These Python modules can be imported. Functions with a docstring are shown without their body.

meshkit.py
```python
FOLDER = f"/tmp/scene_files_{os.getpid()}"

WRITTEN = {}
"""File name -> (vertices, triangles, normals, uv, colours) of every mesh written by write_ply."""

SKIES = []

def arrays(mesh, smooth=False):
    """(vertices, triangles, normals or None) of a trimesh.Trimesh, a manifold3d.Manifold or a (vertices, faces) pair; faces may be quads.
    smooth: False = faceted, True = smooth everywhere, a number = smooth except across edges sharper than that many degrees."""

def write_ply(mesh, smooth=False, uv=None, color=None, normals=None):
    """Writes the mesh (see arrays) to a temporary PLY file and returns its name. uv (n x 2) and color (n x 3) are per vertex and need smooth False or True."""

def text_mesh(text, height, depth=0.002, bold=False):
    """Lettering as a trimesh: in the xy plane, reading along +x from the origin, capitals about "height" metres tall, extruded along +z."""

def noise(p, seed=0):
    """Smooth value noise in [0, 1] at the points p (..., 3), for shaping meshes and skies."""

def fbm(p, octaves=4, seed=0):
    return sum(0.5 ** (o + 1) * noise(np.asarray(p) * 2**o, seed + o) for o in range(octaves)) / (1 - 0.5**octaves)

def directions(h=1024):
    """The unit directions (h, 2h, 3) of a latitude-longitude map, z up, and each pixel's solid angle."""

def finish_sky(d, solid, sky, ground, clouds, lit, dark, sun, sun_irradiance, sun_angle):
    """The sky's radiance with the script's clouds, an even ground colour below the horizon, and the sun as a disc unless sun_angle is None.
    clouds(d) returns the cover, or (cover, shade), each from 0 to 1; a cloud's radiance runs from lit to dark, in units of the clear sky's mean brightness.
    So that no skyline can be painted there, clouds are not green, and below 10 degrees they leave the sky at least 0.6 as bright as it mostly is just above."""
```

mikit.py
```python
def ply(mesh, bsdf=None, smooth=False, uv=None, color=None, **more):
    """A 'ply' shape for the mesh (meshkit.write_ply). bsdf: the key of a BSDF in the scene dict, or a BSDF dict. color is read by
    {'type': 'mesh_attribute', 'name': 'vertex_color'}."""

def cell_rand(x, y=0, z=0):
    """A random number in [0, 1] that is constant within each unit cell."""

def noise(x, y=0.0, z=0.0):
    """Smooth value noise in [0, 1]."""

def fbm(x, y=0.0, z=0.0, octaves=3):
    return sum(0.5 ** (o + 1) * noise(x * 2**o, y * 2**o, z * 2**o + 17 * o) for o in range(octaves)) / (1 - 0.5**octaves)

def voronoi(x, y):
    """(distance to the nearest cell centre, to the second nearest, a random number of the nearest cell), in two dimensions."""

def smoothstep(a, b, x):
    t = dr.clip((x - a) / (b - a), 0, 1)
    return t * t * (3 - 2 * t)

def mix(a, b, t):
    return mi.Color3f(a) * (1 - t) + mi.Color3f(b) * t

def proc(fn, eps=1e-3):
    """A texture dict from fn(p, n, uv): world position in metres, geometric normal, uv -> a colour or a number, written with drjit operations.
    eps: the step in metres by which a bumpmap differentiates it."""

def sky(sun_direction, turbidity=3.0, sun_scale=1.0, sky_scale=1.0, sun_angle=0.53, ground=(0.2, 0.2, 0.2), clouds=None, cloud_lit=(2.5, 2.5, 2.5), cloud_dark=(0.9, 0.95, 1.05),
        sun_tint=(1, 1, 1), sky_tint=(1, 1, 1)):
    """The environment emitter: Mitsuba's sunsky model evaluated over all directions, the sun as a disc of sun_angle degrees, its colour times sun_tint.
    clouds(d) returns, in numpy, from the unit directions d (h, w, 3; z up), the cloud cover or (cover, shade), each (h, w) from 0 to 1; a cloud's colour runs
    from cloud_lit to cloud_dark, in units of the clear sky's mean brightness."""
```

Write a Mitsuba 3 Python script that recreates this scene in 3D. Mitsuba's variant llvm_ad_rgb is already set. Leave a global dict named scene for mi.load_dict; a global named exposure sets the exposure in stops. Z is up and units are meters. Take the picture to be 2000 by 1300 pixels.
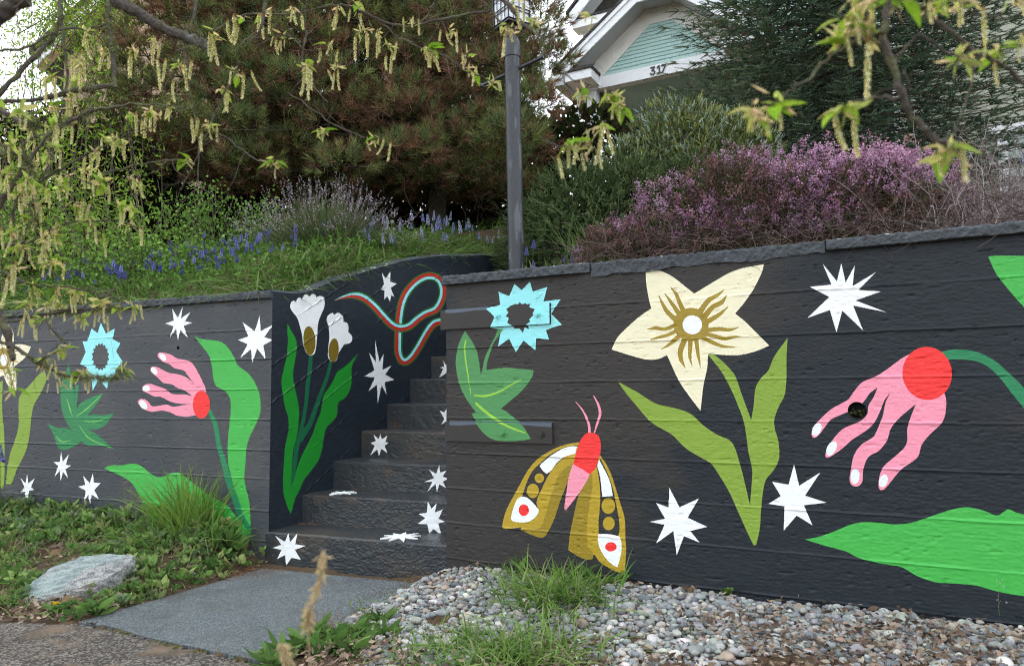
import math
import numpy as np
import trimesh
import shapely
from shapely.geometry import Polygon, box as sbox
from shapely import affinity
import drjit as dr
import mitsuba as mi
import mikit
import meshkit
from mikit import noise, fbm, voronoi, smoothstep, mix, proc

T = mi.ScalarTransform4f
scene, labels = {}, {}

# ------------------------------------------------------------------ camera, sky, exposure
EYE = np.array([0.0, 0.0, 1.0])
PITCH, ROLL = 0.07844, 0.009
_f = np.array([0, math.cos(PITCH), math.sin(PITCH)])
_u0 = np.cross([1.0, 0, 0], _f)
_up = math.sin(ROLL) * np.array([1.0, 0, 0]) + math.cos(ROLL) * _u0
scene['camera'] = {'type': 'thinlens', 'fov': 69.4, 'fov_axis': 'x', 'near_clip': 0.05, 'far_clip': 400.0,
                   'aperture_radius': 0.0030, 'focus_distance': 4.4,
                   'to_world': T().look_at(origin=EYE.tolist(), target=(EYE + _f).tolist(), up=_up.tolist())}


def overcast(d):
    # thin bright cloud over everything, a little uneven
    n = meshkit.fbm(d * np.array([3.0, 3.0, 6.0]), 4, 5)
    return np.clip(0.93 + 0.2 * (n - 0.5), 0, 1), np.clip((n - 0.35) * 0.9, 0, 1)


scene['daylight'] = mikit.sky((-0.35, 0.75, 0.62), turbidity=3.0, sun_scale=0.30, sun_angle=14.0, sun_tint=(1.0, 0.93, 0.80), clouds=overcast,
                              cloud_lit=(2.38, 2.5, 2.60), cloud_dark=(1.50, 1.63, 1.76), ground=(0.16, 0.155, 0.14))
exposure = 3.62

# ------------------------------------------------------------------ materials
def rgb(c):
    return {'type': 'rgb', 'value': [float(x) for x in c]}


VC = {'type': 'mesh_attribute', 'name': 'vertex_color'}
scene['matte_tint'] = {'type': 'twosided', 'bsdf': {'type': 'principled', 'base_color': VC, 'roughness': 0.75, 'specular': 0.3}}
scene['leaf_tint'] = {'type': 'principledthin', 'base_color': VC, 'roughness': 0.36, 'diff_trans': 0.75, 'eta': 1.35}
scene['needle_tint'] = {'type': 'principledthin', 'base_color': VC, 'roughness': 0.55, 'diff_trans': 0.35, 'eta': 1.35}
scene['petal_tint'] = {'type': 'principledthin', 'base_color': VC, 'roughness': 0.6, 'diff_trans': 1.2, 'eta': 1.3}


def plain(key, c, rough=0.6, spec=0.4, metallic=0.0):
    scene[key] = {'type': 'twosided', 'bsdf': {'type': 'principled', 'base_color': rgb(c), 'roughness': rough, 'specular': spec, 'metallic': metallic}}


def textured(key, fn, bump=None, rough=0.7, spec=0.35, eps=1e-3):
    b = {'type': 'principled', 'base_color': proc(fn), 'roughness': rough, 'specular': spec}
    if bump is not None:
        b = {'type': 'bumpmap', 'arbitrary': proc(bump, eps), 'scale': 1.0, 'bsdf': b}
    scene[key] = {'type': 'twosided', 'bsdf': b}


def board_grain(p, n, uv):
    # height of the paint skin over board-marked concrete: grain runs level, brush marks, pin holes
    a = noise(p.x * 20, p.y * 20, p.z * 150)
    b = noise(p.x * 95, p.y * 95, p.z * 120)
    rough = smoothstep(0.38, 0.62, fbm(p.x * 3 + 4, p.y * 3, p.z * 5, 2))
    return 0.0005 * a + 0.0011 * b + 0.0012 * rough * noise(p.x * 38, p.y * 38, p.z * 85)


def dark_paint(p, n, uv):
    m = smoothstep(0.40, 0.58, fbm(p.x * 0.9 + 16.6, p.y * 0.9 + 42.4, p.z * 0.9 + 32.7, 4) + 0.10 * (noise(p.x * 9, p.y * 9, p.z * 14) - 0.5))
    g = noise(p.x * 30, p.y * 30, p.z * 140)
    c = mix((0.0165, 0.0215, 0.027), (0.037, 0.0335, 0.0315), m)  # browner at the left end: reflected surroundings put into the paint colour
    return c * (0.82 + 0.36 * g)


def grey_paint(p, n, uv):
    m = smoothstep(0.4, 0.7, fbm(p.x * 2.5 + 9, p.y * 2.5, p.z * 3.1, 3))
    g = noise(p.x * 30, p.y * 30, p.z * 140)
    return mix((0.050, 0.056, 0.064), (0.067, 0.068, 0.071), m) * (0.85 + 0.3 * g)


def night_paint(p, n, uv):
    g = noise(p.x * 40, p.y * 40, p.z * 60)
    return mi.Color3f(0.012, 0.018, 0.027) * (0.8 + 0.4 * g)


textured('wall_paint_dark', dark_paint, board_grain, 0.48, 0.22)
textured('wall_paint_grey', grey_paint, board_grain, 0.5, 0.26)
textured('wall_paint_night', night_paint, board_grain, 0.55, 0.35)
PAINT = {'cyan': (0.27, 0.71, 0.74), 'white': (0.78, 0.80, 0.81), 'pale': (0.72, 0.78, 0.79), 'cream': (0.76, 0.71, 0.50),
         'gold': (0.40, 0.27, 0.018), 'dark_gold': (0.27, 0.185, 0.010), 'ochre': (0.29, 0.20, 0.018), 'red': (0.78, 0.030, 0.028),
         'pink': (0.80, 0.27, 0.37), 'olive': (0.20, 0.31, 0.035), 'green': (0.050, 0.38, 0.060), 'teal': (0.014, 0.19, 0.075),
         'deep_teal': (0.006, 0.11, 0.045), 'leaf': (0.010, 0.23, 0.020), 'brass': (0.17, 0.12, 0.008), 'lime': (0.25, 0.50, 0.05),
         'lime_dim': (0.13, 0.40, 0.08), 'sheer_green': (0.065, 0.235, 0.075), 'sheer_teal': (0.022, 0.19, 0.065),
         'snake_green': (0.015, 0.13, 0.018), 'snake_red': (0.42, 0.028, 0.018)}
def paint_fn(c):
    def fn(p, n, uv):
        g = noise(p.x * 34, p.y * 34, p.z * 120)
        s = smoothstep(0.80, 0.9, noise(p.x * 70, p.y * 70, p.z * 70 + 5))
        return mi.Color3f(*c) * (0.96 + 0.07 * g) * (1 - 0.07 * s)
    return fn
for _k, _c in PAINT.items():
    textured('paint_' + _k, paint_fn(_c), board_grain, 0.5, 0.4)


def stair_bump(p, n, uv):
    return 0.0022 * noise(p.x * 60, p.y * 60, p.z * 70) + 0.0024 * noise(p.x * 120, p.y * 120, p.z * 120)


def stair_paint(p, n, uv):
    m = smoothstep(0.5, 0.72, fbm(p.x * 3.5 + 1, p.y * 3.5, p.z * 4, 3))
    rust = smoothstep(0.74, 0.84, noise(p.x * 14 + 2, p.y * 14, p.z * 8))
    c = mix((0.026, 0.030, 0.034), (0.046, 0.041, 0.037), m)
    return mix(c, (0.09, 0.05, 0.028), rust * 0.28)


textured('stair_paint', stair_paint, stair_bump, 0.36, 0.5)


def coping_paint(p, n, uv):
    g = noise(p.x * 60, p.y * 60, p.z * 60)
    chip = smoothstep(0.80, 0.86, noise(p.x * 33 + 7, p.y * 33, p.z * 45)) * smoothstep(0.3, 0.7, n.z)
    return mix(mi.Color3f(0.042, 0.050, 0.058) * (0.7 + 0.6 * g), (0.42, 0.40, 0.37), chip)


textured('coping_paint', coping_paint, stair_bump, 0.6, 0.4)


def soil(p, n, uv):
    a = fbm(p.x * 6, p.y * 6, p.z * 6, 3)
    b = noise(p.x * 90, p.y * 90, p.z * 90)
    return mix((0.045, 0.030, 0.018), (0.115, 0.080, 0.052), a * 0.6 + b * 0.4)


textured('soil', soil, lambda p, n, uv: 0.006 * noise(p.x * 60, p.y * 60, p.z * 60), 0.9, 0.1)


def slab_col(p, n, uv):
    d1, d2, r = voronoi(p.x * 190, p.y * 190)
    big = fbm(p.x * 3, p.y * 3, 0.5, 3)
    st = smoothstep(0.55, 0.72, fbm(p.x * 7 + 3, p.y * 7, 1.5, 4))
    c = mix((0.062, 0.072, 0.077), (0.165, 0.18, 0.185), smoothstep(0.3, 1.0, r))
    return mix(c, (0.075, 0.075, 0.07), st * 0.55) * (0.68 + 0.6 * big)


textured('path_concrete', slab_col, lambda p, n, uv: 0.0022 * noise(p.x * 170, p.y * 170, p.z * 100), 0.85, 0.2)


def road_col(p, n, uv):
    d1, d2, r = voronoi(p.x * 120, p.y * 120)
    a = fbm(p.x * 5 + 2, p.y * 5, 0.2, 4)
    c = mix((0.045, 0.040, 0.036), (0.15, 0.132, 0.117), smoothstep(0.3, 1.0, r))
    return mix(c, (0.115, 0.085, 0.06), smoothstep(0.5, 0.7, a)) * (0.75 + 0.5 * noise(p.x * 18, p.y * 18))


textured('road_asphalt', road_col, lambda p, n, uv: 0.0045 * noise(p.x * 95, p.y * 95, p.z * 90), 0.85, 0.2)


def boulder_col(p, n, uv):
    g = noise(p.x * 210, p.y * 210, p.z * 210)
    s = noise(p.x * 25 + p.y * 10, p.y * 45 - p.x * 14, p.z * 60)
    c = mix((0.06, 0.062, 0.068), (0.33, 0.33, 0.32), smoothstep(0.15, 0.85, g * 0.55 + s * 0.45))
    tq = smoothstep(0.42, 0.62, fbm(p.x * 5 + 1.5, p.y * 5 + 2.2, p.z * 5, 3))
    c = mix(c, (0.20, 0.30, 0.29), tq * 0.35 * smoothstep(0.25, 0.6, n.z))
    mud = smoothstep(0.55, 0.7, fbm(p.x * 9, p.y * 9 + 4, p.z * 14, 3))
    return mix(c, (0.17, 0.125, 0.09), mud * 0.7 * (1 - smoothstep(0.2, 0.5, n.z)))


textured('boulder_rock', boulder_col, lambda p, n, uv: 0.004 * noise(p.x * 30 + p.y * 18, p.y * 60 - p.x * 25, p.z * 70) + 0.0015 * noise(p.x * 150, p.y * 150, p.z * 150), 0.9, 0.2)


def bark_col(p, n, uv):
    a = fbm(p.x * 60, p.y * 60, p.z * 60, 3)
    moss = smoothstep(0.52, 0.66, noise(p.x * 38, p.y * 38, p.z * 38))
    c = mix((0.030, 0.026, 0.022), (0.12, 0.105, 0.09), a)
    return mix(c, (0.115, 0.125, 0.055), moss * 0.5)


def lichen_col(p, n, uv):
    a = noise(p.x * 120, p.y * 120, p.z * 120)
    l = smoothstep(0.45, 0.6, fbm(p.x * 28, p.y * 28, p.z * 28, 3))
    return mix(mix((0.04, 0.035, 0.03), (0.10, 0.09, 0.08), a), mix((0.09, 0.10, 0.095), (0.30, 0.33, 0.31), a), l * smoothstep(0.5, 0.66, fbm(p.x * 9, p.y * 9, p.z * 9 + 3, 2)))


textured('bark', bark_col, lambda p, n, uv: 0.0015 * noise(p.x * 220, p.y * 220, p.z * 220), 0.9, 0.1)
textured('bark_lichen', lichen_col, lambda p, n, uv: 0.003 * noise(p.x * 130, p.y * 130, p.z * 130), 0.9, 0.1)


def post_col(p, n, uv):
    w = smoothstep(0.60, 0.72, fbm(p.x * 30, p.y * 30, p.z * 5, 3))
    return mix((0.020, 0.024, 0.031), (0.10, 0.11, 0.12), w * 0.6)


textured('post_paint', post_col, lambda p, n, uv: 0.0006 * noise(p.x * 90, p.y * 90, p.z * 30), 0.42, 0.5)
plain('steel_paint', (0.038, 0.034, 0.032), 0.5, 0.25)
plain('sealant_paint', (0.065, 0.085, 0.115), 0.45, 0.5)
plain('black_paint', (0.012, 0.012, 0.013), 0.4, 0.5)
plain('white_trim', (0.74, 0.76, 0.78), 0.5, 0.4)
plain('cream_trim', (0.70, 0.68, 0.63), 0.55, 0.4)
plain('grey_trim', (0.45, 0.46, 0.47), 0.6, 0.3)
plain('dark_inside', (0.02, 0.018, 0.014), 0.9, 0.1)
plain('brown_beam', (0.10, 0.075, 0.06), 0.7, 0.2)
plain('tan_siding', (0.42, 0.31, 0.21), 0.7, 0.3)
plain('frosted_pane', (0.62, 0.66, 0.72), 0.25, 0.5)
plain('window_glass', (0.24, 0.30, 0.27), 0.12, 0.6)


def siding_fn(c):
    def fn(p, n, uv):
        g = noise(p.x * 4, p.y * 4, p.z * 90)
        return mi.Color3f(*c) * (0.9 + 0.2 * g)
    return fn


textured('aqua_siding', siding_fn((0.37, 0.53, 0.50)), None, 0.6, 0.35)
textured('sage_siding', siding_fn((0.33, 0.34, 0.27)), None, 0.6, 0.35)
textured('shingle', lambda p, n, uv: mix((0.03, 0.03, 0.032), (0.09, 0.085, 0.08), noise(p.x * 25, p.y * 25, p.z * 25)), None, 0.9, 0.1)


def stone_col(a, b):
    def fn(p, n, uv):
        g = noise(p.x * 160, p.y * 160, p.z * 160)
        s = noise(p.x * 45, p.y * 45, p.z * 45)
        return mix(a, b, 0.5 * g + 0.5 * s)
    return fn


# ------------------------------------------------------------------ scene helpers
def name_of(base, parent=None):
    k = base if parent is None else parent + '__' + base
    if k not in scene and k not in labels:
        return k
    i = 1
    while f'{k}_{i:03d}' in scene or f'{k}_{i:03d}' in labels:
        i += 1
    return f'{k}_{i:03d}'


def tag(key, label=None, cat=None, group=None, kind=None):
    d = {}
    if label: d['label'] = label
    if cat: d['category'] = cat
    if group: d['group'] = group
    if kind: d['kind'] = kind
    labels[key] = d
    return key


def thing(base, label, cat, group=None, kind=None):
    return tag(name_of(base), label, cat, group, kind)


def put(base, mesh, bsdf, parent=None, smooth=False, color=None, label=None, cat=None, group=None, kind=None, **more):
    key = name_of(base, parent)
    scene[key] = mikit.ply(mesh, bsdf, smooth=smooth, color=color, **more)
    if label or cat or kind:
        tag(key, label, cat, group, kind)
    return key


def put_n(base, v, f, n, bsdf, parent=None, **kw):
    key = name_of(base, parent)
    scene[key] = {'type': 'ply', 'filename': meshkit.write_ply((v, f), False, normals=n), 'face_normals': False, 'bsdf': {'type': 'ref', 'id': bsdf}}
    if kw:
        tag(key, **kw)
    return key


class MB:
    """gathers pieces of one mesh, with a colour per vertex"""
    def __init__(self):
        self.v, self.f, self.c, self.n = [], [], [], 0

    def add(self, v, f, c=None):
        v = np.asarray(v, float).reshape(-1, 3)
        f = np.asarray(f, int)
        self.v.append(v); self.f.append(f + self.n); self.n += len(v)
        if c is not None:
            c = np.asarray(c, float)
            self.c.append(np.broadcast_to(c, (len(v), 3)) if c.ndim == 1 else c)
        return self

    def get(self):
        return np.vstack(self.v), np.vstack(self.f)

    def put(self, base, bsdf, parent=None, smooth=False, **kw):
        col = np.vstack(self.c) if self.c else None
        return put(base, self.get(), bsdf, parent, smooth, col, **kw)


def unit(a):
    a = np.asarray(a, float)
    return a / np.maximum(np.linalg.norm(a, axis=-1, keepdims=True), 1e-9)


def ribbons(P, W, S, C):
    """n flat strips: centre lines P (n,k,3), half widths W (n,k), side directions S (n,3), colours C (n,3)"""
    n, k, _ = P.shape
    L = P - S[:, None] * W[..., None]
    R = P + S[:, None] * W[..., None]
    v = np.stack([L, R], 2).reshape(n, 2 * k, 3)
    q = np.array([[2 * i, 2 * i + 1, 2 * i + 3, 2 * i + 2] for i in range(k - 1)])
    f = np.vstack([q[:, [0, 1, 2]], q[:, [0, 2, 3]]])
    F = (f[None] + (np.arange(n) * 2 * k)[:, None, None]).reshape(-1, 3)
    return v.reshape(-1, 3), F, np.repeat(C, 2 * k, axis=0)


def spikes(B, D, S, w, C):
    """n thin triangles: bases B, tip vectors D, side directions S, half widths w"""
    n = len(B)
    v = np.stack([B - S * np.reshape(w, (-1, 1)), B + S * np.reshape(w, (-1, 1)), B + D], 1).reshape(-1, 3)
    return v, np.arange(3 * n).reshape(-1, 3), np.repeat(C, 3, axis=0)


def tube(path, radii, sides=6, cap=True):
    p = np.asarray(path, float)
    r = np.broadcast_to(np.asarray(radii, float), (len(p),))
    t = unit(np.gradient(p, axis=0))
    a = unit(np.cross(t, np.where(np.abs(t[:, 2:]) < 0.9, [0, 0, 1.0], [1.0, 0, 0])))
    b = np.cross(t, a)
    g = np.arange(sides) * 2 * np.pi / sides
    v = p[:, None] + r[:, None, None] * (np.cos(g)[None, :, None] * a[:, None] + np.sin(g)[None, :, None] * b[:, None])
    i, j = np.meshgrid(np.arange(len(p) - 1), np.arange(sides), indexing='ij')
    q = np.stack([i * sides + j, i * sides + (j + 1) % sides, (i + 1) * sides + (j + 1) % sides, (i + 1) * sides + j], -1).reshape(-1, 4)
    f = np.vstack([q[:, [0, 1, 2]], q[:, [0, 2, 3]]])
    v = v.reshape(-1, 3)
    if cap:
        m = len(v)
        v = np.vstack([v, p[:1], p[-1:]])
        k = np.arange(sides)
        e = (len(p) - 1) * sides
        f = np.vstack([f, np.stack([(k + 1) % sides, k, k * 0 + m], 1), np.stack([e + k, e + (k + 1) % sides, k * 0 + m + 1], 1)])
    return v, f


def spline(P, n=6):
    P = np.asarray(P, float)
    out = []
    for i in range(len(P) - 1):
        p1, p2 = P[i], P[i + 1]
        p0 = P[i - 1] if i else 2 * p1 - p2
        p3 = P[i + 2] if i + 2 < len(P) else 2 * p2 - p1
        t = np.linspace(0, 1, n, endpoint=False)[:, None]
        out.append(0.5 * ((2 * p1) + (p2 - p0) * t + (2 * p0 - 5 * p1 + 4 * p2 - p3) * t ** 2 + (3 * p1 - p0 - 3 * p2 + p3) * t ** 3))
    out.append(P[-1:])
    return np.vstack(out)


def slab(poly, O, U, N, d0, d1, V=(0, 0, 1.0)):
    """outline poly in (along U, along V) extruded from d0 to d1 along N"""
    g = poly if isinstance(poly, Polygon) else Polygon(poly)
    m = trimesh.creation.extrude_polygon(g.buffer(0), d1 - d0, engine='earcut')
    v = np.array(m.vertices)
    O, U, N, V = (np.asarray(x, float) for x in (O, U, N, V))
    w = O + v[:, :1] * U + v[:, 1:2] * V + (v[:, 2:] + d0) * N
    f = np.array(m.faces)
    if np.dot(np.cross(U, V), N) < 0:
        f = f[:, ::-1]
    return w, f


def rect(a0, b0, a1, b1):
    return [(a0, b0), (a1, b0), (a1, b1), (a0, b1)]


def join(*ms):
    b = MB()
    for v, f in ms:
        b.add(v, f)
    return b.get()


def rnd(rng, lo, hi, n):
    return rng.uniform(lo, hi, n)


def jitter(rng, c, n, amount=0.2, hue=0.08):
    c = np.asarray(c, float)
    k = 1 + rng.uniform(-amount, amount, (n, 1))
    h = 1 + rng.uniform(-hue, hue, (n, 3))
    return np.clip(c * k * h, 0.001, 0.95)


def pick(rng, cols, n, w=None, amount=0.2):
    cols = np.asarray(cols, float)
    i = rng.choice(len(cols), n, p=None if w is None else np.asarray(w, float) / np.sum(w))
    return np.clip(cols[i] * (1 + rng.uniform(-amount, amount, (n, 1))) * (1 + rng.uniform(-0.06, 0.06, (n, 3))), 0.001, 0.95)


def perp(rng, D):
    r = rng.normal(size=D.shape)
    return unit(np.cross(unit(D), r))


# ------------------------------------------------------------------ frames of the place
ZUP = np.array([0, 0, 1.0])
UR = unit([0.88323, -0.46894, 0]); NR = np.array([UR[1], -UR[0], 0])       # right wall: along it to the right, out of its face
UL = unit([0.91850, -0.39543, 0]); NL = np.array([UL[1], -UL[0], 0])
UC = unit([0.493, 0.870, 0]); NC = np.array([UC[1], -UC[0], 0])            # stair cheek, going up
ES = np.array([0.93283, -0.36031, 0]); GS = np.array([0.36031, 0.93283, 0])  # along a step, up the flight
CORNER = np.array([-1.43, 4.39, 0.0]); RW = np.array([-0.354, 3.965, 0.0])
STEP0 = np.array([-1.4284, 4.3832, 0.0]); GOING = 0.2667 * GS + 0.0395 * ES; RISE, Z1 = 0.1796, 0.2007
FRAME = {'R': (RW, UR, NR), 'L': (CORNER, UL, NL), 'C': (CORNER, UC, NC)}
for _i in range(9):
    FRAME['S%d' % (_i + 1)] = (STEP0 + _i * GOING, ES, -GS)

R_LINES = [-0.05, 0.13, 0.314, 0.495, 0.677, 0.861, 1.044, 1.228, 1.414]
L_LINES = [-0.04, 0.14, 0.313, 0.50, 0.666, 0.845, 1.025, 1.206, 1.384]


def board_relief(u, z, lines, seed):
    u, z = np.broadcast_arrays(np.asarray(u, float), np.asarray(z, float))
    s = np.random.default_rng(seed)
    wob = 0.004 * (meshkit.fbm(np.stack([u * 9, u * 0, z * 0], -1), 3, seed) - 0.5)
    zz = z + wob
    b = np.searchsorted(lines, zz)
    d = s.uniform(-0.0020, 0.0020, len(lines) + 1)[b]
    for i, l in enumerate(lines):
        on = np.clip((meshkit.fbm(np.stack([u * 5 + 11 * i, u * 0, z * 0], -1), 3, seed + i) - 0.36) * 3.2, 0, 1)
        rag = meshkit.noise(np.stack([u * 70 + 31 * i, u * 0, z * 0], -1), seed + 40 + i)
        d = d + (0.35 + 0.65 * on) * (0.0035 + 0.0045 * rag) * np.exp(-((zz - l) / 0.0036) ** 2)
    p = np.stack([u * 5, z * 9, u * 0 + seed], -1)
    d = d + 0.0016 * (meshkit.fbm(p, 3, seed) - 0.5)
    p2 = np.stack([u * 42, z * 80, u * 0 + seed], -1)
    rough = np.clip((meshkit.fbm(np.stack([u * 2.3, z * 3.5, u * 0 + 5], -1), 2, seed + 3) - 0.40) * 4, 0.25, 1)
    d = d + 0.0017 * rough * (meshkit.fbm(p2, 3, seed + 1) - 0.5)
    pit = meshkit.noise(np.stack([u * 48, z * 52, u * 0], -1), seed + 7)
    return d - 0.004 * np.clip((pit - 0.88) * 12, 0, 1)


def relief_R(u, z):
    return board_relief(u, z, R_LINES, 3)


def relief_L(u, z):
    return board_relief(u, z, L_LINES, 17)


def relief_C(u, z):
    u, z = np.broadcast_arrays(np.asarray(u, float), np.asarray(z, float))
    w = z - 0.575 * u
    d = 0.002 * (meshkit.fbm(np.stack([u * 9, z * 14, u * 0], -1), 3, 8) - 0.5)
    for i, l in enumerate((1.363, 1.16, 0.94, 0.70, 0.46, 0.22)):
        wob = 0.008 * (meshkit.fbm(np.stack([u * 4 + i * 9, u * 0, u * 0], -1), 3, 2) - 0.5)
        on = np.clip((meshkit.fbm(np.stack([u * 7 + 5 * i, u * 0, u * 0], -1), 3, 4 + i) - 0.38) * 4, 0, 1)
        d = d + (0.0065 if i < 3 else 0.004) * on * np.exp(-((w - l - wob) / 0.0045) ** 2)
    return d


def relief_S(u, z):
    u, z = np.broadcast_arrays(np.asarray(u, float), np.asarray(z, float))
    return 0.0045 * (meshkit.fbm(np.stack([u * 40, z * 48, u * 0 + np.floor(z / RISE + 0.3)], -1), 3, 21) - 0.5)


RELIEF = {'R': relief_R, 'L': relief_L, 'C': relief_C}


def face_mesh(poly, frame, relief, off=0.0, du=0.016, dz=0.004):
    """the flat area poly (in wall coordinates), cut into cells that carry the wall's relief; returns vertices, faces, normals"""
    P0, U, N = frame
    u0, z0, u1, z1 = poly.bounds
    i = np.arange(math.floor(u0 / du), math.ceil(u1 / du)); j = np.arange(math.floor(z0 / dz), math.ceil(z1 / dz))
    I, J = (a.ravel() for a in np.meshgrid(i, j, indexing='ij'))
    cells = shapely.box(I * du, J * dz, (I + 1) * du, (J + 1) * dz)
    shapely.prepare(poly)
    full = shapely.contains_properly(poly, cells)
    part = ~full & shapely.intersects(poly, cells)
    a, b = I[full], J[full]
    keys = np.stack([np.stack([a, b], 1), np.stack([a + 1, b], 1), np.stack([a + 1, b + 1], 1), np.stack([a, b + 1], 1)], 1)
    uv, inv = np.unique(keys.reshape(-1, 2), axis=0, return_inverse=True) if len(a) else (np.zeros((0, 2)), np.zeros(0, int))
    q = inv.reshape(-1, 4)
    P = [uv * np.array([du, dz])]
    F = [np.vstack([q[:, [0, 1, 2]], q[:, [0, 2, 3]]])] if len(q) else []
    m = len(uv)
    for g in shapely.intersection(poly, cells[part]):
        for h in getattr(g, 'geoms', [g]):
            if h.geom_type != 'Polygon' or h.area < 1e-10:
                continue
            c = np.array(h.exterior.coords)[:-1]
            if len(h.interiors) or len(c) > 4:
                v, f = trimesh.creation.triangulate_polygon(h, engine='earcut')
                v, f = np.asarray(v), np.asarray(f)
                x = v[f]
                fl = ((x[:, 1, 0] - x[:, 0, 0]) * (x[:, 2, 1] - x[:, 0, 1]) - (x[:, 1, 1] - x[:, 0, 1]) * (x[:, 2, 0] - x[:, 0, 0])) < 0
                f = np.where(fl[:, None], f[:, ::-1], f)
            else:
                v = c if shapely.is_ccw(h.exterior) else c[::-1]
                f = np.array([[0, k, k + 1] for k in range(1, len(v) - 1)])
            P.append(v); F.append(f + m); m += len(v)
    P = np.vstack(P); F = np.vstack(F)
    u, z = P[:, 0], P[:, 1]
    # heights from the cell corners, so that paint and wall bend alike
    a, b = np.floor(u / du + 1e-9), np.floor(z / dz + 1e-9)
    s, t = u / du - a, z / dz - b
    h00, h10, h01, h11 = (relief((a + x) * du, (b + y) * dz) for x, y in ((0, 0), (1, 0), (0, 1), (1, 1)))
    d = np.where(s >= t, h00 + (h10 - h00) * s + (h11 - h10) * t, h00 + (h11 - h01) * s + (h01 - h00) * t)
    e = 0.0025
    gu, gz = (relief(u + e, z) - relief(u - e, z)) / (2 * e), (relief(u, z + e) - relief(u, z - e)) / (2 * e)
    X = P0 + u[:, None] * U + z[:, None] * ZUP + (d + off)[:, None] * N
    n = unit(N[None] - gu[:, None] * U - gz[:, None] * ZUP)
    if np.dot(np.cross(U, ZUP), N) < 0:
        F = F[:, ::-1]
    return X, F, n

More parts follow.
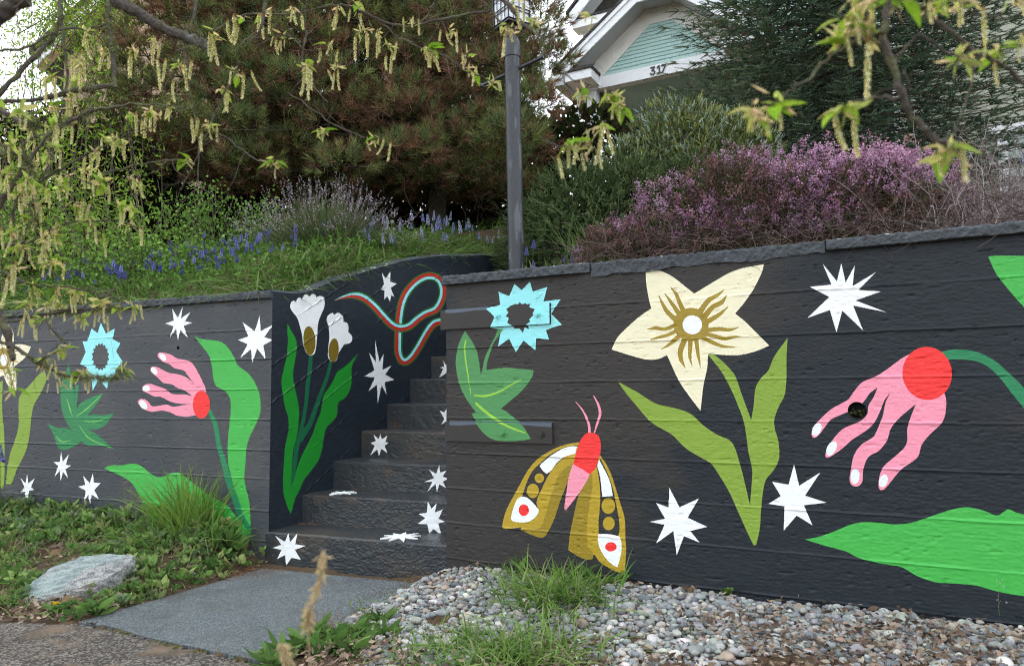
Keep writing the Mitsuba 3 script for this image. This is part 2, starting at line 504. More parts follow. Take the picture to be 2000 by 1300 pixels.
# painted outlines of the mural: motif, part, wall, paint, then (along, up) pairs in tenths of a millimetre
MURAL = [
('painted_blue_flower','ring','R','cyan',[3231,15151,3816,14896,3890,14924,4179,15492,4576,15136,5067,15530,5214,15010,6036,15197,5809,14473,6756,14521,6243,13827,6819,13245,6330,13144,5939,13020,6106,12545,5397,12647,5330,12046,4673,12549,4219,11987,3842,12680,3199,12304,3374,13140,3281,13193,2802,13291,3100,13842,2575,14285,3330,14469]),
('painted_blue_flower','hole','R','HOLE',[4031,14344,4143,14460,4361,14421,4471,14537,4579,14413,4796,14458,4867,14395,5182,14401,5098,14213,5416,14091,5282,13882,5342,13814,5090,13588,5153,13479,4908,13341,5002,13112,4745,13220,4645,12952,4456,13170,4155,13174,4094,13333,3828,13476,3933,13715,3743,13839,3907,14009,3773,14196]),
('painted_blue_flower','leaf','R','sheer_green',[1205,13209,1620,12643,1773,12399,1899,12147,1952,11987,2006,11741,2140,10881,2234,11119,2343,11608,2415,11803,2512,11997,2674,12281,2983,12748,3061,12903,3200,13218,3502,13203,3288,12895,2973,12558,2868,12393,2782,12202,2558,11593,2504,11380,2481,11114,3272,11190,3633,11205,3911,11186,4460,11123,4800,11096,5224,11029,5172,10793,5111,10676,4913,10406,4690,10156,4506,9983,4245,9773,3315,9102,3566,9022,3675,8961,3965,8742,4356,8490,4553,8343,4724,8190,4838,8054,5113,7631,4826,7566,4634,7541,4226,7502,3814,7483,3537,7480,3259,7493,3035,7525,2869,7573,2712,7641,2549,7741,2303,7945,2085,8168,1784,8566,1568,8830,1848,8912,1589,9198,1280,9574,1104,9836,940,10132,807,10442,708,10769,639,11098,599,11426,597,11645,621,11864,667,12082,728,12295,844,12595,987,12886,1054,12996]),
('painted_blue_flower','vein','R','lime',[1278,12705,1217,12347,1211,12188,1219,12010,1267,11604,1384,10927,1545,9847,1514,9843,1205,11460,1147,11824,1116,12098,1112,12283,1120,12359,1203,12719]),
('painted_blue_flower','vein','R','lime',[1734,9844,2147,9817,2345,9819,2613,9852,2880,9914,3124,9988,3360,10081,3862,10331,4145,10453,4505,10592,4520,10564,3998,10324,3508,10058,3327,9971,3086,9870,2827,9789,2547,9726,2352,9703,2245,9704,1725,9759]),
('painted_blue_flower','vein','R','lime',[1868,9459,2307,9113,2648,8885,3037,8656,3436,8454,3847,8279,4268,8122,4842,7934,4818,7876,4229,8032,3933,8121,3367,8340,2952,8538,2682,8689,2418,8851,2289,8936,2108,9078,1773,9375]),
('painted_moth','wing','R','gold',[7622,7513,7615,7108,7298,6468,6976,5546,6574,4614,6365,4038,6249,3753,6056,3363,5909,3108,5803,2951,5701,2865,5579,2816,5450,2815,5284,2841,4885,2943,4423,3106,4440,3229,3987,3158,3652,3091,3486,3084,3428,3111,3345,3218,3449,3624,3538,3880,3647,4131,4666,5821,4869,6103,5090,6361,5328,6586,5569,6766,5947,6993,6269,7152,6584,7279,6900,7379,7211,7449]),
('painted_moth','wing_shade','R','dark_gold',[7338,6540,7313,6399,6976,5546,6574,4614,6309,3895,6188,3622,6056,3363,5909,3108,5803,2951,5701,2865,5621,2827,5536,2811,5450,2815,5203,2858,4964,2920,4730,2994,4423,3106,4440,3157,5065,3202,5371,3251,5452,3289,5519,3351,5609,3479,5692,3662,5782,3918,6023,4687,6358,5557,6455,5772,6569,5950,6764,6155,6977,6328]),
('painted_moth','wing_band','R','WALL',[7543,7350,7422,6962,7188,6916,7074,6881,6938,6817,6744,6701,6542,6543,6347,6355,6227,6220,6063,6002,5891,5731,5751,5490,5457,4930,5366,4736,5308,4537,5305,4475,5316,4413,5399,4173,4903,4441,4498,4718,4658,5199,4752,5436,4900,5740,5018,5934,5085,6026,5209,6160,5730,6612,5977,6810,6131,6908,6373,7035,6725,7193,6910,7260,7093,7306]),
('painted_moth','wing_mark','R','white',[7519,7315,7422,6962,6999,6853,6834,6778,6670,6680,6518,6568,6386,6446,6183,6170,6126,6105,6047,6041,5870,5931,5718,6030,5649,6086,5591,6151,5491,6293,5573,6404,5891,6659,6237,6897,6612,7114,6842,7216,7081,7289,7227,7308]),
('painted_moth','wing_dot','R','gold',[5732,5712,5715,5631,5695,5593,5635,5528,5555,5483,5464,5464,5374,5474,5332,5489,5262,5538,5217,5607,5202,5687,5219,5769,5266,5842,5337,5898,5380,5917,5471,5935,5561,5925,5640,5888,5698,5828,5717,5791]),
('painted_moth','wing_dot','R','gold',[5443,5078,5421,4956,5396,4898,5319,4799,5217,4731,5100,4703,4984,4717,4883,4774,4807,4865,4768,4980,4770,5104,4812,5224,4889,5323,4938,5361,5050,5410,5168,5416,5225,5402,5326,5345,5400,5254,5425,5199]),
('painted_moth','wing_eye','R','white',[4457,4737,4604,4749,4744,4718,4875,4655,5051,4533,5218,4382,5423,4154,5396,4001,5299,3864,5152,3714,4983,3597,4860,3537,4729,3501,4607,3483,4359,3464,4112,3470,3959,3492,3911,3536,3850,3617,3932,3954,4063,4306,4153,4491,4239,4615,4317,4677]),
('painted_moth','eye_spot','R','red',[4883,4104,4864,4005,4842,3958,4775,3878,4687,3822,4586,3798,4485,3808,4397,3852,4332,3924,4298,4015,4299,4115,4335,4211,4402,4292,4445,4324,4541,4364,4644,4370,4693,4360,4781,4316,4845,4244,4866,4200]),
('painted_moth','wing','R','gold',[8700,6933,8951,6599,9103,6336,9233,6065,9320,5822,9803,4311,9855,4114,9883,3892,9878,3280,9909,2839,9913,2618,9891,2295,9821,1649,9779,1576,9748,1555,9586,1549,9354,1595,9138,1671,8775,1833,8566,1957,8515,2007,8393,2192,8343,2239,8278,2267,8246,2260,8230,2229,8221,2025,8007,1994,7901,1994,7672,2044,7453,2122,7299,2193,7001,2355,7015,2586,7053,2866,7109,3215,7161,3473,7445,4601,7579,5021,7722,5311,7952,5688,8276,6160,8505,6445]),
('painted_moth','wing_shade','R','dark_gold',[8275,6091,8285,5679,8278,5473,8253,5287,8035,4109,7974,3603,7961,3260,7963,3030,7977,2802,8024,2583,8054,2529,8098,2483,8248,2355,8278,2301,8286,2258,8268,2166,8221,2025,8007,1994,7901,1994,7670,2040,7453,2122,7301,2213,7017,2425,7086,3030,7159,3473,7442,4602,7526,4883,7632,5133,7758,5349,8017,5736]),
('painted_moth','wing_band','R','WALL',[8697,6761,8917,6384,9070,6071,9254,5581,9345,5258,9526,4357,9603,3815,9609,3527,9534,3198,8554,3226,8566,3851,8653,4537,8669,4878,8669,5106,8654,5447,8620,5787,8593,5986,8505,6411]),
('painted_moth','wing_mark','R','white',[8637,6725,8983,6124,9112,5857,9183,5657,9222,5521,9299,5051,8772,4986,8695,5814,8640,6074,8542,6412]),
('painted_moth','wing_dot','R','gold',[9412,4599,9389,4470,9363,4410,9285,4306,9181,4235,9064,4204,8947,4219,8845,4277,8770,4371,8731,4490,8734,4620,8777,4745,8856,4849,8906,4890,9019,4941,9138,4948,9196,4934,9297,4876,9371,4781,9395,4724]),
('painted_moth','wing_dot','R','gold',[9374,3789,9354,3679,9331,3627,9263,3538,9172,3476,9070,3449,8968,3460,8880,3509,8814,3588,8781,3689,8783,3800,8821,3907,8889,3996,8933,4031,9031,4076,9135,4083,9185,4072,9273,4023,9337,3944,9358,3895]),
('painted_moth','wing_eye','R','white',[8554,3226,8891,3269,9177,3266,9527,3220,9602,3188,9626,3159,9656,3083,9685,2920,9687,2664,9677,2529,9599,2181,9468,1792,9257,1866,9091,1977,8972,2077,8863,2187,8725,2368,8615,2568,8566,2695,8532,2828,8512,3008]),
('painted_moth','eye_spot','R','red',[9452,2723,9433,2649,9411,2613,9346,2550,9258,2505,9159,2483,9060,2487,8973,2516,8910,2568,8876,2635,8878,2710,8914,2783,8980,2846,9022,2871,9117,2905,9218,2914,9267,2908,9353,2878,9416,2827,9436,2795]),
('painted_moth','body','R','pink',[7299,6503,7753,6312,8185,6053,7943,5609,7666,5194,7337,4765,6877,4229,6805,4266,6806,4373,6989,5502,7057,5829,7089,5943]),
('painted_moth','body','R','red',[8047,7969,8172,7988,8362,7974,8465,7949,8584,7888,8643,7828,8698,7721,8730,7604,8753,7416,8746,7209,8708,7001,8491,6393,8428,6270,8391,6221,8161,6004,7752,6242,7298,6434,7524,7176,7599,7389,7660,7528,7748,7675,7883,7843,7973,7932]),
('painted_moth','antenna','R','pink',[7488,9465,7724,9246,7834,9126,7985,8906,8112,8674,8182,8499,8230,8316,8241,8198,8243,7974,8107,7968,8111,8191,8103,8295,8066,8465,8007,8631,7900,8864,7817,9014,7679,9210,7471,9451]),
('painted_moth','antenna','R','pink',[8436,9765,8640,9464,8728,9302,8790,9088,8807,8939,8804,8862,8760,8697,8630,8400,8459,7968,8402,7983,8531,8429,8642,8730,8661,8801,8676,8935,8653,9133,8589,9345,8402,9749]),
('painted_daffodil','leaf','R','olive',[9676,10398,10593,9917,11168,9542,11313,9456,11465,9382,11604,9333,11747,9296,12323,9178,12708,9072,12952,8982,13066,8922,13182,8842,13289,8751,13588,8453,13778,8298,13953,8175,14225,8010,14319,7965,14615,7854,14708,7809,14794,7753,14884,7654,14950,7532,15042,7289,15110,7056,15295,6267,15546,5013,15665,6108,15684,6400,15683,6546,15654,6780,15560,7243,15469,8183,15437,8419,15390,8653,15281,9010,15037,9680,14908,9992,14712,10408,14568,10679,14403,10943,13925,11576,14107,11607,14294,11481,14465,11334,14660,11145,14930,10838,15052,10666,15156,10452,15199,10325,15341,9810,15719,8656,15842,9275,15900,9810,15922,9942,15955,10071,15985,10152,16070,10302,16226,10510,16267,10557,16409,10678,16489,10770,16542,10868,16711,11283,16763,11381,16944,11646,17333,12152,17260,11279,17228,10406,17175,9939,17121,9711,17086,9620,16896,9278,16744,8932,16687,8756,16660,8593,16664,8447,16694,8231,16785,7888,16817,7714,16834,7368,16819,7137,16801,7022,16753,6869,16680,6723,16540,6506,16294,6217,16245,6136,16178,5966,16117,5699,16055,5319,15987,4738,15950,4275,15921,4044,15871,3815,15746,3359,15644,3332,15405,3831,14824,5220,14680,5531,14439,5967,14018,6640,13917,6743,13821,6810,13291,7082,13013,7246,12832,7365,12651,7516,12389,7799,12197,7971,12046,8068,11558,8319,11399,8410,11249,8516,11108,8641,10976,8777,10151,9744,9936,10014]),
('painted_daffodil','petals','R','cream',[11189,15703,11418,15673,11666,15591,11963,15468,12221,15330,12452,15174,12606,15052,12983,14703,13406,14342,14279,14808,14748,15046,14936,15134,15121,15204,15396,15285,15581,15323,15881,15361,16477,15412,16416,15174,16375,15059,16189,14679,15978,14312,15763,14000,15529,13701,15192,13330,15545,13011,15683,12869,16580,11855,16193,11698,15995,11629,15676,11548,15349,11496,15170,11486,14807,11501,13950,11584,13906,11114,13873,10880,13715,10263,13649,9860,13539,9053,13263,9407,13043,9710,12789,10078,12631,10334,12472,10647,12067,11585,11779,11457,11581,11410,11369,11391,11115,11411,10933,11446,10640,11521,9370,11939,9650,12437,9718,12528,9877,12692,10416,13140,10700,13363,10991,13556,11386,13784,11267,14260,11178,14837,11156,15078,11151,15362,11157,15646]),
('painted_daffodil','heart','R','ochre',[14017,12896,14001,12767,13962,12643,13901,12527,13819,12423,13719,12335,13603,12265,13476,12214,13341,12186,13201,12180,13062,12197,12927,12236,12801,12297,12687,12378,12589,12477,12510,12589,12453,12713,12419,12843,12410,12977,12426,13109,12466,13237,12530,13354,12615,13459,12718,13548,12837,13617,12966,13666,13104,13692,13244,13695,13383,13675,13517,13633,13641,13569,13752,13487,13847,13389,13923,13277,13977,13155,14009,13027]),
('painted_daffodil','heart','R','ochre',[12320,14733,12534,14535,12636,14421,12698,14294,12789,14055,13038,13534,12802,13444,12517,14294,12439,14467,12297,14715]),
('painted_daffodil','heart','R','ochre',[12034,14459,12321,14149,12878,13390,12663,13257,12387,13762,12205,14074,12010,14443]),
('painted_daffodil','heart','R','ochre',[11758,14375,12171,13699,12364,13495,12707,13189,12529,13010,12208,13346,12053,13533,12010,13598,11942,13732,11838,13999,11731,14364]),
('painted_daffodil','heart','R','ochre',[14752,14418,14585,14222,14489,14126,14218,13984,14122,13912,13972,13731,13689,13309,13469,13478,13788,13883,13977,14076,14052,14127,14130,14163,14345,14237,14460,14287,14735,14441]),
('painted_daffodil','heart','R','ochre',[14868,14158,14773,13913,14692,13788,14615,13738,14386,13646,14274,13584,14149,13449,13905,13119,13696,13300,13975,13610,14142,13757,14222,13808,14518,13922,14616,13974,14706,14044,14846,14175]),
('painted_daffodil','heart','R','ochre',[14904,13634,14638,13329,14491,13208,14327,13100,13907,12866,13794,13092,14354,13339,14887,13656]),
('painted_daffodil','heart','R','ochre',[15339,12705,15094,12589,14955,12547,14874,12545,14511,12584,14296,12575,13849,12535,13832,12740,14283,12764,14514,12764,14596,12754,14882,12686,14947,12681,15069,12685,15331,12732]),
('painted_daffodil','heart','R','ochre',[15440,12288,15110,12250,14863,12171,14715,12148,14549,12179,14257,12276,13756,12405,13803,12592,14305,12449,14660,12326,14778,12311,15030,12345,15158,12348,15440,12316]),
('painted_daffodil','heart','R','ochre',[15110,11820,14674,11823,14502,11855,14346,11908,14121,12004,13558,12302,13656,12481,14109,12215,14476,12019,14693,11941,15114,11864]),
('painted_daffodil','heart','R','ochre',[12898,10953,12661,11264,12622,11338,12574,11560,12571,11715,12580,11795,12607,11895,12642,11990,12800,12331,13032,12224,12840,11817,12798,11630,12797,11510,12819,11322,12919,10963]),
('painted_daffodil','heart','R','ochre',[13199,11063,13092,11321,13050,11461,13043,11605,13066,12276,13284,12258,13199,11534,13197,11343,13221,11068]),
('painted_daffodil','heart','R','ochre',[13583,10969,13419,11560,13330,12248,13534,12264,13605,10973]),
('painted_daffodil','heart','R','ochre',[11160,12836,11430,12919,11579,12948,11660,12936,11870,12876,11981,12863,12147,12903,12495,13041,12559,12878,12203,12744,12001,12700,11916,12700,11836,12712,11630,12766,11510,12785,11165,12806]),
('painted_daffodil','heart','R','ochre',[11299,12354,11786,12508,12066,12573,12191,12614,12342,12690,12647,12870,12747,12685,12341,12495,12105,12422,11317,12285]),
('painted_daffodil','heart','R','ochre',[11793,11883,12013,12026,12162,12138,12783,12701,12951,12492,12512,12190,12185,11993,11809,11852]),
('painted_daffodil','centre','R','white',[13718,12900,13709,12826,13687,12755,13653,12689,13608,12630,13553,12580,13489,12540,13419,12511,13344,12495,13267,12492,13191,12502,13117,12525,13048,12560,12986,12606,12932,12661,12890,12725,12859,12795,12840,12869,12836,12944,12844,13019,12867,13091,12901,13157,12948,13217,13004,13267,13069,13307,13140,13335,13215,13350,13292,13352,13368,13342,13442,13318,13510,13282,13571,13236,13624,13180,13666,13117,13696,13048,13714,12975]),
('painted_star','','R','white',[12020,5569,12467,4728,13346,5170,12827,4299,13682,3959,12921,3721,13336,3246,12638,3474,12289,2605,12158,3661,11356,3048,11759,3904,11071,3991,11795,4181,11382,4861,11969,4695]),
('painted_star','','R','white',[17402,6830,17571,5944,18415,6532,17782,5550,18603,5314,17727,5150,18031,4358,17429,4709,16893,4052,16954,5059,16319,5122,16821,5478,16493,6061,17150,5965]),
('painted_star','','R','white',[18848,15217,19364,14438,19560,15181,19693,14366,20065,15036,19949,14193,20843,14707,20153,14015,20982,13892,20030,13590,21151,13039,19940,13380,20262,12348,19522,13197,19262,12304,19049,13252,18164,12972,19046,13801,18300,14288,19150,14317]),
('painted_hand_flower','stem','R','teal',[22948,11373,23273,11445,23435,11460,23776,11436,23998,11391,24209,11318,24407,11218,24684,11028,24839,10883,25451,10154,25594,9933,25702,9721,25897,9285,26149,8613,26246,8273,26400,7576,26093,7567,25966,8116,25889,8385,25790,8654,25617,9046,25501,9273,25202,9746,24934,10218,24785,10444,24654,10607,24509,10757,24348,10881,24267,10926,24094,10994,23914,11037,23688,11067,23003,11075]),
('painted_hand_flower','petals','R','pink',[21887,11326,22690,10322,22886,10011,23001,9797,23041,9680,23060,9579,23064,9368,23013,8978,22953,8774,22889,8651,22824,8562,22450,8168,22291,7975,22194,7838,22119,7686,22058,7432,22030,7353,21988,7281,21902,7185,21805,7100,21493,6868,21396,6780,21262,6622,20886,6112,20795,6007,20744,5961,20693,5935,20637,5929,20614,5936,20578,5998,20567,6047,20563,6153,20574,6260,20603,6427,20646,6592,20729,6799,20791,6886,20899,7002,21257,7333,21428,7504,21555,7656,21621,7770,21663,7923,21673,8301,21698,8464,21737,8599,21843,8893,22026,9355,21512,8895,21356,8734,21196,8533,21105,8386,21071,8308,20973,7974,20938,7895,20848,7746,20743,7607,20626,7480,20566,7432,20362,7322,20299,7278,20244,7223,20194,7150,20117,6987,20036,6724,20020,6643,19997,6311,19963,6192,19887,6088,19820,6043,19782,6030,19702,6024,19626,6044,19568,6091,19531,6164,19515,6248,19515,6360,19659,7099,19720,7288,19842,7513,20002,7709,20075,7772,20396,7982,20465,8048,20511,8108,20581,8245,20810,8802,20859,8967,20917,9256,20968,9445,21027,9575,21168,9821,21006,9631,20935,9527,20874,9394,20770,9117,20618,8782,20527,8623,20433,8502,20272,8339,20127,8222,19670,7907,19340,7585,19195,7461,18959,7281,18793,7175,18713,7147,18666,7153,18652,7170,18640,7209,18644,7295,18669,7382,18726,7513,18817,7688,18922,7854,19038,8013,19166,8165,19306,8301,19382,8359,19482,8420,19904,8602,20004,8659,20110,8740,20204,8837,20280,8950,20298,9002,20317,9227,20331,9281,20391,9395,20532,9611,20698,10014,20487,9863,20389,9777,20229,9529,20098,9375,19952,9239,19763,9125,19033,8792,18883,8692,18799,8594,18524,8201,18435,8091,18307,7975,18232,7951,18181,7973,18161,7996,18136,8055,18139,8145,18195,8318,18278,8475,18346,8563,18696,8930,18861,9083,19052,9222,19483,9459,19583,9531,19632,9578,19786,9808,19976,10063,20084,10185,20145,10236,20293,10316,20604,10437,20799,10550,21088,10755,21591,11155]),
('painted_hand_flower','heart','R','red',[23303,10701,23309,10522,23290,10344,23246,10172,23179,10011,23090,9866,22983,9741,22859,9641,22724,9567,22580,9523,22432,9510,22285,9528,22143,9577,22009,9657,21890,9764,21787,9896,21706,10048,21647,10216,21614,10395,21607,10579,21626,10762,21672,10939,21742,11103,21834,11251,21946,11376,22073,11475,22212,11546,22358,11586,22507,11595,22654,11572,22795,11517,22925,11434,23041,11325,23140,11192,23217,11041,23273,10876]),
('painted_hand_flower','nail','R','pale',[18496,8228,18415,8107,18349,8053,18315,8037,18252,8029,18224,8038,18181,8078,18166,8109,18154,8187,18157,8232,18200,8374,18282,8496,18315,8526,18382,8566,18414,8573,18472,8564,18496,8547,18530,8492,18538,8456,18538,8369]),
('painted_hand_flower','nail','R','pale',[19032,7456,18938,7324,18865,7266,18829,7250,18762,7242,18734,7252,18693,7297,18674,7372,18681,7466,18736,7620,18832,7752,18905,7809,18975,7834,19035,7822,19058,7804,19088,7743,19094,7703,19088,7609]),
('painted_hand_flower','nail','R','pale',[19888,6424,19847,6269,19800,6187,19773,6157,19714,6122,19685,6119,19631,6140,19587,6197,19560,6282,19557,6440,19598,6596,19645,6677,19702,6729,19761,6745,19789,6738,19838,6698,19858,6666,19885,6581]),
('painted_hand_flower','nail','R','pale',[20888,6255,20827,6136,20744,6061,20687,6046,20661,6050,20616,6081,20600,6106,20577,6214,20600,6346,20661,6465,20744,6540,20773,6551,20827,6550,20851,6538,20888,6494,20910,6386]),
('painted_leaf','','R','green',[17714,3748,18182,3879,18382,3953,18907,4194,19361,4441,19630,4545,19897,4612,20073,4637,20504,4641,20988,4616,21182,4629,21471,4677,21660,4726,21830,4787,22956,5292,23311,5403,23469,5435,23638,5440,23901,5401,24148,5334,24366,5226,24441,5204,24519,5201,24579,5223,24634,5265,24794,5421,24853,5450,24897,5453,24939,5441,25102,5354,25767,5196,25961,5117,26166,4978,26543,4650,26415,2326,25402,2333,24788,2367,24378,2414,23792,2543,23541,2566,23276,2563,22553,2525,22395,2531,22290,2548,22083,2596,21779,2697,21686,2741,21325,2953,21228,2993,21089,3019,20799,3029,20411,3066,19958,3137,19702,3203,19627,3232,19335,3377,19258,3405,18983,3470,18418,3576]),
('painted_leaf','','R','green',[24718,14976,24994,14987,25185,14973,26791,14781,26953,12128,26439,12274,26315,12325,26196,12394,26109,12466,26030,12553,25552,13251,25254,13726,25030,14113,24952,14265,24879,14447]),
('painted_star','','L','white',[-7223,15570,-7356,14797,-6562,15170,-7005,14598,-6393,14479,-7118,14311,-6700,13520,-7379,14066,-7540,13405,-7752,14155,-8266,13596,-7981,14321,-8714,14537,-7970,14688,-8148,15481,-7629,14856]),
('painted_star','','L','white',[-974,14695,-864,13712,97,14085,-560,13356,95,13160,-626,12859,-422,12022,-1093,12685,-1437,11832,-1567,12656,-2393,12159,-1820,12968,-2591,13256,-1776,13444,-2302,14339,-1305,13730]),
('painted_star','','L','white',[-18110,6166,-17891,5493,-17319,5993,-17578,5280,-17069,5245,-17592,4997,-17305,4404,-17821,4788,-18041,4175,-18157,4878,-18664,4455,-18326,5176,-18828,5435,-18191,5464]),
('painted_star','','L','white',[-21516,4526,-21348,3890,-20708,4256,-21064,3644,-20691,3475,-21236,3379,-21320,2705,-21558,2714,-21629,3310,-22151,3235,-21728,3616,-22200,4220,-21634,3879]),
('painted_star','','L','white',[-14913,4809,-14768,4205,-14127,4201,-14714,3716,-14259,3150,-14942,3411,-15054,2788,-15272,3396,-15636,2886,-15530,3631,-16271,3876,-15594,4023,-15814,4609,-15166,4139]),
('painted_blue_flower','ring','L','cyan',[-14654,14850,-14134,14102,-13303,14405,-13432,13690,-12691,13406,-13069,12865,-12434,12164,-13106,11628,-13019,11199,-13688,11067,-13818,10383,-14618,11081,-15188,10299,-15340,11092,-15970,11082,-15828,11876,-16491,12114,-15995,12903,-16345,13648,-15892,13632,-15542,14499,-14939,14162]),
('painted_blue_flower','hole','L','HOLE',[-13842,12533,-13697,12342,-13880,12233,-13806,12000,-14018,11981,-14027,11741,-14236,11816,-14327,11603,-14501,11761,-14660,11610,-14772,11827,-14977,11760,-15010,12003,-15228,12032,-15176,12265,-15375,12385,-15246,12570,-15395,12764,-15207,12874,-15283,13111,-15067,13128,-15058,13371,-14846,13293,-14754,13506,-14579,13345,-14420,13495,-14308,13275,-14105,13340,-14073,13097,-13858,13067,-13909,12836,-13715,12717]),
('painted_blue_flower','leaf','L','sheer_teal',[-17667,12233,-17451,11611,-17297,10993,-17246,10856,-17070,10447,-17020,10311,-16982,10173,-16952,9902,-16953,9359,-16906,10682,-16534,10678,-16712,9034,-16535,9258,-16403,9399,-16320,9459,-16054,9597,-15761,9711,-15253,9870,-14205,10122,-14441,9740,-14578,9555,-14750,9384,-15130,9056,-15615,8604,-15186,8684,-14968,8707,-14823,8706,-14248,8662,-14105,8661,-13750,8685,-13051,8764,-13605,8215,-13759,8087,-13929,7969,-14050,7904,-14182,7848,-14469,7764,-14773,7712,-14912,7704,-15192,7722,-15616,7772,-14773,7441,-14434,7277,-14091,7086,-12941,6415,-13738,6579,-14148,6634,-14361,6640,-15008,6597,-15224,6592,-15439,6607,-15562,6634,-15677,6675,-16110,6894,-16524,6673,-16891,6512,-17179,6397,-17486,6312,-17736,6279,-17865,6273,-18119,6291,-18240,6316,-18315,6343,-18379,6383,-18480,6484,-18641,6726,-18834,7137,-18905,7273,-18990,7405,-19189,7639,-19648,8088,-19105,7911,-18740,7807,-18552,7769,-18414,7758,-17856,7789,-17719,7779,-17436,7715,-16898,7535,-17213,7694,-17357,7811,-17603,8061,-17827,8352,-18048,8706,-18163,8950,-18257,9221,-18293,9357,-18346,9633,-18377,9926,-18391,10237,-18369,10546,-18339,10698,-18293,10839,-18228,10977,-17997,11381,-17930,11517,-17835,11755]),
('painted_blue_flower','vein','L','lime_dim',[-17682,9774,-17299,9068,-17066,8551,-17108,8541,-17440,9038,-17739,9763]),
('painted_blue_flower','vein','L','lime_dim',[-16734,8564,-15796,9085,-15180,9461,-14329,10014,-14299,9992,-15101,9405,-15522,9118,-15905,8915,-16697,8532]),
('painted_blue_flower','vein','L','lime_dim',[-15960,8270,-15445,8247,-15113,8244,-14738,8279,-14525,8311,-13677,8479,-13663,8451,-14493,8238,-14931,8159,-15280,8162,-15964,8230]),
('painted_blue_flower','vein','L','lime_dim',[-16363,7956,-15771,7409,-15609,7292,-15427,7196,-15094,7053,-14743,6931,-13287,6519,-13303,6491,-14786,6862,-15153,6976,-15507,7114,-15699,7227,-15862,7359,-16411,7933]),
('painted_blue_flower','vein','L','lime_dim',[-18729,7269,-18317,6985,-18212,6936,-18098,6906,-17956,6883,-17805,6880,-17151,6940,-17143,6910,-17793,6803,-17964,6794,-18141,6809,-18282,6858,-18399,6925,-18499,7003,-18773,7241]),
('painted_hand_flower','leaf','L','green',[-6186,13673,-5836,13484,-5622,13428,-5343,13387,-4447,13288,-4136,13240,-3986,13199,-3874,13157,-3768,13107,-3572,12985,-3400,12844,-3285,12732,-3083,12495,-2810,12126,-2769,12060,-2671,11851,-2629,11786,-2574,11728,-2432,11621,-1803,11252,-1664,11147,-1445,10930,-1348,10814,-1175,10574,-1031,10342,-918,10116,-835,9884,-807,9767,-762,9455,-751,9142,-762,8986,-786,8832,-823,8699,-937,8442,-1218,7951,-1443,7613,-1573,7381,-1697,7043,-1754,6813,-1798,6556,-1844,5847,-1901,5281,-1900,4999,-1853,4717,-1692,4164,-1506,3684,-1446,3380,-1342,2341,-1386,1922,-1748,2221,-1826,2302,-1890,2391,-2010,2615,-2212,3079,-2563,4011,-3089,5465,-3160,5691,-3183,5807,-3226,6234,-3243,6879,-3236,7268,-3210,7613,-3141,8261,-3083,8650,-3064,8911,-3062,9173,-3078,9435,-3102,9564,-3142,9691,-3184,9781,-3306,9951,-3381,10030,-3554,10173,-3661,10235,-4151,10421,-4255,10487,-4320,10549,-4413,10694,-4500,10930,-4556,11166,-4611,11522,-4701,11884,-4776,12126,-4828,12243,-4895,12357,-4996,12488,-5112,12613,-5628,13095]),
('painted_hand_flower','leaf','L','green',[-13857,5172,-13524,5310,-13347,5356,-12949,5391,-12351,5409,-12154,5423,-11530,5534,-11178,5554,-10953,5543,-10844,5529,-10617,5473,-10283,5330,-9970,5175,-9686,5018,-9487,4924,-9211,4826,-9018,4782,-8824,4772,-8637,4798,-8283,4892,-8054,4986,-7896,5038,-7625,5094,-7350,5115,-7187,5101,-7029,5067,-6881,5017,-6662,4912,-6253,4673,-5557,4308,-5055,4023,-4793,3895,-4424,3757,-3471,3435,-3176,3314,-2991,3194,-2572,2802,-2153,2461,-1818,2247,-1314,1962,-1378,1744,-1910,1590,-2183,1529,-2893,1420,-3373,1379,-3614,1377,-3864,1392,-4112,1422,-4603,1508,-5348,1662,-6357,1910,-6620,1955,-6873,1983,-7130,1999,-7916,2023,-8480,2063,-8781,2098,-8923,2130,-9056,2177,-9176,2243,-9280,2323,-9639,2690,-10064,3051,-10234,3217,-11040,4108,-11147,4209,-11266,4302,-11378,4374,-11500,4438,-11763,4552,-12315,4753,-13054,4966]),
('painted_hand_flower','stem','L','teal',[-4678,9074,-4290,8542,-4202,8398,-4126,8248,-4043,8015,-3978,7782,-3820,7100,-3756,6880,-3610,6533,-3283,5830,-2949,4952,-2794,4615,-2332,3754,-2073,3156,-2004,3020,-1832,2746,-1726,2603,-1244,2026,-1500,1879,-2075,2412,-2216,2557,-2348,2712,-2441,2864,-2520,3019,-2779,3613,-3153,4298,-3332,4658,-3471,5018,-3711,5728,-4053,6625,-4182,7044,-4342,7731,-4404,7952,-4481,8168,-4540,8298,-4614,8427,-4975,8964]),
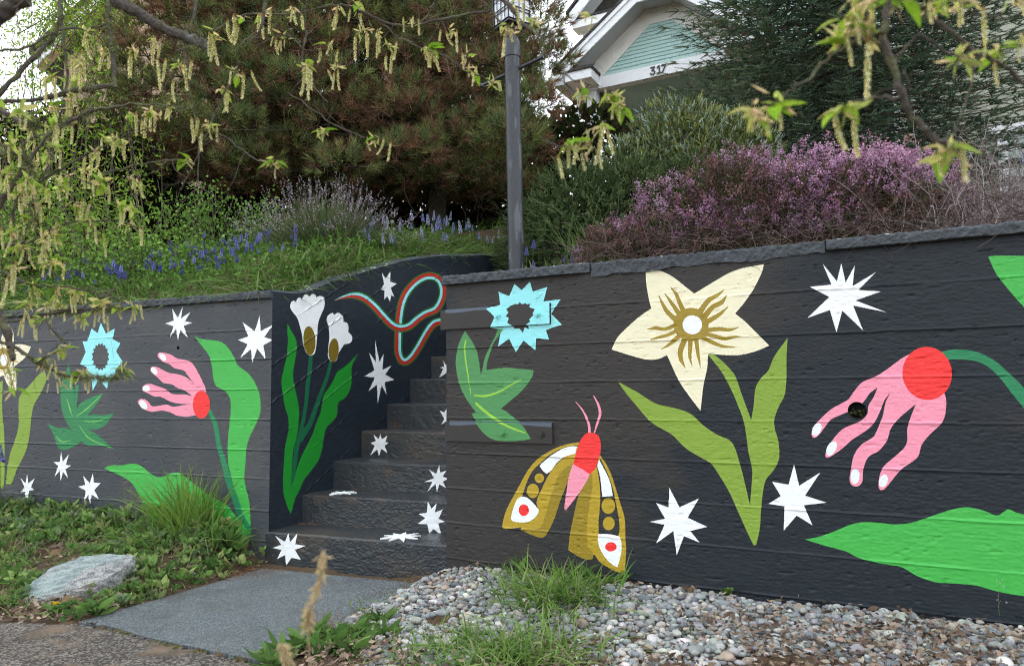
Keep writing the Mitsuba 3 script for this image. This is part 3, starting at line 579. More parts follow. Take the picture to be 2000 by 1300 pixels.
('painted_hand_flower','petals','L','pink',[-9171,12658,-9095,12677,-8927,12680,-8453,12604,-8242,12553,-8038,12488,-7951,12452,-7708,12318,-7536,12247,-7292,12202,-6919,12161,-6622,12091,-6453,12030,-6377,11992,-6309,11945,-6197,11848,-6097,11745,-5917,11528,-5659,11188,-5407,10829,-5215,10521,-5063,10186,-5514,9524,-5725,8726,-6355,8618,-6515,8599,-6819,8588,-7105,8607,-7530,8674,-7616,8696,-7942,8827,-8028,8852,-8273,8906,-8523,8948,-8777,8968,-8924,8964,-9508,8893,-9655,8893,-9789,8906,-9921,8927,-10181,8990,-10507,9110,-10580,9151,-10712,9246,-10860,9388,-10919,9467,-10937,9507,-10941,9547,-10928,9585,-10892,9624,-10785,9686,-10720,9706,-10584,9722,-10402,9703,-10313,9681,-10143,9619,-10065,9582,-9992,9534,-9815,9353,-9750,9300,-9670,9260,-9591,9240,-9508,9233,-9039,9273,-8667,9334,-8418,9350,-8312,9338,-7900,9226,-7795,9214,-7671,9216,-7065,9304,-6282,9356,-7242,9404,-7539,9432,-7850,9481,-8053,9531,-8202,9580,-8635,9755,-8937,9852,-9102,9863,-9357,9847,-9531,9876,-9703,9937,-9956,10042,-10345,10165,-10431,10206,-10504,10259,-10537,10301,-10555,10349,-10558,10400,-10548,10451,-10525,10498,-10490,10537,-10423,10582,-10260,10646,-10076,10681,-9896,10687,-9723,10658,-8953,10460,-8617,10362,-8454,10305,-8365,10263,-8126,10103,-8042,10058,-7948,10028,-7766,10001,-7582,9989,-7028,9986,-6846,9976,-6642,9951,-6240,9883,-6640,10122,-6854,10228,-7054,10288,-7368,10356,-7469,10387,-7555,10422,-7797,10549,-7970,10618,-8092,10645,-8599,10706,-8720,10737,-8795,10769,-8861,10809,-9107,10999,-9488,11232,-9812,11459,-9859,11510,-9891,11566,-9897,11605,-9888,11645,-9866,11684,-9792,11747,-9669,11781,-9588,11786,-9505,11783,-9340,11757,-9086,11682,-8416,11409,-8244,11351,-8123,11331,-7872,11317,-7433,11246,-7147,11186,-6898,11112,-6688,11024,-6393,10869,-6242,10769,-5963,10550,-6707,11233,-6849,11376,-6955,11460,-7020,11492,-7147,11531,-7691,11625,-7822,11662,-7955,11732,-8135,11863,-8203,11898,-8294,11932,-8682,12038,-8864,12125,-9042,12233,-9193,12358,-9251,12429,-9269,12469,-9274,12513,-9266,12558,-9246,12600,-9214,12634]),
('painted_hand_flower','heart','L','red',[-4744,9346,-4750,9198,-4778,9054,-4825,8919,-4891,8797,-4975,8692,-5072,8606,-5182,8542,-5299,8503,-5422,8489,-5545,8501,-5666,8539,-5780,8602,-5885,8687,-5976,8793,-6052,8916,-6109,9052,-6146,9197,-6162,9347,-6156,9497,-6129,9643,-6080,9779,-6013,9902,-5928,10008,-5829,10094,-5718,10157,-5599,10195,-5476,10207,-5353,10193,-5232,10153,-5119,10089,-5015,10002,-4925,9896,-4851,9773,-4795,9638,-4759,9494]),
('painted_hand_flower','nail','L','pale',[-8651,12483,-8571,12397,-8541,12353,-8508,12269,-8512,12198,-8529,12170,-8587,12135,-8628,12128,-8725,12138,-8834,12176,-8990,12279,-9072,12365,-9101,12409,-9135,12494,-9138,12532,-9131,12565,-9089,12614,-9055,12628,-8968,12634,-8917,12625,-8808,12586]),
('painted_hand_flower','nail','L','pale',[-9447,11675,-9326,11564,-9276,11481,-9263,11440,-9263,11365,-9296,11309,-9325,11290,-9401,11272,-9446,11274,-9544,11299,-9593,11321,-9728,11421,-9793,11503,-9814,11545,-9832,11625,-9828,11661,-9794,11717,-9765,11737,-9689,11755,-9643,11752,-9545,11727]),
('painted_hand_flower','nail','L','pale',[-9868,10383,-9885,10313,-9908,10282,-9980,10228,-10079,10194,-10192,10182,-10307,10196,-10360,10211,-10451,10257,-10512,10319,-10535,10389,-10518,10459,-10462,10519,-10375,10564,-10323,10578,-10209,10589,-10095,10576,-9993,10539,-9917,10485,-9891,10452]),
('painted_hand_flower','nail','L','pale',[-10213,9450,-10169,9401,-10106,9298,-10089,9248,-10088,9156,-10103,9118,-10128,9086,-10163,9062,-10257,9038,-10313,9040,-10435,9070,-10497,9097,-10615,9172,-10667,9217,-10748,9318,-10775,9369,-10798,9468,-10794,9512,-10778,9551,-10752,9583,-10717,9607,-10622,9630,-10566,9628,-10444,9598,-10321,9536]),
('painted_daffodil','leaf','L','olive',[-20104,11766,-19899,11343,-19873,11238,-19878,11134,-19934,10952,-20018,10775,-20121,10603,-20473,10094,-20580,9954,-20949,9548,-21054,9407,-21133,9258,-21207,9036,-21257,8811,-21455,7124,-21486,6933,-21531,6743,-21581,6581,-21708,6262,-21863,5948,-22061,5613,-22568,4906,-22685,4725,-22768,4564,-22966,4067,-23060,3910,-23189,3764,-23256,3728,-23343,3715,-23444,3717,-23760,3741,-23701,4710,-23613,5260,-23530,5615,-23420,5967,-23360,6111,-23052,6677,-22987,6821,-22781,7347,-22724,7524,-22680,7702,-22651,7882,-22642,8093,-22653,8304,-22727,8941,-22748,9589,-22735,9732,-22698,9871,-22628,10002,-22503,10144,-22346,10272,-21798,10617,-21626,10736,-20876,11347,-20622,11519]),
('painted_daffodil','leaf','L','olive',[-24931,10991,-24568,11094,-24581,9798,-24573,9475,-24550,9152,-24512,8865,-24458,8578,-24266,7724,-24214,7439,-24140,6943,-24081,6447,-24017,5544,-23946,4728,-23935,4323,-23962,3919,-24042,3518,-24091,3466,-24188,3448,-24737,3489,-25041,7250,-25100,8199,-25138,9152,-25133,9459,-25107,9766]),
('painted_daffodil','petals','L','cream',[-24209,15128,-23837,14743,-23760,14644,-23703,14541,-23653,14397,-23625,14252,-23578,13669,-22940,13675,-22623,13659,-22291,13607,-21639,13466,-21951,12984,-22045,12871,-22159,12766,-22337,12640,-22532,12525,-23373,12098,-23190,11559,-23122,11289,-23086,10978,-23060,10357,-23711,10605,-23861,10678,-23995,10763,-24115,10869,-24215,10984,-24544,11473,-25472,11215,-25711,11159,-25958,11114,-26238,11097,-26819,11126,-26267,11769,-26141,11932,-26029,12101,-25987,12187,-25959,12277,-25897,12646,-26454,13212,-27199,13900,-26265,13768,-26034,13748,-25805,13743,-25669,13754,-25541,13781,-25053,13937,-24951,14390,-24839,14704,-24757,14845,-24698,14909,-24633,14956,-24556,14996]),
('painted_daffodil','heart','L','ochre',[-23907,12650,-23909,12511,-23935,12377,-23982,12252,-24051,12139,-24139,12042,-24243,11965,-24361,11908,-24488,11874,-24622,11865,-24757,11880,-24890,11918,-25017,11980,-25134,12063,-25237,12165,-25323,12282,-25390,12411,-25435,12549,-25457,12690,-25455,12830,-25429,12966,-25381,13093,-25310,13207,-25221,13304,-25115,13381,-24996,13437,-24868,13470,-24734,13478,-24598,13461,-24465,13421,-24339,13358,-24224,13274,-24122,13172,-24037,13055,-23972,12926,-23928,12790]),
('painted_daffodil','heart','L','ochre',[-24451,13365,-23889,13797,-23846,13777,-24221,13261]),
('painted_daffodil','heart','L','ochre',[-24138,13000,-23694,13163,-23447,13228,-23263,13238,-22923,13211,-22918,13179,-23244,13155,-23315,13143,-23482,13091,-23981,12851]),
('painted_daffodil','heart','L','ochre',[-24037,12567,-23589,12551,-23357,12528,-23202,12483,-22938,12372,-22956,12343,-23243,12407,-23477,12428,-24022,12415]),
('painted_daffodil','heart','L','ochre',[-24142,12108,-23855,11806,-23730,11643,-23662,11490,-23585,11192,-23633,11185,-23784,11472,-23879,11602,-24020,11741,-24359,12018]),
('painted_daffodil','heart','L','ochre',[-24467,11981,-24366,11700,-24265,11419,-24313,11410,-24689,11942]),
('painted_daffodil','centre','L','white',[-24186,12582,-24186,12506,-24199,12434,-24222,12366,-24256,12305,-24300,12252,-24352,12210,-24411,12179,-24474,12161,-24541,12156,-24609,12164,-24675,12185,-24739,12219,-24797,12263,-24892,12381,-24948,12525,-24959,12601,-24946,12750,-24922,12818,-24888,12879,-24844,12932,-24791,12974,-24732,13005,-24668,13022,-24601,13027,-24534,13019,-24467,12997,-24404,12963,-24295,12863,-24219,12731]),
('painted_lily','stem','C','deep_teal',[3366,12483,3324,11831,3293,11503,3092,10341,3022,9598,2930,9027,2783,8359,2687,7980,2594,7655,2410,7069,2308,6684,2228,6304,2103,5527,1754,4220,1672,4237,1771,5589,1872,6365,1942,6759,1996,6957,2256,7732,2431,8294,2533,8665,2621,9070,2690,9477,2743,10369,2942,11524,2983,11842,3048,12488]),
('painted_lily','stem','C','deep_teal',[5121,12038,4964,11428,4867,11121,4816,10992,4517,10376,4081,9528,3807,8882,3621,8472,3409,8049,3257,7816,2979,7521,2794,7305,2530,6958,2216,7076,2374,7465,2480,7670,2563,7752,2817,7949,2945,8065,3026,8187,3172,8446,3811,9762,4507,11059,4560,11179,4664,11469,4843,12071]),
('painted_lily','leaf','C','leaf',[1188,14251,1572,13743,1835,13447,1908,13302,1958,13137,1993,12881,1988,12712,1918,12276,1741,11422,1721,11232,1724,11043,1745,10855,1781,10668,1869,10354,2022,9884,2174,9349,2232,9095,2262,8863,2266,8653,2246,8340,2194,7871,2144,7561,2067,7243,1850,6598,1812,6434,1767,6089,1703,4720,1671,4233,1700,2734,1411,3203,1309,3414,1213,3647,1135,3880,1106,3997,1059,4284,1035,4569,1025,4854,1031,5116,1140,6637,1171,6848,1207,6999,1371,7602,1411,7878,1421,8125,1404,8373,1383,8496,1354,8603,1126,9121,1030,9429,951,9739,832,10303,808,10488,798,10704,819,10930,853,11095,956,11467,1117,11966,1149,12093,1182,12300,1219,12719,1259,13054,1266,13222,1250,13388,1199,13719]),
('painted_lily','leaf','C','leaf',[7653,12677,7219,12148,7124,12013,7045,11876,7009,11786,6988,11694,6975,11507,6967,11194,6982,10813,6978,10687,6958,10562,6930,10455,6892,10349,6792,10142,6664,9945,6613,9881,6419,9710,6271,9608,6181,9562,5878,9453,5795,9406,5737,9346,5682,9220,5659,9087,5653,8812,5641,8677,5603,8546,5563,8473,5445,8340,5227,8160,5135,8096,4830,7925,4741,7861,4670,7789,4599,7679,4545,7564,4502,7446,4404,7084,4378,6978,4305,6548,4276,6443,4151,6090,4040,5864,3970,5758,3786,5550,3256,5089,2845,4758,2690,4586,2425,4145,2145,3768,2050,3606,1857,3170,1700,2734,1671,4233,1910,4759,2038,5158,2166,5478,2271,5717,2392,5953,2521,6154,3369,7336,3455,7491,3665,7964,4042,8647,4103,8789,4136,8895,4207,9330,4279,9638,4327,9768,4361,9830,4470,9965,4727,10223,5117,10664,5261,10857,5451,11170,5525,11270,5613,11365,5686,11422,5771,11472,6146,11647,6640,11934,6944,12147]),
('painted_lily','flower','C','white',[1383,15307,1443,15514,1474,15563,1556,15632,1627,15670,1703,15688,1741,15685,1900,15600,1935,15777,1981,15837,2086,15905,2168,15928,2207,15929,2384,15867,2509,16076,2548,16125,2597,16168,2663,16197,2780,16199,2851,16179,2986,16067,3156,16219,3204,16250,3259,16274,3353,16286,3448,16271,3529,16238,3553,16218,3576,16166,3595,16080,3819,16192,3878,16214,3990,16234,4091,16228,4181,16200,4257,16145,4290,16106,4336,16019,4368,15860,4367,15725,4342,15588,4279,15426,4006,14961,3879,14689,3810,14506,3766,14304,3754,14194,3701,13312,3639,12890,3595,12687,3556,12590,3501,12498,3462,12458,3410,12424,3281,12379,3146,12367,3076,12376,3008,12395,2887,12455,2792,12534,2728,12610,2629,12775,2522,13035,2480,13202,2444,13458,2373,13733,2279,14014,2128,14391,2034,14574,1930,14716,1633,14950,1497,15091,1422,15191,1393,15245]),
('painted_lily','spadix','C','brass',[3584,13345,3594,13185,3587,13029,3564,12881,3525,12745,3472,12626,3406,12528,3329,12453,3244,12404,3153,12382,3060,12388,2967,12421,2877,12480,2792,12563,2715,12668,2648,12791,2594,12929,2554,13078,2528,13233,2518,13389,2525,13543,2547,13689,2584,13823,2636,13942,2700,14041,2775,14117,2859,14169,2949,14194,3042,14191,3136,14161,3227,14105,3314,14023,3392,13918,3461,13794,3516,13654,3558,13503]),
('painted_lily','flower','C','white',[4609,14945,4656,15001,4722,15051,4929,15174,5027,15212,5079,15221,5160,15205,5301,15125,5434,15224,5511,15258,5561,15269,5714,15273,5804,15250,5868,15219,5980,15142,6027,15098,6103,15000,6130,14909,6126,14713,6396,14692,6455,14677,6506,14653,6551,14612,6606,14514,6640,14351,6638,14262,6593,14084,6865,13917,6924,13870,6971,13816,7007,13728,7006,13632,6974,13538,6915,13453,6829,13377,6723,13317,6653,13293,6419,13262,6274,13225,6222,13197,6137,13126,5875,12834,5741,12654,5692,12562,5580,12276,5529,12186,5458,12103,5411,12069,5283,12024,5142,12014,5077,12024,4931,12083,4868,12125,4772,12225,4743,12280,4715,12377,4704,12476,4706,12576,4745,12992,4812,13441,4817,13676,4786,14043,4741,14285,4720,14351,4587,14607,4567,14673,4564,14809]),
('painted_lily','spadix','C','brass',[5719,12779,5700,12644,5667,12512,5620,12390,5562,12279,5495,12184,5420,12108,5339,12052,5256,12019,5172,12009,5091,12022,5014,12058,4944,12116,4883,12194,4833,12290,4796,12400,4771,12522,4761,12651,4765,12785,4783,12918,4815,13048,4860,13169,4916,13280,4982,13375,5057,13453,5136,13511,5220,13546,5304,13559,5386,13548,5464,13513,5535,13456,5597,13378,5649,13282,5688,13170,5713,13047,5723,12915]),
('painted_star','','C','white',[10081,18569,10508,18193,11052,18791,11033,18034,11806,17978,11095,17589,11513,16956,11157,17069,11019,16566,10690,16943,10347,16624,10399,17321,9909,17302,10339,17761]),
('painted_star','','C','white',[9380,13708,9871,12132,10317,12769,10213,11594,11188,11926,10499,11270,11546,10914,10446,10721,10680,9843,10108,10501,9705,9204,9605,10536,8736,10107,9380,11038,8278,11117,9321,11540,8743,12777,9481,12121]),
('painted_snake','outline','C','snake_green',[11457,13376,11502,14656,11535,15019,11593,15473,11642,15753,11712,16039,11830,16405,11938,16683,12077,16968,12195,17161,12406,17444,12652,17718,12835,17896,13134,18155,13451,18397,13779,18616,14463,18180,14112,17944,13757,17662,13450,17368,13254,17142,13095,16917,12968,16682,12832,16352,12719,16010,12674,15839,12622,15579,12531,14871,12502,14434,12492,13894,12469,13328,12492,13080,12554,12880,12600,12784,12654,12698,12712,12632,12774,12586,12909,12642,13114,12762,13281,12881,13511,13081,14134,13726,14712,14398,14996,14707,15304,15011,15539,15227,15723,15376,15939,15523,16193,15664,16320,15722,16581,15812,16833,15875,17782,16032,18788,16144,18853,15440,17987,15354,17166,15233,16930,15178,16860,15150,16723,15076,16588,14985,16387,14821,15953,14408,15693,14129,15078,13431,14580,12918,14308,12660,14100,12490,13870,12330,13639,12193,13345,12056,13097,11978,12951,11950,12788,11934,12614,11937,12441,11961,12284,12004,12147,12059,12030,12122,11933,12189,11851,12260,11725,12405,11636,12547,11572,12683,11512,12854,11487,12962,11461,13172],[]),
('painted_snake','red_stripe','C','snake_red',[11587,13381,11632,14661,11665,15022,11723,15476,11772,15753,11841,16036,11959,16398,12066,16672,12203,16952,12317,17140,12523,17415,12765,17682,12943,17856,13237,18110,13548,18346,13868,18559,14177,18361,13793,18102,13412,17796,13080,17476,12868,17229,12692,16978,12597,16808,12515,16635,12353,16199,12250,15843,12170,15394,12098,14768,12074,14325,12068,13876,12045,13399,12049,13213,12071,13030,12092,12941,12167,12741,12228,12629,12306,12525,12401,12434,12457,12396,12581,12338,12653,12319,12769,12311,12898,12331,13035,12375,13241,12473,13426,12585,13619,12721,13795,12867,13960,13022,14523,13605,15204,14387,15488,14682,15766,14950,15996,15150,16169,15278,16362,15398,16469,15453,16650,15526,16842,15582,17042,15624,17931,15760,18816,15851,18844,15532,17888,15433,17060,15305,16817,15237,16695,15178,16546,15087,16403,14982,16264,14865,15826,14447,15563,14165,14953,13470,14458,12959,14193,12706,13992,12541,13700,12343,13465,12211,13169,12089,12924,12032,12784,12018,12636,12020,12488,12041,12350,12078,12229,12126,12125,12182,12037,12243,11962,12308,11845,12442,11760,12577,11698,12708,11640,12873,11616,12977,11591,13181],[]),
('painted_snake','blue_stripe','C','cyan',[12005,13398,12028,13875,12046,14589,12074,14944,12129,15393,12191,15754,12257,16024,12373,16377,12476,16639,12604,16899,12709,17070,12899,17322,13124,17569,13291,17731,13566,17966,13856,18185,14151,18379,14348,18252,13984,18007,13619,17716,13301,17411,13099,17176,12933,16941,12802,16698,12664,16360,12526,15928,12437,15488,12352,14777,12329,14338,12322,13887,12299,13410,12302,13231,12323,13060,12342,12978,12412,12795,12466,12695,12531,12607,12604,12538,12675,12494,12742,12472,12782,12473,12958,12533,13238,12692,13499,12884,13735,13101,14289,13678,14963,14455,15253,14758,15533,15029,15774,15241,15963,15381,16181,15516,16303,15580,16530,15673,16762,15740,16989,15789,17907,15932,18799,16027,18817,15824,17838,15719,16952,15577,16760,15530,16579,15469,16292,15320,16113,15198,15951,15069,15427,14571,15154,14276,14559,13592,13913,12929,13651,12704,13455,12566,13267,12453,13055,12352,12840,12291,12704,12285,12639,12294,12492,12342,12428,12376,12318,12461,12191,12618,12129,12732,12082,12845,12053,12935,12017,13117],[]),
('painted_snake','outline','C','snake_green',[5305,16109,5519,16201,5771,16354,5938,16441,6465,16663,6867,16798,7194,16870,7511,16912,7728,16927,8043,16896,8350,16836,8600,16764,8946,16633,9264,16487,9855,16178,10540,15733,11076,15409,11286,15291,11493,15197,11804,15101,12045,15059,12268,15051,12540,15082,12828,15149,13040,15220,13169,15273,13360,15379,13841,15701,14046,15822,14492,16055,14968,16278,15304,16414,16068,16641,16197,16688,16288,16733,16418,16821,16544,16923,16662,17035,16771,17156,16957,17415,17021,17529,17072,17646,17122,17821,17139,17994,17123,18160,17079,18317,17009,18455,16947,18534,16835,18625,16708,18685,16478,18743,16348,18759,16150,18766,15867,18740,15560,18672,15258,18572,14846,18390,14462,18178,14110,17944,13348,18320,13666,18544,14015,18756,14395,18954,14667,19078,15038,19221,15408,19333,15802,19417,16076,19455,16355,19474,16745,19465,17120,19415,17358,19358,17579,19280,17682,19233,17872,19117,18029,18980,18092,18908,18193,18759,18266,18606,18331,18376,18354,18132,18342,17960,18283,17701,18176,17444,18080,17276,17963,17104,17752,16847,17491,16593,17285,16431,17046,16275,16768,16138,16491,16039,15763,15833,15529,15740,15196,15590,14640,15306,14071,14937,13736,14758,13501,14663,13283,14590,12942,14500,12707,14454,12466,14422,12222,14405,11875,14414,11661,14439,11460,14476,11272,14522,11011,14605,10709,14733,10449,14874,9827,15258,9256,15641,9019,15779,8651,15971,8380,16099,8111,16204,7866,16274,7312,16357,7093,16374,6934,16371,6591,16332,5803,16185,5565,16132,5345,16047],[]),
('painted_snake','red_stripe','C','snake_red',[5321,16084,5808,16290,5978,16352,6517,16527,6895,16622,7182,16663,7459,16678,7734,16669,8002,16633,8286,16566,8502,16494,8810,16366,9104,16224,9572,15974,10242,15535,10855,15162,11085,15039,11248,14967,11403,14912,11620,14850,11929,14795,12088,14783,12249,14783,12609,14822,12791,14859,13058,14931,13404,15061,13654,15198,14142,15521,14322,15627,14749,15847,15200,16056,15391,16136,15601,16210,16341,16425,16520,16501,16602,16545,16776,16661,16935,16788,17078,16923,17264,17137,17419,17359,17496,17495,17582,17703,17617,17844,17638,18051,17619,18249,17567,18436,17477,18611,17342,18765,17224,18853,17023,18947,16781,19013,16604,19041,16420,19056,16137,19054,15940,19035,15741,19002,15348,18903,14950,18757,14604,18598,14177,18360,13792,18101,13447,18271,13651,18418,13867,18559,14217,18761,14467,18888,14865,19062,15201,19182,15560,19279,15938,19349,16198,19375,16573,19380,16929,19345,17156,19301,17470,19199,17654,19106,17818,18986,17885,18921,17996,18785,18040,18713,18108,18568,18170,18347,18193,18113,18181,17949,18125,17702,18023,17455,17876,17211,17687,16961,17454,16716,17171,16482,16946,16335,16693,16210,16435,16117,15703,15909,15456,15810,15115,15657,14548,15366,13977,14995,13662,14826,13440,14736,13233,14666,12909,14580,12685,14536,12458,14505,12228,14489,12011,14490,11803,14507,11606,14536,11421,14576,11165,14649,10983,14716,10705,14845,10462,14984,9919,15319,9346,15703,9102,15844,8730,16038,8454,16168,8174,16277,7916,16350,7701,16386,7325,16427,7093,16435,6926,16427,6575,16375,5850,16217,5559,16140,5340,16055],[]),
('painted_snake','blue_stripe','C','cyan',[5311,16099,5527,16190,5786,16328,5954,16406,6486,16609,6878,16728,7190,16787,7490,16818,7694,16826,7992,16797,8279,16740,8518,16671,8851,16544,9161,16401,9741,16096,10421,15654,10958,15327,11174,15206,11395,15105,11730,15000,11999,14953,12261,14944,12568,14978,12885,15051,13116,15128,13263,15188,13477,15307,13961,15629,14156,15744,14594,15972,15061,16189,15263,16274,15501,16359,16219,16569,16413,16658,16561,16757,16765,16928,16887,17054,17048,17255,17178,17454,17240,17578,17305,17767,17329,17893,17336,18077,17308,18253,17251,18418,17162,18564,17039,18682,16892,18767,16706,18828,16490,18868,16259,18883,16023,18873,15771,18837,15514,18776,15183,18666,14749,18473,14348,18251,13983,18007,13763,18115,14049,18315,14361,18502,14581,18619,14931,18780,15238,18898,15533,18985,15837,19048,16142,19083,16337,19088,16621,19070,16889,19022,17126,18944,17260,18875,17382,18785,17434,18735,17521,18626,17613,18447,17666,18257,17685,18055,17664,17845,17603,17631,17504,17421,17361,17202,17183,16982,16971,16773,16722,16583,16546,16479,16360,16401,15512,16150,15222,16034,14949,15911,14600,15739,14257,15555,13681,15179,13425,15039,13073,14907,12801,14833,12616,14796,12247,14756,12082,14756,11919,14769,11604,14825,11383,14887,11226,14943,11060,15017,10828,15141,10214,15515,9632,15901,9457,16004,9176,16153,8788,16344,8483,16470,8268,16541,7989,16608,7725,16644,7454,16654,7182,16641,6898,16603,6615,16537,6340,16456,5869,16302,5325,16080],[]),
('painted_star','','S1','white',[1413,1991,1544,1479,2032,2010,1901,1386,2606,1346,1871,1068,2317,543,1665,623,1296,164,1199,734,643,463,943,1006,326,1081,923,1294,494,1773,1186,1485]),
('painted_star','','S2','white',[8626,3758,8857,3334,9184,3684,9073,3143,9574,3340,9313,2810,9702,2659,9281,2551,9507,1877,8987,2218,8705,1955,8593,2455,7965,2450,8462,2795,8018,3004,8561,3118]),
('painted_star','','S3','white',[7610,5535,7679,5090,8097,5227,7853,4848,8234,4738,7852,4540,8081,4166,7608,4376,7454,3895,7364,4398,6801,3912,7153,4515,6553,4475,7259,4736,6907,5266,7399,4989]),
('painted_star','','S4','white',[1436,7233,1558,6858,1969,7089,1836,6691,2074,6612,1759,6416,1982,5956,1522,6206,1349,5723,1203,6166,645,5742,1002,6402,663,6589,1080,6713,917,7158,1319,6854]),
('painted_star','','S5','white',[4175,8713,4531,8572,4729,8890,4924,8502,5395,8609,5081,8221,5470,7978,4963,8045,4922,7693,4648,7937,4276,7744,4530,8113]),
('painted_star','','S7','white',[1016,12452,1236,12049,1546,12320,1545,11923,1983,11835,1588,11605,1806,11206,1323,11451,659,11120,1015,11775,687,11885,1104,11932])
]
# ------------------------------------------------------------------ setting: soil, road, path, bank
def inside(P, poly):
    return shapely.contains_xy(poly, P[..., 0], P[..., 1])


PATH = Polygon([(-1.94, 3.36), (-1.76, 3.29), (-1.49, 3.12), (-1.15, 2.955), (-0.95, 2.85), (-0.74, 3.30), (-0.50, 3.80), (-0.46, 3.96), (-1.45, 4.34), (-1.60, 4.02)])
ROAD = Polygon([(-9, 3.44), (-2.6, 3.40), (-1.95, 3.34), (-1.76, 3.27), (-1.15, 2.935), (-0.95, 2.83), (-0.80, 2.60), (-0.7, 2.0), (-0.5, -4), (-9, -4)])


def d_left(x, y):
    return (x - CORNER[0]) * -NL[0] + (y - CORNER[1]) * -NL[1]      # > 0 behind the left wall's face


def d_right(x, y):
    return (x - RW[0]) * -NR[0] + (y - RW[1]) * -NR[1]


def sm(a, b, x):
    t = np.clip((x - a) / (b - a), 0, 1)
    return t * t * (3 - 2 * t)


def low_z(x, y):
    """height of the soil in front of the walls"""
    x, y = np.asarray(x, float), np.asarray(y, float)
    pd = shapely.distance(PATH, shapely.points(x, y))
    left = 0.004 + 0.17 * sm(-1.2, -0.05, d_left(x, y)) * sm(0.0, 0.35, pd)
    right = (0.035 + 0.055 * sm(-0.75, 0.0, d_right(x, y))) * sm(-0.75, -0.1, x + 0.25 * (3.9 - y)) + 0.012 * x.clip(0, 3)
    z = np.where(x < -1.0, left, right)
    pts = shapely.points(x, y)
    z = np.where(shapely.distance(PATH, pts) < 0.001, -0.03, z)
    rd = shapely.distance(ROAD, pts)
    z = np.where(rd < 0.001, -0.045, z)
    return z + 0.012 * (meshkit.fbm(np.stack([x * 5, y * 5, x * 0], -1), 3, 2) - 0.5)


def grid_mesh(xs, ys, zf):
    X, Y = np.meshgrid(xs, ys, indexing='ij')
    Z = zf(X, Y)
    n, m = X.shape
    i, j = np.meshgrid(np.arange(n - 1), np.arange(m - 1), indexing='ij')
    q = np.stack([i * m + j, (i + 1) * m + j, (i + 1) * m + j + 1, i * m + j + 1], -1).reshape(-1, 4)
    return np.stack([X, Y, Z], -1).reshape(-1, 3), np.vstack([q[:, [0, 1, 2]], q[:, [0, 2, 3]]])


xs = np.concatenate([[-150, -60, -25, -12, -8], np.arange(-5, 4.01, 0.05), [6, 10, 25, 60, 150]])
ys = np.concatenate([[-150, -60, -20, -8, -3, 0, 1.2], np.arange(1.8, 6.6, 0.05), [8, 12, 25, 60, 150]])
def ground_z(X, Y):
    z = low_z(X.ravel(), Y.ravel()).reshape(X.shape)
    far = (np.abs(X) > 5) | (Y < 1.5) | (Y > 6.6)
    return np.where(far, np.where(inside(np.stack([X, Y], -1), ROAD), -0.06, -0.05), z)
put('ground', grid_mesh(xs, ys, ground_z), 'soil', smooth=True, label='bare brown soil of the verge under the weeds and pebbles', kind='structure')

rx, ry = np.arange(-4.2, -0.3, 0.03), np.arange(1.6, 3.5, 0.03)
v, f = grid_mesh(rx, ry, lambda x, y: -0.003 + 0.006 * (meshkit.fbm(np.stack([x * 7, y * 7, x * 0], -1), 3, 9) - 0.5))
keep = inside(v[f].mean(1), ROAD)
put('road', (v, f[keep]), 'road_asphalt', smooth=True, label='worn dark asphalt at the lower left corner', kind='structure')

pv, pf = [], []
g = trimesh.creation.extrude_polygon(PATH.buffer(-0.006), 0.08, engine='earcut')
sv, sf = np.array(g.vertices), np.array(g.faces)
sv[:, 2] -= 0.079
top = MB().add(sv, sf)
put('path', top.get(), 'path_concrete', smooth=30, label='grey concrete path slab leading to the painted steps', kind='structure')


def bank_z(x, y):
    dl, dr_ = d_left(x, y), d_right(x, y)
    zl = 1.53 + 0.50 * np.minimum(dl, 1.25) + 0.24 * np.clip(dl - 1.25, 0, 5.0)
    off = -((x - CORNER[0]) * NC[0] + (y - CORNER[1]) * NC[1])
    along = (x - CORNER[0]) * UC[0] + (y - CORNER[1]) * UC[1]
    crest = np.interp(along, [0, 0.21, 0.46, 0.76, 1.09, 1.53, 1.81, 2.36, 3.3], [1.60, 1.61, 1.705, 1.81, 1.92, 2.04, 2.10, 2.19, 2.32]) - 0.03
    zl = np.where((along > 0) & (along < 3.3), np.minimum(zl, crest + 0.55 * np.clip(off - 0.12, 0, 9)), zl)
    zr = 1.53 + 0.13 * np.minimum(dr_, 1.0) + 0.27 * np.clip(dr_ - 1.0, 0, 6)
    w = sm(-0.5, 0.6, x - (RW[0] + (y - RW[1]) * UC[0] / UC[1]))
    return zl * (1 - w) + zr * w + 0.03 * (meshkit.fbm(np.stack([x * 2.5, y * 2.5, x * 0], -1), 3, 6) - 0.5)


bx, by = np.arange(-14, 14.01, 0.12), np.arange(2.3, 22, 0.12)
v, f = grid_mesh(bx, by, bank_z)
c = v[f].mean(1)
sideL = (c[:, 0] - CORNER[0]) * NC[0] + (c[:, 1] - CORNER[1]) * NC[1]     # > 0: on the stairs' side of the left cheek
sideR = (c[:, 0] - RW[0]) * NC[0] + (c[:, 1] - RW[1]) * NC[1]             # > 0: right of the right return wall
ucoord = (c[:, 0] - CORNER[0]) * UC[0] + (c[:, 1] - CORNER[1]) * UC[1]
ok = ((sideL < -0.10) & (d_left(c[:, 0], c[:, 1]) > 0.12)) | ((sideR > 0.10) & (d_right(c[:, 0], c[:, 1]) > 0.12)) | (ucoord > 3.2)
put('bank', (v, f[ok]), 'soil', smooth=True, label='planted earth bank held up behind the walls', kind='structure')

# ------------------------------------------------------------------ walls
R_TOP, L_TOP = 1.572, 1.567
HOLE_R = (1.991, 0.909, 0.034); HOLE_L = (-0.752, 1.293, 0.010)


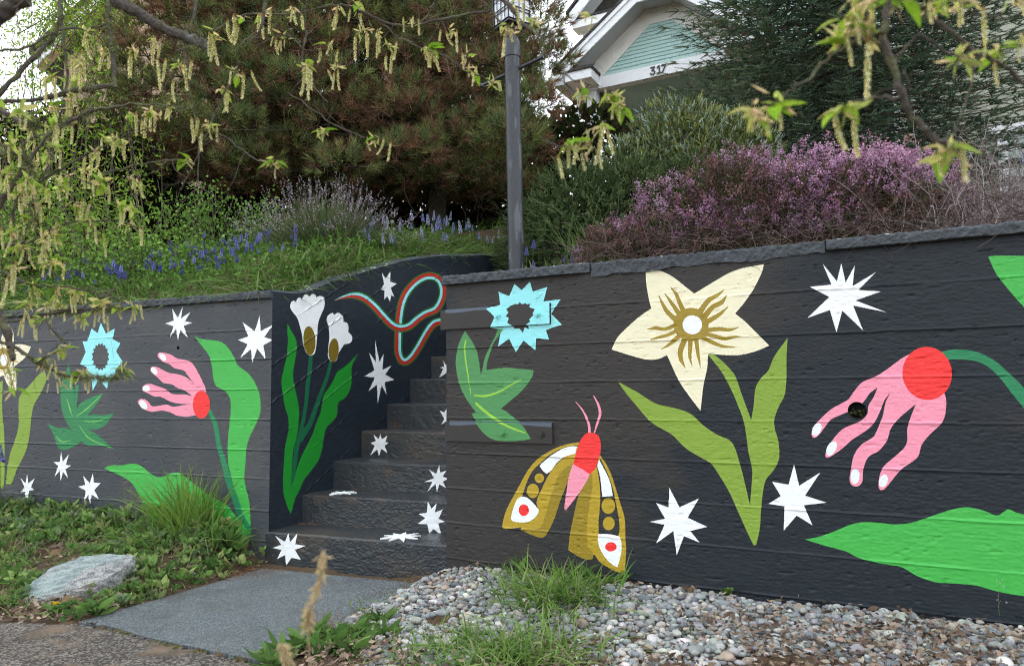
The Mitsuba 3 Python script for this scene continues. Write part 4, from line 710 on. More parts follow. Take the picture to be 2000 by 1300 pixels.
def disc(x, y, r, n=28):
    t = np.arange(n) * 2 * np.pi / n
    return Polygon(np.stack([x + r * np.cos(t), y + r * np.sin(t)], 1))


wall_r = thing('retaining_wall', 'dark painted concrete retaining wall right of the steps, with the moth and the big pink hand flower', 'wall', 'painted retaining walls')
wall_l = thing('retaining_wall', 'grey painted concrete retaining wall left of the steps, with branches hanging before it', 'wall', 'painted retaining walls')
cheek = thing('stair_side_wall', 'near black curved wall along the steps, painted with white lilies and a striped snake', 'wall')
stairs = thing('concrete_stairs', 'dark concrete steps with white painted stars, climbing between the two walls', 'stairs')
HOLDER = {'R': wall_r, 'L': wall_l, 'C': cheek}

poly_R = Polygon(rect(0, -0.10, 3.3, R_TOP)).difference(disc(*HOLE_R))
poly_L = Polygon(rect(-3.6, -0.08, 0, L_TOP)).difference(disc(*HOLE_L))
CH_TOP = [(0.0, 1.607), (0.21, 1.617), (0.34, 1.66), (0.46, 1.712), (0.60, 1.765), (0.76, 1.815), (1.09, 1.925), (1.30, 1.99), (1.53, 2.045), (1.81, 2.105), (2.1, 2.15), (2.36, 2.195), (2.9, 2.27), (3.3, 2.32)]
ct = spline([(a, b, 0) for a, b in CH_TOP], 5)[:, :2]
poly_C = Polygon(np.vstack([[(3.3, 0.0), (0.0, -0.05)][::-1], [(3.3, -0.05)], ct[::-1]]))
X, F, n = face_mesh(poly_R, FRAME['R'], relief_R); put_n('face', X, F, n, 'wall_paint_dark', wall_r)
X, F, n = face_mesh(poly_L, FRAME['L'], relief_L); put_n('face', X, F, n, 'wall_paint_grey', wall_l)
X, F, n = face_mesh(poly_C, FRAME['C'], relief_C, 0, 0.014, 0.010); put_n('face', X, F, n, 'wall_paint_night', cheek)

# bodies behind the faces
def box_along(P0, U, N, u0, u1, d0, d1, z0, z1):
    return slab(rect(u0, z0, u1, z1), P0, U, -N, d0, d1)
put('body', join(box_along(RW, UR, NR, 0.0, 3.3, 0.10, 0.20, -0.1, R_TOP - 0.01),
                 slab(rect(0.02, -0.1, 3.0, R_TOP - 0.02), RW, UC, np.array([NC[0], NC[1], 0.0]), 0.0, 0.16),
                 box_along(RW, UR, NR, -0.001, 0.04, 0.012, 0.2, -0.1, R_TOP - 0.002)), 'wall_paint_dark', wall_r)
put('body', join(box_along(CORNER, UL, NL, -3.6, -0.16, 0.10, 0.20, -0.1, L_TOP - 0.01), box_along(CORNER, UL, NL, -0.17, -0.004, 0.012, 0.16, -0.1, L_TOP - 0.01)), 'wall_paint_grey', wall_l)
# thickness and rounded top of the cheek
def cheek_top():
    prof = [(0.0, 0.0), (-0.012, 0.012), (-0.05, 0.020), (-0.10, 0.018), (-0.145, 0.008), (-0.15, -0.3)]
    rows = []
    for (u, z) in ct:
        jit = 0.006 * (meshkit.fbm(np.array([u * 9, 0, 0.0]), 3, 3) - 0.5)
        rows.append([CORNER + u * UC + (z + b + jit * (k > 0)) * ZUP + (a + 0.0008 * (k == 0)) * NC for k, (a, b) in enumerate(prof)])
    R_ = np.array(rows)
    n_, m_ = R_.shape[:2]
    i, j = np.meshgrid(np.arange(n_ - 1), np.arange(m_ - 1), indexing='ij')
    q = np.stack([i * m_ + j, (i + 1) * m_ + j, (i + 1) * m_ + j + 1, i * m_ + j + 1], -1).reshape(-1, 4)
    return R_.reshape(-1, 3), np.vstack([q[:, [0, 1, 2]], q[:, [0, 2, 3]]])
put('top', cheek_top(), 'coping_paint', cheek, smooth=40)


def coping(P0, U, N, u0, u1, ztop, hgt, prot, seed, back=0.20):
    us = np.arange(u0, u1 + 0.001, 0.005)
    prof = [(-0.02, 0.0), (1.0, 0.0), (1.0, 0.12), (1.0, 0.3), (1.0, 0.5), (1.0, 0.7), (1.0, 0.88), (0.75, 1.0), (0.2, 1.02), (-0.5, 1.02), (-1, 1.0), (-2, 1.0), (-3, 0.97), (-3.2, 0.4)]
    rows = []
    for u in us:
        pr, hh = prot(u), hgt(u)
        rows.append([P0 + u * U + (ztop - hh + hh * b) * ZUP + ((a * pr) if a >= 0 else a * back / 3.2) * N for a, b in prof])
    G = np.array(rows)
    n_, m_ = G.shape[:2]
    q3 = np.stack([np.repeat(us[:, None], m_, 1) * 60, G[..., 2] * 75, np.arange(m_)[None].repeat(n_, 0) * 0.6], -1)
    d = 0.020 * (meshkit.fbm(q3, 3, seed) - 0.5)
    d[:, 0] *= 0.3; d[:, -2:] = 0
    G = G + d[..., None] * N + (0.8 * d * (np.arange(m_) > 1))[..., None] * ZUP
    i, j = np.meshgrid(np.arange(n_ - 1), np.arange(m_ - 1), indexing='ij')
    q = np.stack([i * m_ + j, (i + 1) * m_ + j, (i + 1) * m_ + j + 1, i * m_ + j + 1], -1).reshape(-1, 4)
    v, f = G.reshape(-1, 3), np.vstack([q[:, [0, 1, 2]], q[:, [0, 2, 3]]])
    k = len(v)
    f = np.vstack([f, [[j, j + 1, 0] for j in range(1, m_ - 1)], [[k - m_, k - m_ + j + 1, k - m_ + j] for j in range(1, m_ - 1)]])
    return v, f


def worn(u):
    # broken away between the two sound lengths
    return sm(0.70, 0.86, np.float64(u)) * (1 - sm(1.86, 1.93, np.float64(u)))
put('coping', coping(RW, UR, NR, -0.012, 0.84, 1.620, lambda u: 0.048, lambda u: 0.030 * (1 - 0.5 * float(worn(u))), 5), 'coping_paint', wall_r, smooth=55)
def rag(u):
    return 0.040 + 0.035 * meshkit.fbm(np.array([u * 11, 0.3, 0]), 3, 6)
put('coping', coping(RW, UR, NR, 0.842, 1.90, 1.618, rag, lambda u: 0.006 + 0.030 * max(0, meshkit.fbm(np.array([u * 9, 1.3, 0]), 3, 9) - 0.42), 6), 'coping_paint', wall_r, smooth=55, label='broken stretch of coping in the middle of the wall top')
put('coping', coping(RW, UR, NR, 1.902, 3.3, 1.619, lambda u: 0.046, lambda u: 0.028, 7), 'coping_paint', wall_r, smooth=55)
put('coping', coping(CORNER, UL, NL, -3.6, 0.004, 1.612, lambda u: 0.046, lambda u: 0.022, 8, 0.16), 'coping_paint', wall_l, smooth=55)

# drain holes: a short pipe with dirt in it
def drain(P0, U, N, hole, parent, lab):
    x, z, r = hole
    c = P0 + x * U + z * ZUP
    t = np.arange(28) * 2 * np.pi / 28
    b = MB()
    rings = [(1.0, 0.003), (0.97, -0.02), (0.95, -0.16)]
    vv = np.vstack([[c + k * r * (math.cos(a) * U + math.sin(a) * ZUP) + d * N for a in t] for k, d in rings])
    i = np.arange(28)
    fs = []
    for s in range(2):
        o = s * 28
        fs += [np.stack([o + i, o + 28 + (i + 1) % 28, o + (i + 1) % 28], 1), np.stack([o + i, o + 28 + i, o + 28 + (i + 1) % 28], 1)]
    b.add(vv, np.vstack(fs))
    b.add(np.vstack([vv[56:], [c - 0.155 * N]]), np.stack([i, (i + 1) % 28, i * 0 + 28], 1))
    k = put('drain_pipe', b.get(), 'dark_inside', parent, label=lab)
    return c
c = drain(RW, UR, NR, HOLE_R, wall_r, 'round drain hole through the pink hand flower')
drain(CORNER, UL, NL, HOLE_L, wall_l, 'small drain hole above the pink hand flower')
rng = np.random.default_rng(4)
b = MB()
for _ in range(60):
    o = rng.uniform(-1, 1, 2) * 0.026
    if o[0] ** 2 + o[1] ** 2 > 0.028 ** 2 or o[1] > -0.004 + 0.01 * rng.random():
        continue
    s = trimesh.creation.icosphere(0, rng.uniform(0.003, 0.007))
    b.add(np.array(s.vertices) + c + o[0] * UR + o[1] * ZUP - rng.uniform(0.02, 0.07) * NR, s.faces, pick(rng, [(0.10, 0.11, 0.03), (0.16, 0.13, 0.08), (0.05, 0.05, 0.02)], 1)[0])
b.put('dirt', 'matte_tint', wall_r + '__drain_pipe', kind='stuff', label='moss and grit lying in the drain hole')

# ------------------------------------------------------------------ steel straps on the right wall's end
PLATE_A, PLATE_B = (-0.026, 1.332, 0.622, 1.437), (0.0, 0.741, 0.626, 0.842)
def strap(key_label, r, bolts, seal):
    th = 0.016
    k = put('steel_strap', slab(Polygon(rect(*r)).buffer(-0.002, join_style='mitre').buffer(0.002, join_style='mitre'), RW, UR, NR, -0.004 if r[0] >= 0 else 0.004, th), 'steel_paint', wall_r, label=key_label)
    for (u, z) in bolts:
        o = RW + u * UR + z * ZUP
        hexa = [(0.015 * math.cos(a), 0.015 * math.sin(a)) for a in np.arange(6) * np.pi / 3 + 0.3 * u]
        m = join(slab(disc(0, 0, 0.021, 18), o, UR, NR, th - 0.001, th + 0.004), slab(hexa, o, UR, NR, th + 0.003, th + 0.016), slab(disc(0.002, 0, 0.008, 10), o, UR, NR, th + 0.015, th + 0.026))
        put('bolt', m, seal, k)
    return k
sa = strap('upper steel strap with its end under the blue flower', PLATE_A, [(0.326, 1.388), (0.557, 1.384)], 'paint_cyan')
sb = strap('lower steel strap under the green leaves', PLATE_B, [(0.352, 0.787)], 'paint_sheer_green')
o = RW + 0.569 * UR + 0.788 * ZUP
put('bolt', join(slab(disc(0, 0, 0.019, 18), o, UR, NR, 0.015, 0.020), slab(disc(0, 0, 0.012, 8), o, UR, NR, 0.019, 0.031)), 'steel_paint', sb)
def seal_strip(r, parent):
    u0, z1, u1 = r[0] + 0.03, r[3], r[2]
    vv = []
    for u in np.linspace(u0, u1 - 0.001, 60):
        w = 0.016 + 0.003 * math.sin(u * 23)
        vv += [RW + u * UR + (z1 + 0.004) * ZUP + 0.004 * NR, RW + u * UR + (z1 - 0.001) * ZUP + 0.0165 * NR, RW + u * UR + (z1 - w) * ZUP + 0.0172 * NR]
    i = np.arange(59) * 3
    F_ = np.vstack([np.stack([i, i + 1, i + 4], 1), np.stack([i, i + 4, i + 3], 1), np.stack([i + 1, i + 2, i + 5], 1), np.stack([i + 1, i + 5, i + 4], 1)])
    put('sealant', (np.array(vv), F_), 'sealant_paint', parent)
seal_strip((PLATE_B[0], 0, PLATE_B[2], PLATE_B[3]), sb)
seal_strip((PLATE_A[0], 0, 0.27, PLATE_A[3]), sa)

# ------------------------------------------------------------------ steps
def step_mesh(k):
    z0 = (Z1 + RISE * (k - 1)) if k else -0.06
    z1 = Z1 + RISE * k
    P0 = STEP0 + k * GOING
    W = 1.16 if k < 7 else 1.3
    us = np.arange(-0.02, W, 0.009)
    prof = [(0.0, z) for z in np.arange(z0 - 0.02, z1 - 0.013, 0.008)]
    prof += [(0.013 - 0.013 * math.cos(a), z1 - 0.013 + 0.013 * math.sin(a)) for a in np.linspace(0, np.pi / 2, 6)]
    prof += [(d, z1) for d in np.linspace(0.025, 0.36, 22)]
    prof = np.array(prof)
    nrm = np.gradient(prof, axis=0)
    nrm = unit(np.stack([-nrm[:, 1], nrm[:, 0]], 1))          # (depth, up): out of the step
    G = np.zeros((len(us), len(prof), 3))
    for j, (d, z) in enumerate(prof):
        on = nrm[j, 0] < -0.99
        h = relief_S(us, np.full(len(us), z)) if on else 0.006 * (meshkit.fbm(np.stack([us * 34, np.full(len(us), d * 34 + z * 30), us * 0], -1), 3, 30 + k) - 0.5)
        wear = 0 if on else -0.006 * np.exp(-((d - 0.02) / 0.03) ** 2) * meshkit.noise(np.stack([us * 6, us * 0 + k * 3, us * 0], -1), 5)
        h = h + wear
        G[:, j] = P0 + us[:, None] * ES + (d - (-nrm[j, 0]) * 0)* GS + z * ZUP + h[:, None] * (nrm[j, 0] * GS + nrm[j, 1] * ZUP)
    n_, m_ = G.shape[:2]
    i, j = np.meshgrid(np.arange(n_ - 1), np.arange(m_ - 1), indexing='ij')
    q = np.stack([i * m_ + j, (i + 1) * m_ + j, (i + 1) * m_ + j + 1, i * m_ + j + 1], -1).reshape(-1, 4)
    return G.reshape(-1, 3), np.vstack([q[:, [0, 1, 2]], q[:, [0, 2, 3]]])
for k in range(9):
    put('step', step_mesh(k), 'stair_paint', stairs, smooth=True)
# landing at the head of the flight
P9 = STEP0 + 9 * GOING
put('landing', slab([(0, 0), (1.3, 0), (1.7, 2.5), (0.2, 2.5)], P9 + (Z1 + RISE * 8) * ZUP, ES, ZUP, -0.1, 0.0, V=GS), 'stair_paint', stairs)


def flat_star(cx, cy, z, r, points, seed):
    s = np.random.default_rng(seed)
    t = np.arange(2 * points) * np.pi / points + s.uniform(0, 1)
    rr = np.where(np.arange(2 * points) % 2 == 0, r * s.uniform(0.8, 1.1, 2 * points), r * 0.40)
    P = Polygon(np.stack([cx + rr * np.cos(t), cy + rr * np.sin(t)], 1))
    return slab(P, np.zeros(3), (1, 0, 0), ZUP, z - 0.004, z + 0.0045, V=(0, 1, 0))
put('painted_star', flat_star(-0.625, 4.18, Z1, 0.125, 9, 3), 'paint_white', stairs, label='white star on the lowest tread')
put('painted_star', flat_star(-1.06, 4.645, Z1 + RISE, 0.085, 8, 5), 'paint_white', stairs, label='white star on the second tread')

# ------------------------------------------------------------------ the mural
STAR_LABEL = {('R', 0): 'white star below the left daffodil leaf', ('R', 1): 'white star right of the daffodil stem', ('R', 2): 'large ten pointed white star near the wall top',
              ('L', 0): 'white star above the drain hole', ('L', 1): 'large white star at the wall end', ('L', 2): 'white star under the leafy blue flower', ('L', 3): 'smallest white star at far left', ('L', 4): 'white star beside the lowest green leaf',
              ('C', 0): 'white star near the top of the stair wall', ('C', 1): 'long pointed white star right of the lilies'}
regions, stars = [], {}
for row in MURAL:
    motif, part, pl, col, xy = row[:5]
    g = Polygon(np.array(xy).reshape(-1, 2) / 1e4, [np.array(h).reshape(-1, 2) / 1e4 for h in row[5]] if len(row) > 5 else None).buffer(0)
    inst = motif
    if motif in ('painted_star', 'painted_leaf'):
        stars[(motif, pl)] = stars.get((motif, pl), -1) + 1
        inst = (motif, stars[(motif, pl)])
    regions.append([inst, part, pl, col, g])
cut = {}
for i in range(len(regions) - 1, -1, -1):
    inst, part, pl, col, g = regions[i]
    later = [r[4] for r in regions[i + 1:] if r[2] == pl and r[4].intersects(g)]
    if later:
        g = g.difference(shapely.union_all(later))
    cut.setdefault((pl, str(inst)), []).append((inst, part, col, g))
plates = shapely.union_all([sbox(*PLATE_A), sbox(*PLATE_B)])
LIM = {'R': poly_R, 'L': poly_L, 'C': poly_C}
MOTIF_LABEL = {('painted_moth', 'R'): 'gold moth with red body', ('painted_daffodil', 'R'): 'large cream daffodil with olive leaves', ('painted_daffodil', 'L'): 'cream daffodil cut by the left edge of the picture',
               ('painted_hand_flower', 'R'): 'pink hand hanging from a red flower heart', ('painted_hand_flower', 'L'): 'pink hand flower with four raised fingers', ('painted_blue_flower', 'R'): 'light blue pointed flower over the steel strap',
               ('painted_blue_flower', 'L'): 'light blue pointed flower behind the branch', ('painted_lily', 'C'): 'pair of white calla lilies with green leaves', ('painted_snake', 'C'): 'looped snake striped red, blue and green'}
for (pl, _), items in cut.items():
    inst = items[0][0]
    flat = lambda u, z: np.asarray(u) * 0.0
    merged = {}
    for inst, part, col, g in items:
        if col in ('WALL', 'HOLE') or g.is_empty:
            continue
        merged.setdefault((part, col), []).append(g)
    step_plane = pl.startswith('S')
    holder = stairs if step_plane else HOLDER[pl]
    if isinstance(inst, tuple):
        base, parent = inst[0], holder
        root = None
    else:
        root = name_of(inst, holder)
        tag(root, MOTIF_LABEL[(inst, pl)])
        parent = root
    for (part, col), gs in merged.items():
        g = shapely.union_all(gs)
        jobs = [(g, RELIEF.get(pl, relief_S), 0.0009 if not step_plane else 0.0012)]
        if not step_plane:
            g = g.intersection(LIM[pl].buffer(-0.001))
            jobs = [(g, RELIEF[pl], 0.0009)]
        if pl == 'R' and g.intersects(plates):
            jobs = [(g.difference(plates.buffer(0.001)), RELIEF[pl], 0.0009), (g.intersection(plates.buffer(-0.0005)), flat, 0.0178)]
        vs = MB(); ns = []
        for h, rel, off in jobs:
            if h.is_empty:
                continue
            h = shapely.union_all([q for q in getattr(h, 'geoms', [h]) if q.geom_type == 'Polygon' and q.area > 2e-6])
            if h.is_empty:
                continue
            X, F, n = face_mesh(h, FRAME[pl], rel, off)
            vs.add(X, F); ns.append(n)
        if not vs.v:
            continue
        v, f = vs.get()
        nm = part or (inst[0] if isinstance(inst, tuple) else inst)
        kw = {}
        if inst == ('painted_leaf', 0) : kw = {'label': 'long bright green leaf lying along the wall foot'}
        elif inst == ('painted_leaf', 1): kw = {'label': 'green leaf tip at the top right corner'}
        elif isinstance(inst, tuple) and (pl, inst[1]) in STAR_LABEL: kw = {'label': STAR_LABEL[(pl, inst[1])]}
        elif step_plane: kw = {'label': 'white star on riser number %s from the bottom' % pl[1]}
        put_n(nm, v, f, np.vstack(ns), 'paint_' + col, parent, **kw)

# ------------------------------------------------------------------ lamp post
lamp = thing('lamp_post', 'dark painted lamp post with a ladder bar and caged lantern behind the wall', 'lamp post')
PB = np.array([0.032, 4.36, 1.50])
def zt(z):  # the post leans a little
    return PB + np.array([-0.010 * (z - 1.5), 0.0, z - 1.5])
put('post', tube([zt(z) for z in np.linspace(1.5, 3.05, 24)], 0.0475, 28), 'post_paint', lamp, smooth=40)
cap = [(3.02, 0.0515), (3.025, 0.053), (3.10, 0.053), (3.13, 0.044), (3.155, 0.030), (3.16, 0.028), (3.20, 0.028)]
put('collar', tube([zt(z) for z, r in cap], [r for z, r in cap], 28), 'post_paint', lamp, smooth=40)
a, b_ = np.array([-0.165, 4.44, 2.885]), np.array([0.190, 4.28, 2.985])
m = tube([a, b_], 0.0105, 12)
e = tube([b_ - 0.004 * unit(b_ - a), b_ + 0.012 * unit(b_ - a)], 0.015, 12)
e2 = tube([a + 0.004 * unit(b_ - a), a - 0.012 * unit(b_ - a)], 0.015, 12)
put('ladder_bar', join(m, e, e2), 'post_paint', lamp, smooth=40)
lz = 3.225
ang = math.radians(35)
LU, LV = np.array([math.cos(ang), math.sin(ang), 0]), np.array([-math.sin(ang), math.cos(ang), 0])
LC = zt(3.2)
def lpt(x, y, z):
    k = 1 + 0.14 * (z - lz) / 0.4
    return np.array([LC[0], LC[1], 0]) + x * k * LU + y * k * LV + z * ZUP
put('foot', join(tube([zt(3.19), zt(3.235)], 0.034, 16), slab(rect(-0.075, -0.075, 0.075, 0.075), np.array([LC[0], LC[1], lz]), LU, ZUP, -0.012, 0.004, V=LV)), 'black_paint', lamp)
H = 0.078
def sheet(p, q, z0, z1):
    v = np.array([lpt(*p, z0), lpt(*q, z0), lpt(*q, z1), lpt(*p, z1)])
    return v, np.array([[0, 1, 2], [0, 2, 3]])
corners = [(-H, -H), (H, -H), (H, H), (-H, H)]
for i in range(4):
    p, q = corners[i], corners[(i + 1) % 4]
    pin = tuple(0.93 * np.array(p)); qin = tuple(0.93 * np.array(q))
    pane = put('pane', sheet(pin, qin, lz + 0.005, lz + 0.4), 'frosted_pane', lamp)
    bars = MB()
    for s in (0.0, 0.25, 0.5, 0.75):
        x = tuple(np.array(p) * (1 - s) + np.array(q) * s)
        bars.add(*tube([lpt(*x, lz), lpt(*x, lz + 0.4)], 0.0055 if s == 0 else 0.0026, 6))
    for z in (0.003, 0.062, 0.082, 0.145, 0.165, 0.23, 0.25, 0.32, 0.395):
        bars.add(*tube([lpt(*p, lz + z), lpt(*q, lz + z)], 0.0028, 6))
    bars.put('cage_bars', 'black_paint', lamp)
put('roof', (np.array([lpt(*(1.25 * np.array(c_)), lz + 0.4) for c_ in corners] + [lpt(0, 0, lz + 0.52)]), np.array([[0, 1, 4], [1, 2, 4], [2, 3, 4], [3, 0, 4], [0, 2, 1], [0, 3, 2]])), 'black_paint', lamp)

# ------------------------------------------------------------------ houses
HN = -NR                                     # away from the viewer
HO = np.array([2.31, 11.0, 0.0])
def hs(base, poly, d0, d1, bsdf, parent, O=HO, **kw):
    return put(base, slab(poly, O, UR, HN, d0, d1), bsdf, parent, **kw)
house = thing('house', 'pale aqua house with white trim and the number 317 over its porch', 'house')
gab = name_of('porch_gable', house); tag(gab, 'porch gable with aqua boards and white trim')
trap = Polygon([(-0.93, 5.98), (0.94, 5.98), (0.20, 6.64), (-0.14, 6.64)])
nb = 11
for i in range(nb):
    z0 = 5.985 + i * 0.060
    strip = trap.intersection(sbox(-2, z0, 2, z0 + 0.060))
    if strip.is_empty or strip.geom_type != 'Polygon':
        continue
    b0 = slab(strip, HO, UR, HN, -0.006, 0.02)
    v = b0[0].copy()
    low = (v[:, 2] - z0) < 0.03                      # lap: the lower edge stands proud
    v[low] -= HN * 0.014
    put('siding_board', (v, b0[1]), 'aqua_siding', gab)
hs('backing', trap.buffer(0.03), 0.022, 0.10, 'aqua_siding', gab)
fr = Polygon([(-1.22, 5.98), (-1.05, 6.24), (-0.21, 6.88), (0.28, 6.88), (1.12, 6.22), (1.24, 5.98)]).difference(trap)
hs('frieze', fr, -0.022, 0.03, 'cream_trim', gab)
hs('band', rect(-1.24, 5.79, 1.5, 5.978), -0.030, 0.12, 'white_trim', gab)
soff = Polygon([(-1.52, 5.86), (-1.05, 6.24), (-0.21, 6.88), (0.28, 6.88), (1.12, 6.24), (1.6, 5.86), (1.6, 5.90), (1.14, 6.275), (0.29, 6.92), (-0.22, 6.92), (-1.07, 6.275), (-1.52, 5.93)])
hs('soffit', soff, -0.40, -0.0225, 'grey_trim', gab)
barge = Polygon([(-1.55, 5.86), (-1.07, 6.20), (-0.215, 6.82), (0.33, 6.82), (1.14, 6.20), (1.62, 5.85), (1.62, 6.02), (1.18, 6.36), (0.35, 6.99), (-0.23, 6.99), (-1.10, 6.36), (-1.55, 6.02)])
hs('barge_board', barge, -0.43, -0.401, 'white_trim', gab)
b2 = Polygon([(-1.57, 5.97), (-1.10, 6.32), (-0.225, 6.95), (0.34, 6.95), (1.16, 6.32), (1.64, 5.96), (1.64, 6.05), (1.19, 6.38), (0.355, 7.02), (-0.235, 7.02), (-1.11, 6.38), (-1.57, 6.05)])
hs('barge_moulding', b2, -0.455, -0.432, 'white_trim', gab)
rf = Polygon([(-1.62, 6.02), (-1.11, 6.385), (-0.236, 7.022), (0.356, 7.022), (1.19, 6.385), (1.70, 6.0), (1.70, 6.04), (1.20, 6.425), (0.37, 7.06), (-0.25, 7.06), (-1.12, 6.425), (-1.62, 6.06)])
hs('roof', rf, -0.47, 2.3, 'shingle', gab)
for s, x in ((-1, -1.0), (1, 1.04)):
    e0, e1 = (x - 0.42, x + 0.02) if s < 0 else (x - 0.02, x + 0.42)
    r_ = hs('eave_return', rect(e0, 5.84, e1, 5.985), -0.40, -0.035, 'white_trim', gab)
    put('cap', slab([(e0 - 0.02, 5.987), (e1 + 0.02, 5.987), (e1 + 0.02 if s < 0 else e0 + 0.12, 6.03), (e0 + 0.1 if s < 0 else e1, 6.03)] if s < 0 else [(e0 - 0.02, 5.987), (e1 + 0.02, 5.987), (e1, 6.03), (e0 + 0.1, 6.03)], HO, UR, HN, -0.43, -0.03), 'shingle', r_)
hs('gutter', rect(-1.60, 5.80, -1.44, 5.92), -0.42, 2.2, 'grey_trim', gab)
hs('downpipe', rect(-1.36, 4.6, -1.31, 5.78), -0.10, -0.05, 'white_trim', gab)
num = [('3', -0.150), ('1', -0.045), ('7', 0.025)]
for ch, x in num:
    t_ = meshkit.text_mesh(ch, 0.122, 0.012, bold=True)
    v = np.array(t_.vertices)
    v[:, 0] = (v[:, 0] - v[:, 0].min()) * 0.95
    w = HO + (v[:, :1] + x) * UR + (v[:, 1:2] + 5.822) * ZUP + (-0.044 + 0.012 - v[:, 2:]) * HN
    put('house_number', (w, np.array(t_.faces)), 'black_paint', house)
hs('porch_column', rect(-1.21, 2.4, -1.055, 5.788), 0.0, 0.16, 'white_trim', house)
hs('porch_beam', rect(-1.17, 5.55, -1.02, 5.787), 0.162, 2.3, 'brown_beam', house)
hs('porch_ceiling', rect(-1.25, 5.80, 3.5, 5.83), 0.13, 2.35, 'aqua_siding', house)
hs('porch_shade_floor', rect(-1.25, 2.9, 3.6, 3.05), 0.0, 2.35, 'grey_trim', house)  # unseen floor, added to darken the porch
hs('porch_shade_wall', rect(3.5, 3.05, 3.6, 5.79), 0.15, 2.3, 'aqua_siding', house)  # unseen closing wall, added to keep light out of the porch
pw = name_of('porch_wall', house); tag(pw)
for i in range(22):
    hs('siding_board', rect(-1.0, 3.2 + i * 0.12, 3.6, 3.2 + i * 0.12 + 0.117), 2.30 - 0.012 * (i % 2), 2.36, 'aqua_siding', pw)
mg = name_of('main_gable', house); tag(mg, 'main gable of the house above the porch')
mtri = Polygon([(-1.55, 6.2), (4.2, 6.2), (4.2, 8.4), (1.4, 11.2), (-1.55, 8.35)])
for i in range(34):
    st_ = mtri.intersection(sbox(-2, 6.2 + i * 0.15, 5, 6.2 + i * 0.15 + 0.15))
    if st_.is_empty or st_.geom_type != 'Polygon':
        continue
    b0 = slab(st_, HO, UR, HN, 2.385, 2.42)
    v = b0[0].copy()
    v[(v[:, 2] - (6.2 + i * 0.15)) < 0.07] -= HN * 0.016
    put('siding_board', (v, b0[1]), 'aqua_siding', mg)
hs('backing', mtri.buffer(0.05), 2.425, 2.6, 'aqua_siding', mg)
hs('barge_board', [(-2.35, 8.06), (1.4, 11.7), (1.4, 11.95), (-2.35, 8.32)], 2.0, 2.03, 'white_trim', mg)
hs('soffit', [(-2.33, 8.10), (1.4, 11.72), (1.4, 11.76), (-2.33, 8.15)], 2.031, 2.384, 'grey_trim', mg)
hs('roof', [(-2.42, 8.30), (1.4, 12.0), (1.4, 12.06), (-2.42, 8.36)], 1.98, 7.0, 'shingle', mg)
er = hs('eave_return', rect(-2.32, 8.02, -1.45, 8.18), 2.06, 2.384, 'white_trim', mg)
put('cap', slab(rect(-2.36, 8.182, -1.42, 8.22), HO, UR, HN, 2.04, 2.384), 'shingle', er)
hs('bracket', rect(-1.72, 7.6, -1.56, 8.018), 2.2, 2.384, 'cream_trim', mg)
hs('downpipe', rect(-2.2, 7.2, -2.14, 8.0), 2.3, 2.38, 'white_trim', mg)
hs('side_wall', rect(-1.552, 4.0, -1.53, 8.3), 2.43, 7.0, 'aqua_siding', mg)

# neighbour on the right
sage = thing('neighbour_house', 'sage green boarded house with a white framed window at the right edge', 'house')
SO = np.array([6.3, 9.0, 0.0])
for i in range(26):
    z0 = 2.2 + 0.19 * i
    b0 = slab(rect(-1.25, z0, 4.5, z0 + 0.19), SO, UR, HN, 0.0, 0.03)
    v = b0[0].copy(); v[(v[:, 2] - z0) < 0.1] -= HN * 0.02
    put('siding_board', (v, b0[1]), 'sage_siding', sage)
wn = name_of('window', sage); tag(wn, 'white framed window with pale green glass')
put('pane', slab(rect(-0.10, 3.05, 0.9, 4.12), SO, UR, HN, -0.045, -0.035), 'window_glass', wn)
put('frame', join(slab(rect(-0.20, 3.0, -0.10, 4.15), SO, UR, HN, -0.07, -0.02), slab(rect(0.9, 3.0, 1.0, 4.15), SO, UR, HN, -0.07, -0.02), slab(rect(-0.30, 4.15, 1.1, 4.25), SO, UR, HN, -0.08, -0.02), slab(rect(-0.25, 2.9, 1.05, 3.0), SO, UR, HN, -0.09, -0.02), slab(rect(0.28, 3.0, 0.33, 4.15), SO, UR, HN, -0.062, -0.046)), 'white_trim', wn)
put('corner_board', slab(rect(-1.33, 2.2, -1.25, 7.2), SO, UR, HN, -0.05, 0.06), 'white_trim', sage)

# neighbour on the left, seen through the leaves
tan = thing('distant_house', 'tan gabled house showing through the leaves at upper left', 'house')
TO = np.array([-8.2, 14.0, 0.0]); TU = unit([1, 0.25, 0]); TN = np.array([-TU[1], TU[0], 0])
put('wall', slab([(-0.55, 4.0), (3.6, 4.0), (3.6, 9.6), (1.4, 10.2), (-0.55, 7.55)], TO, TU, TN, 0.3, 0.5), 'tan_siding', tan)
put('barge_board', slab([(-0.95, 7.2), (1.4, 10.25), (1.4, 10.5), (-0.95, 7.5)], TO, TU, TN, -0.12, -0.08), 'white_trim', tan)
put('soffit', slab([(-0.93, 7.3), (1.4, 10.3), (1.4, 10.34), (-0.93, 7.34)], TO, TU, TN, -0.079, 0.299), 'tan_siding', tan)
put('roof', slab([(-1.0, 7.46), (1.4, 10.5), (1.4, 10.6), (-1.0, 7.56)], TO, TU, TN, -0.2, 5.0), 'shingle', tan)

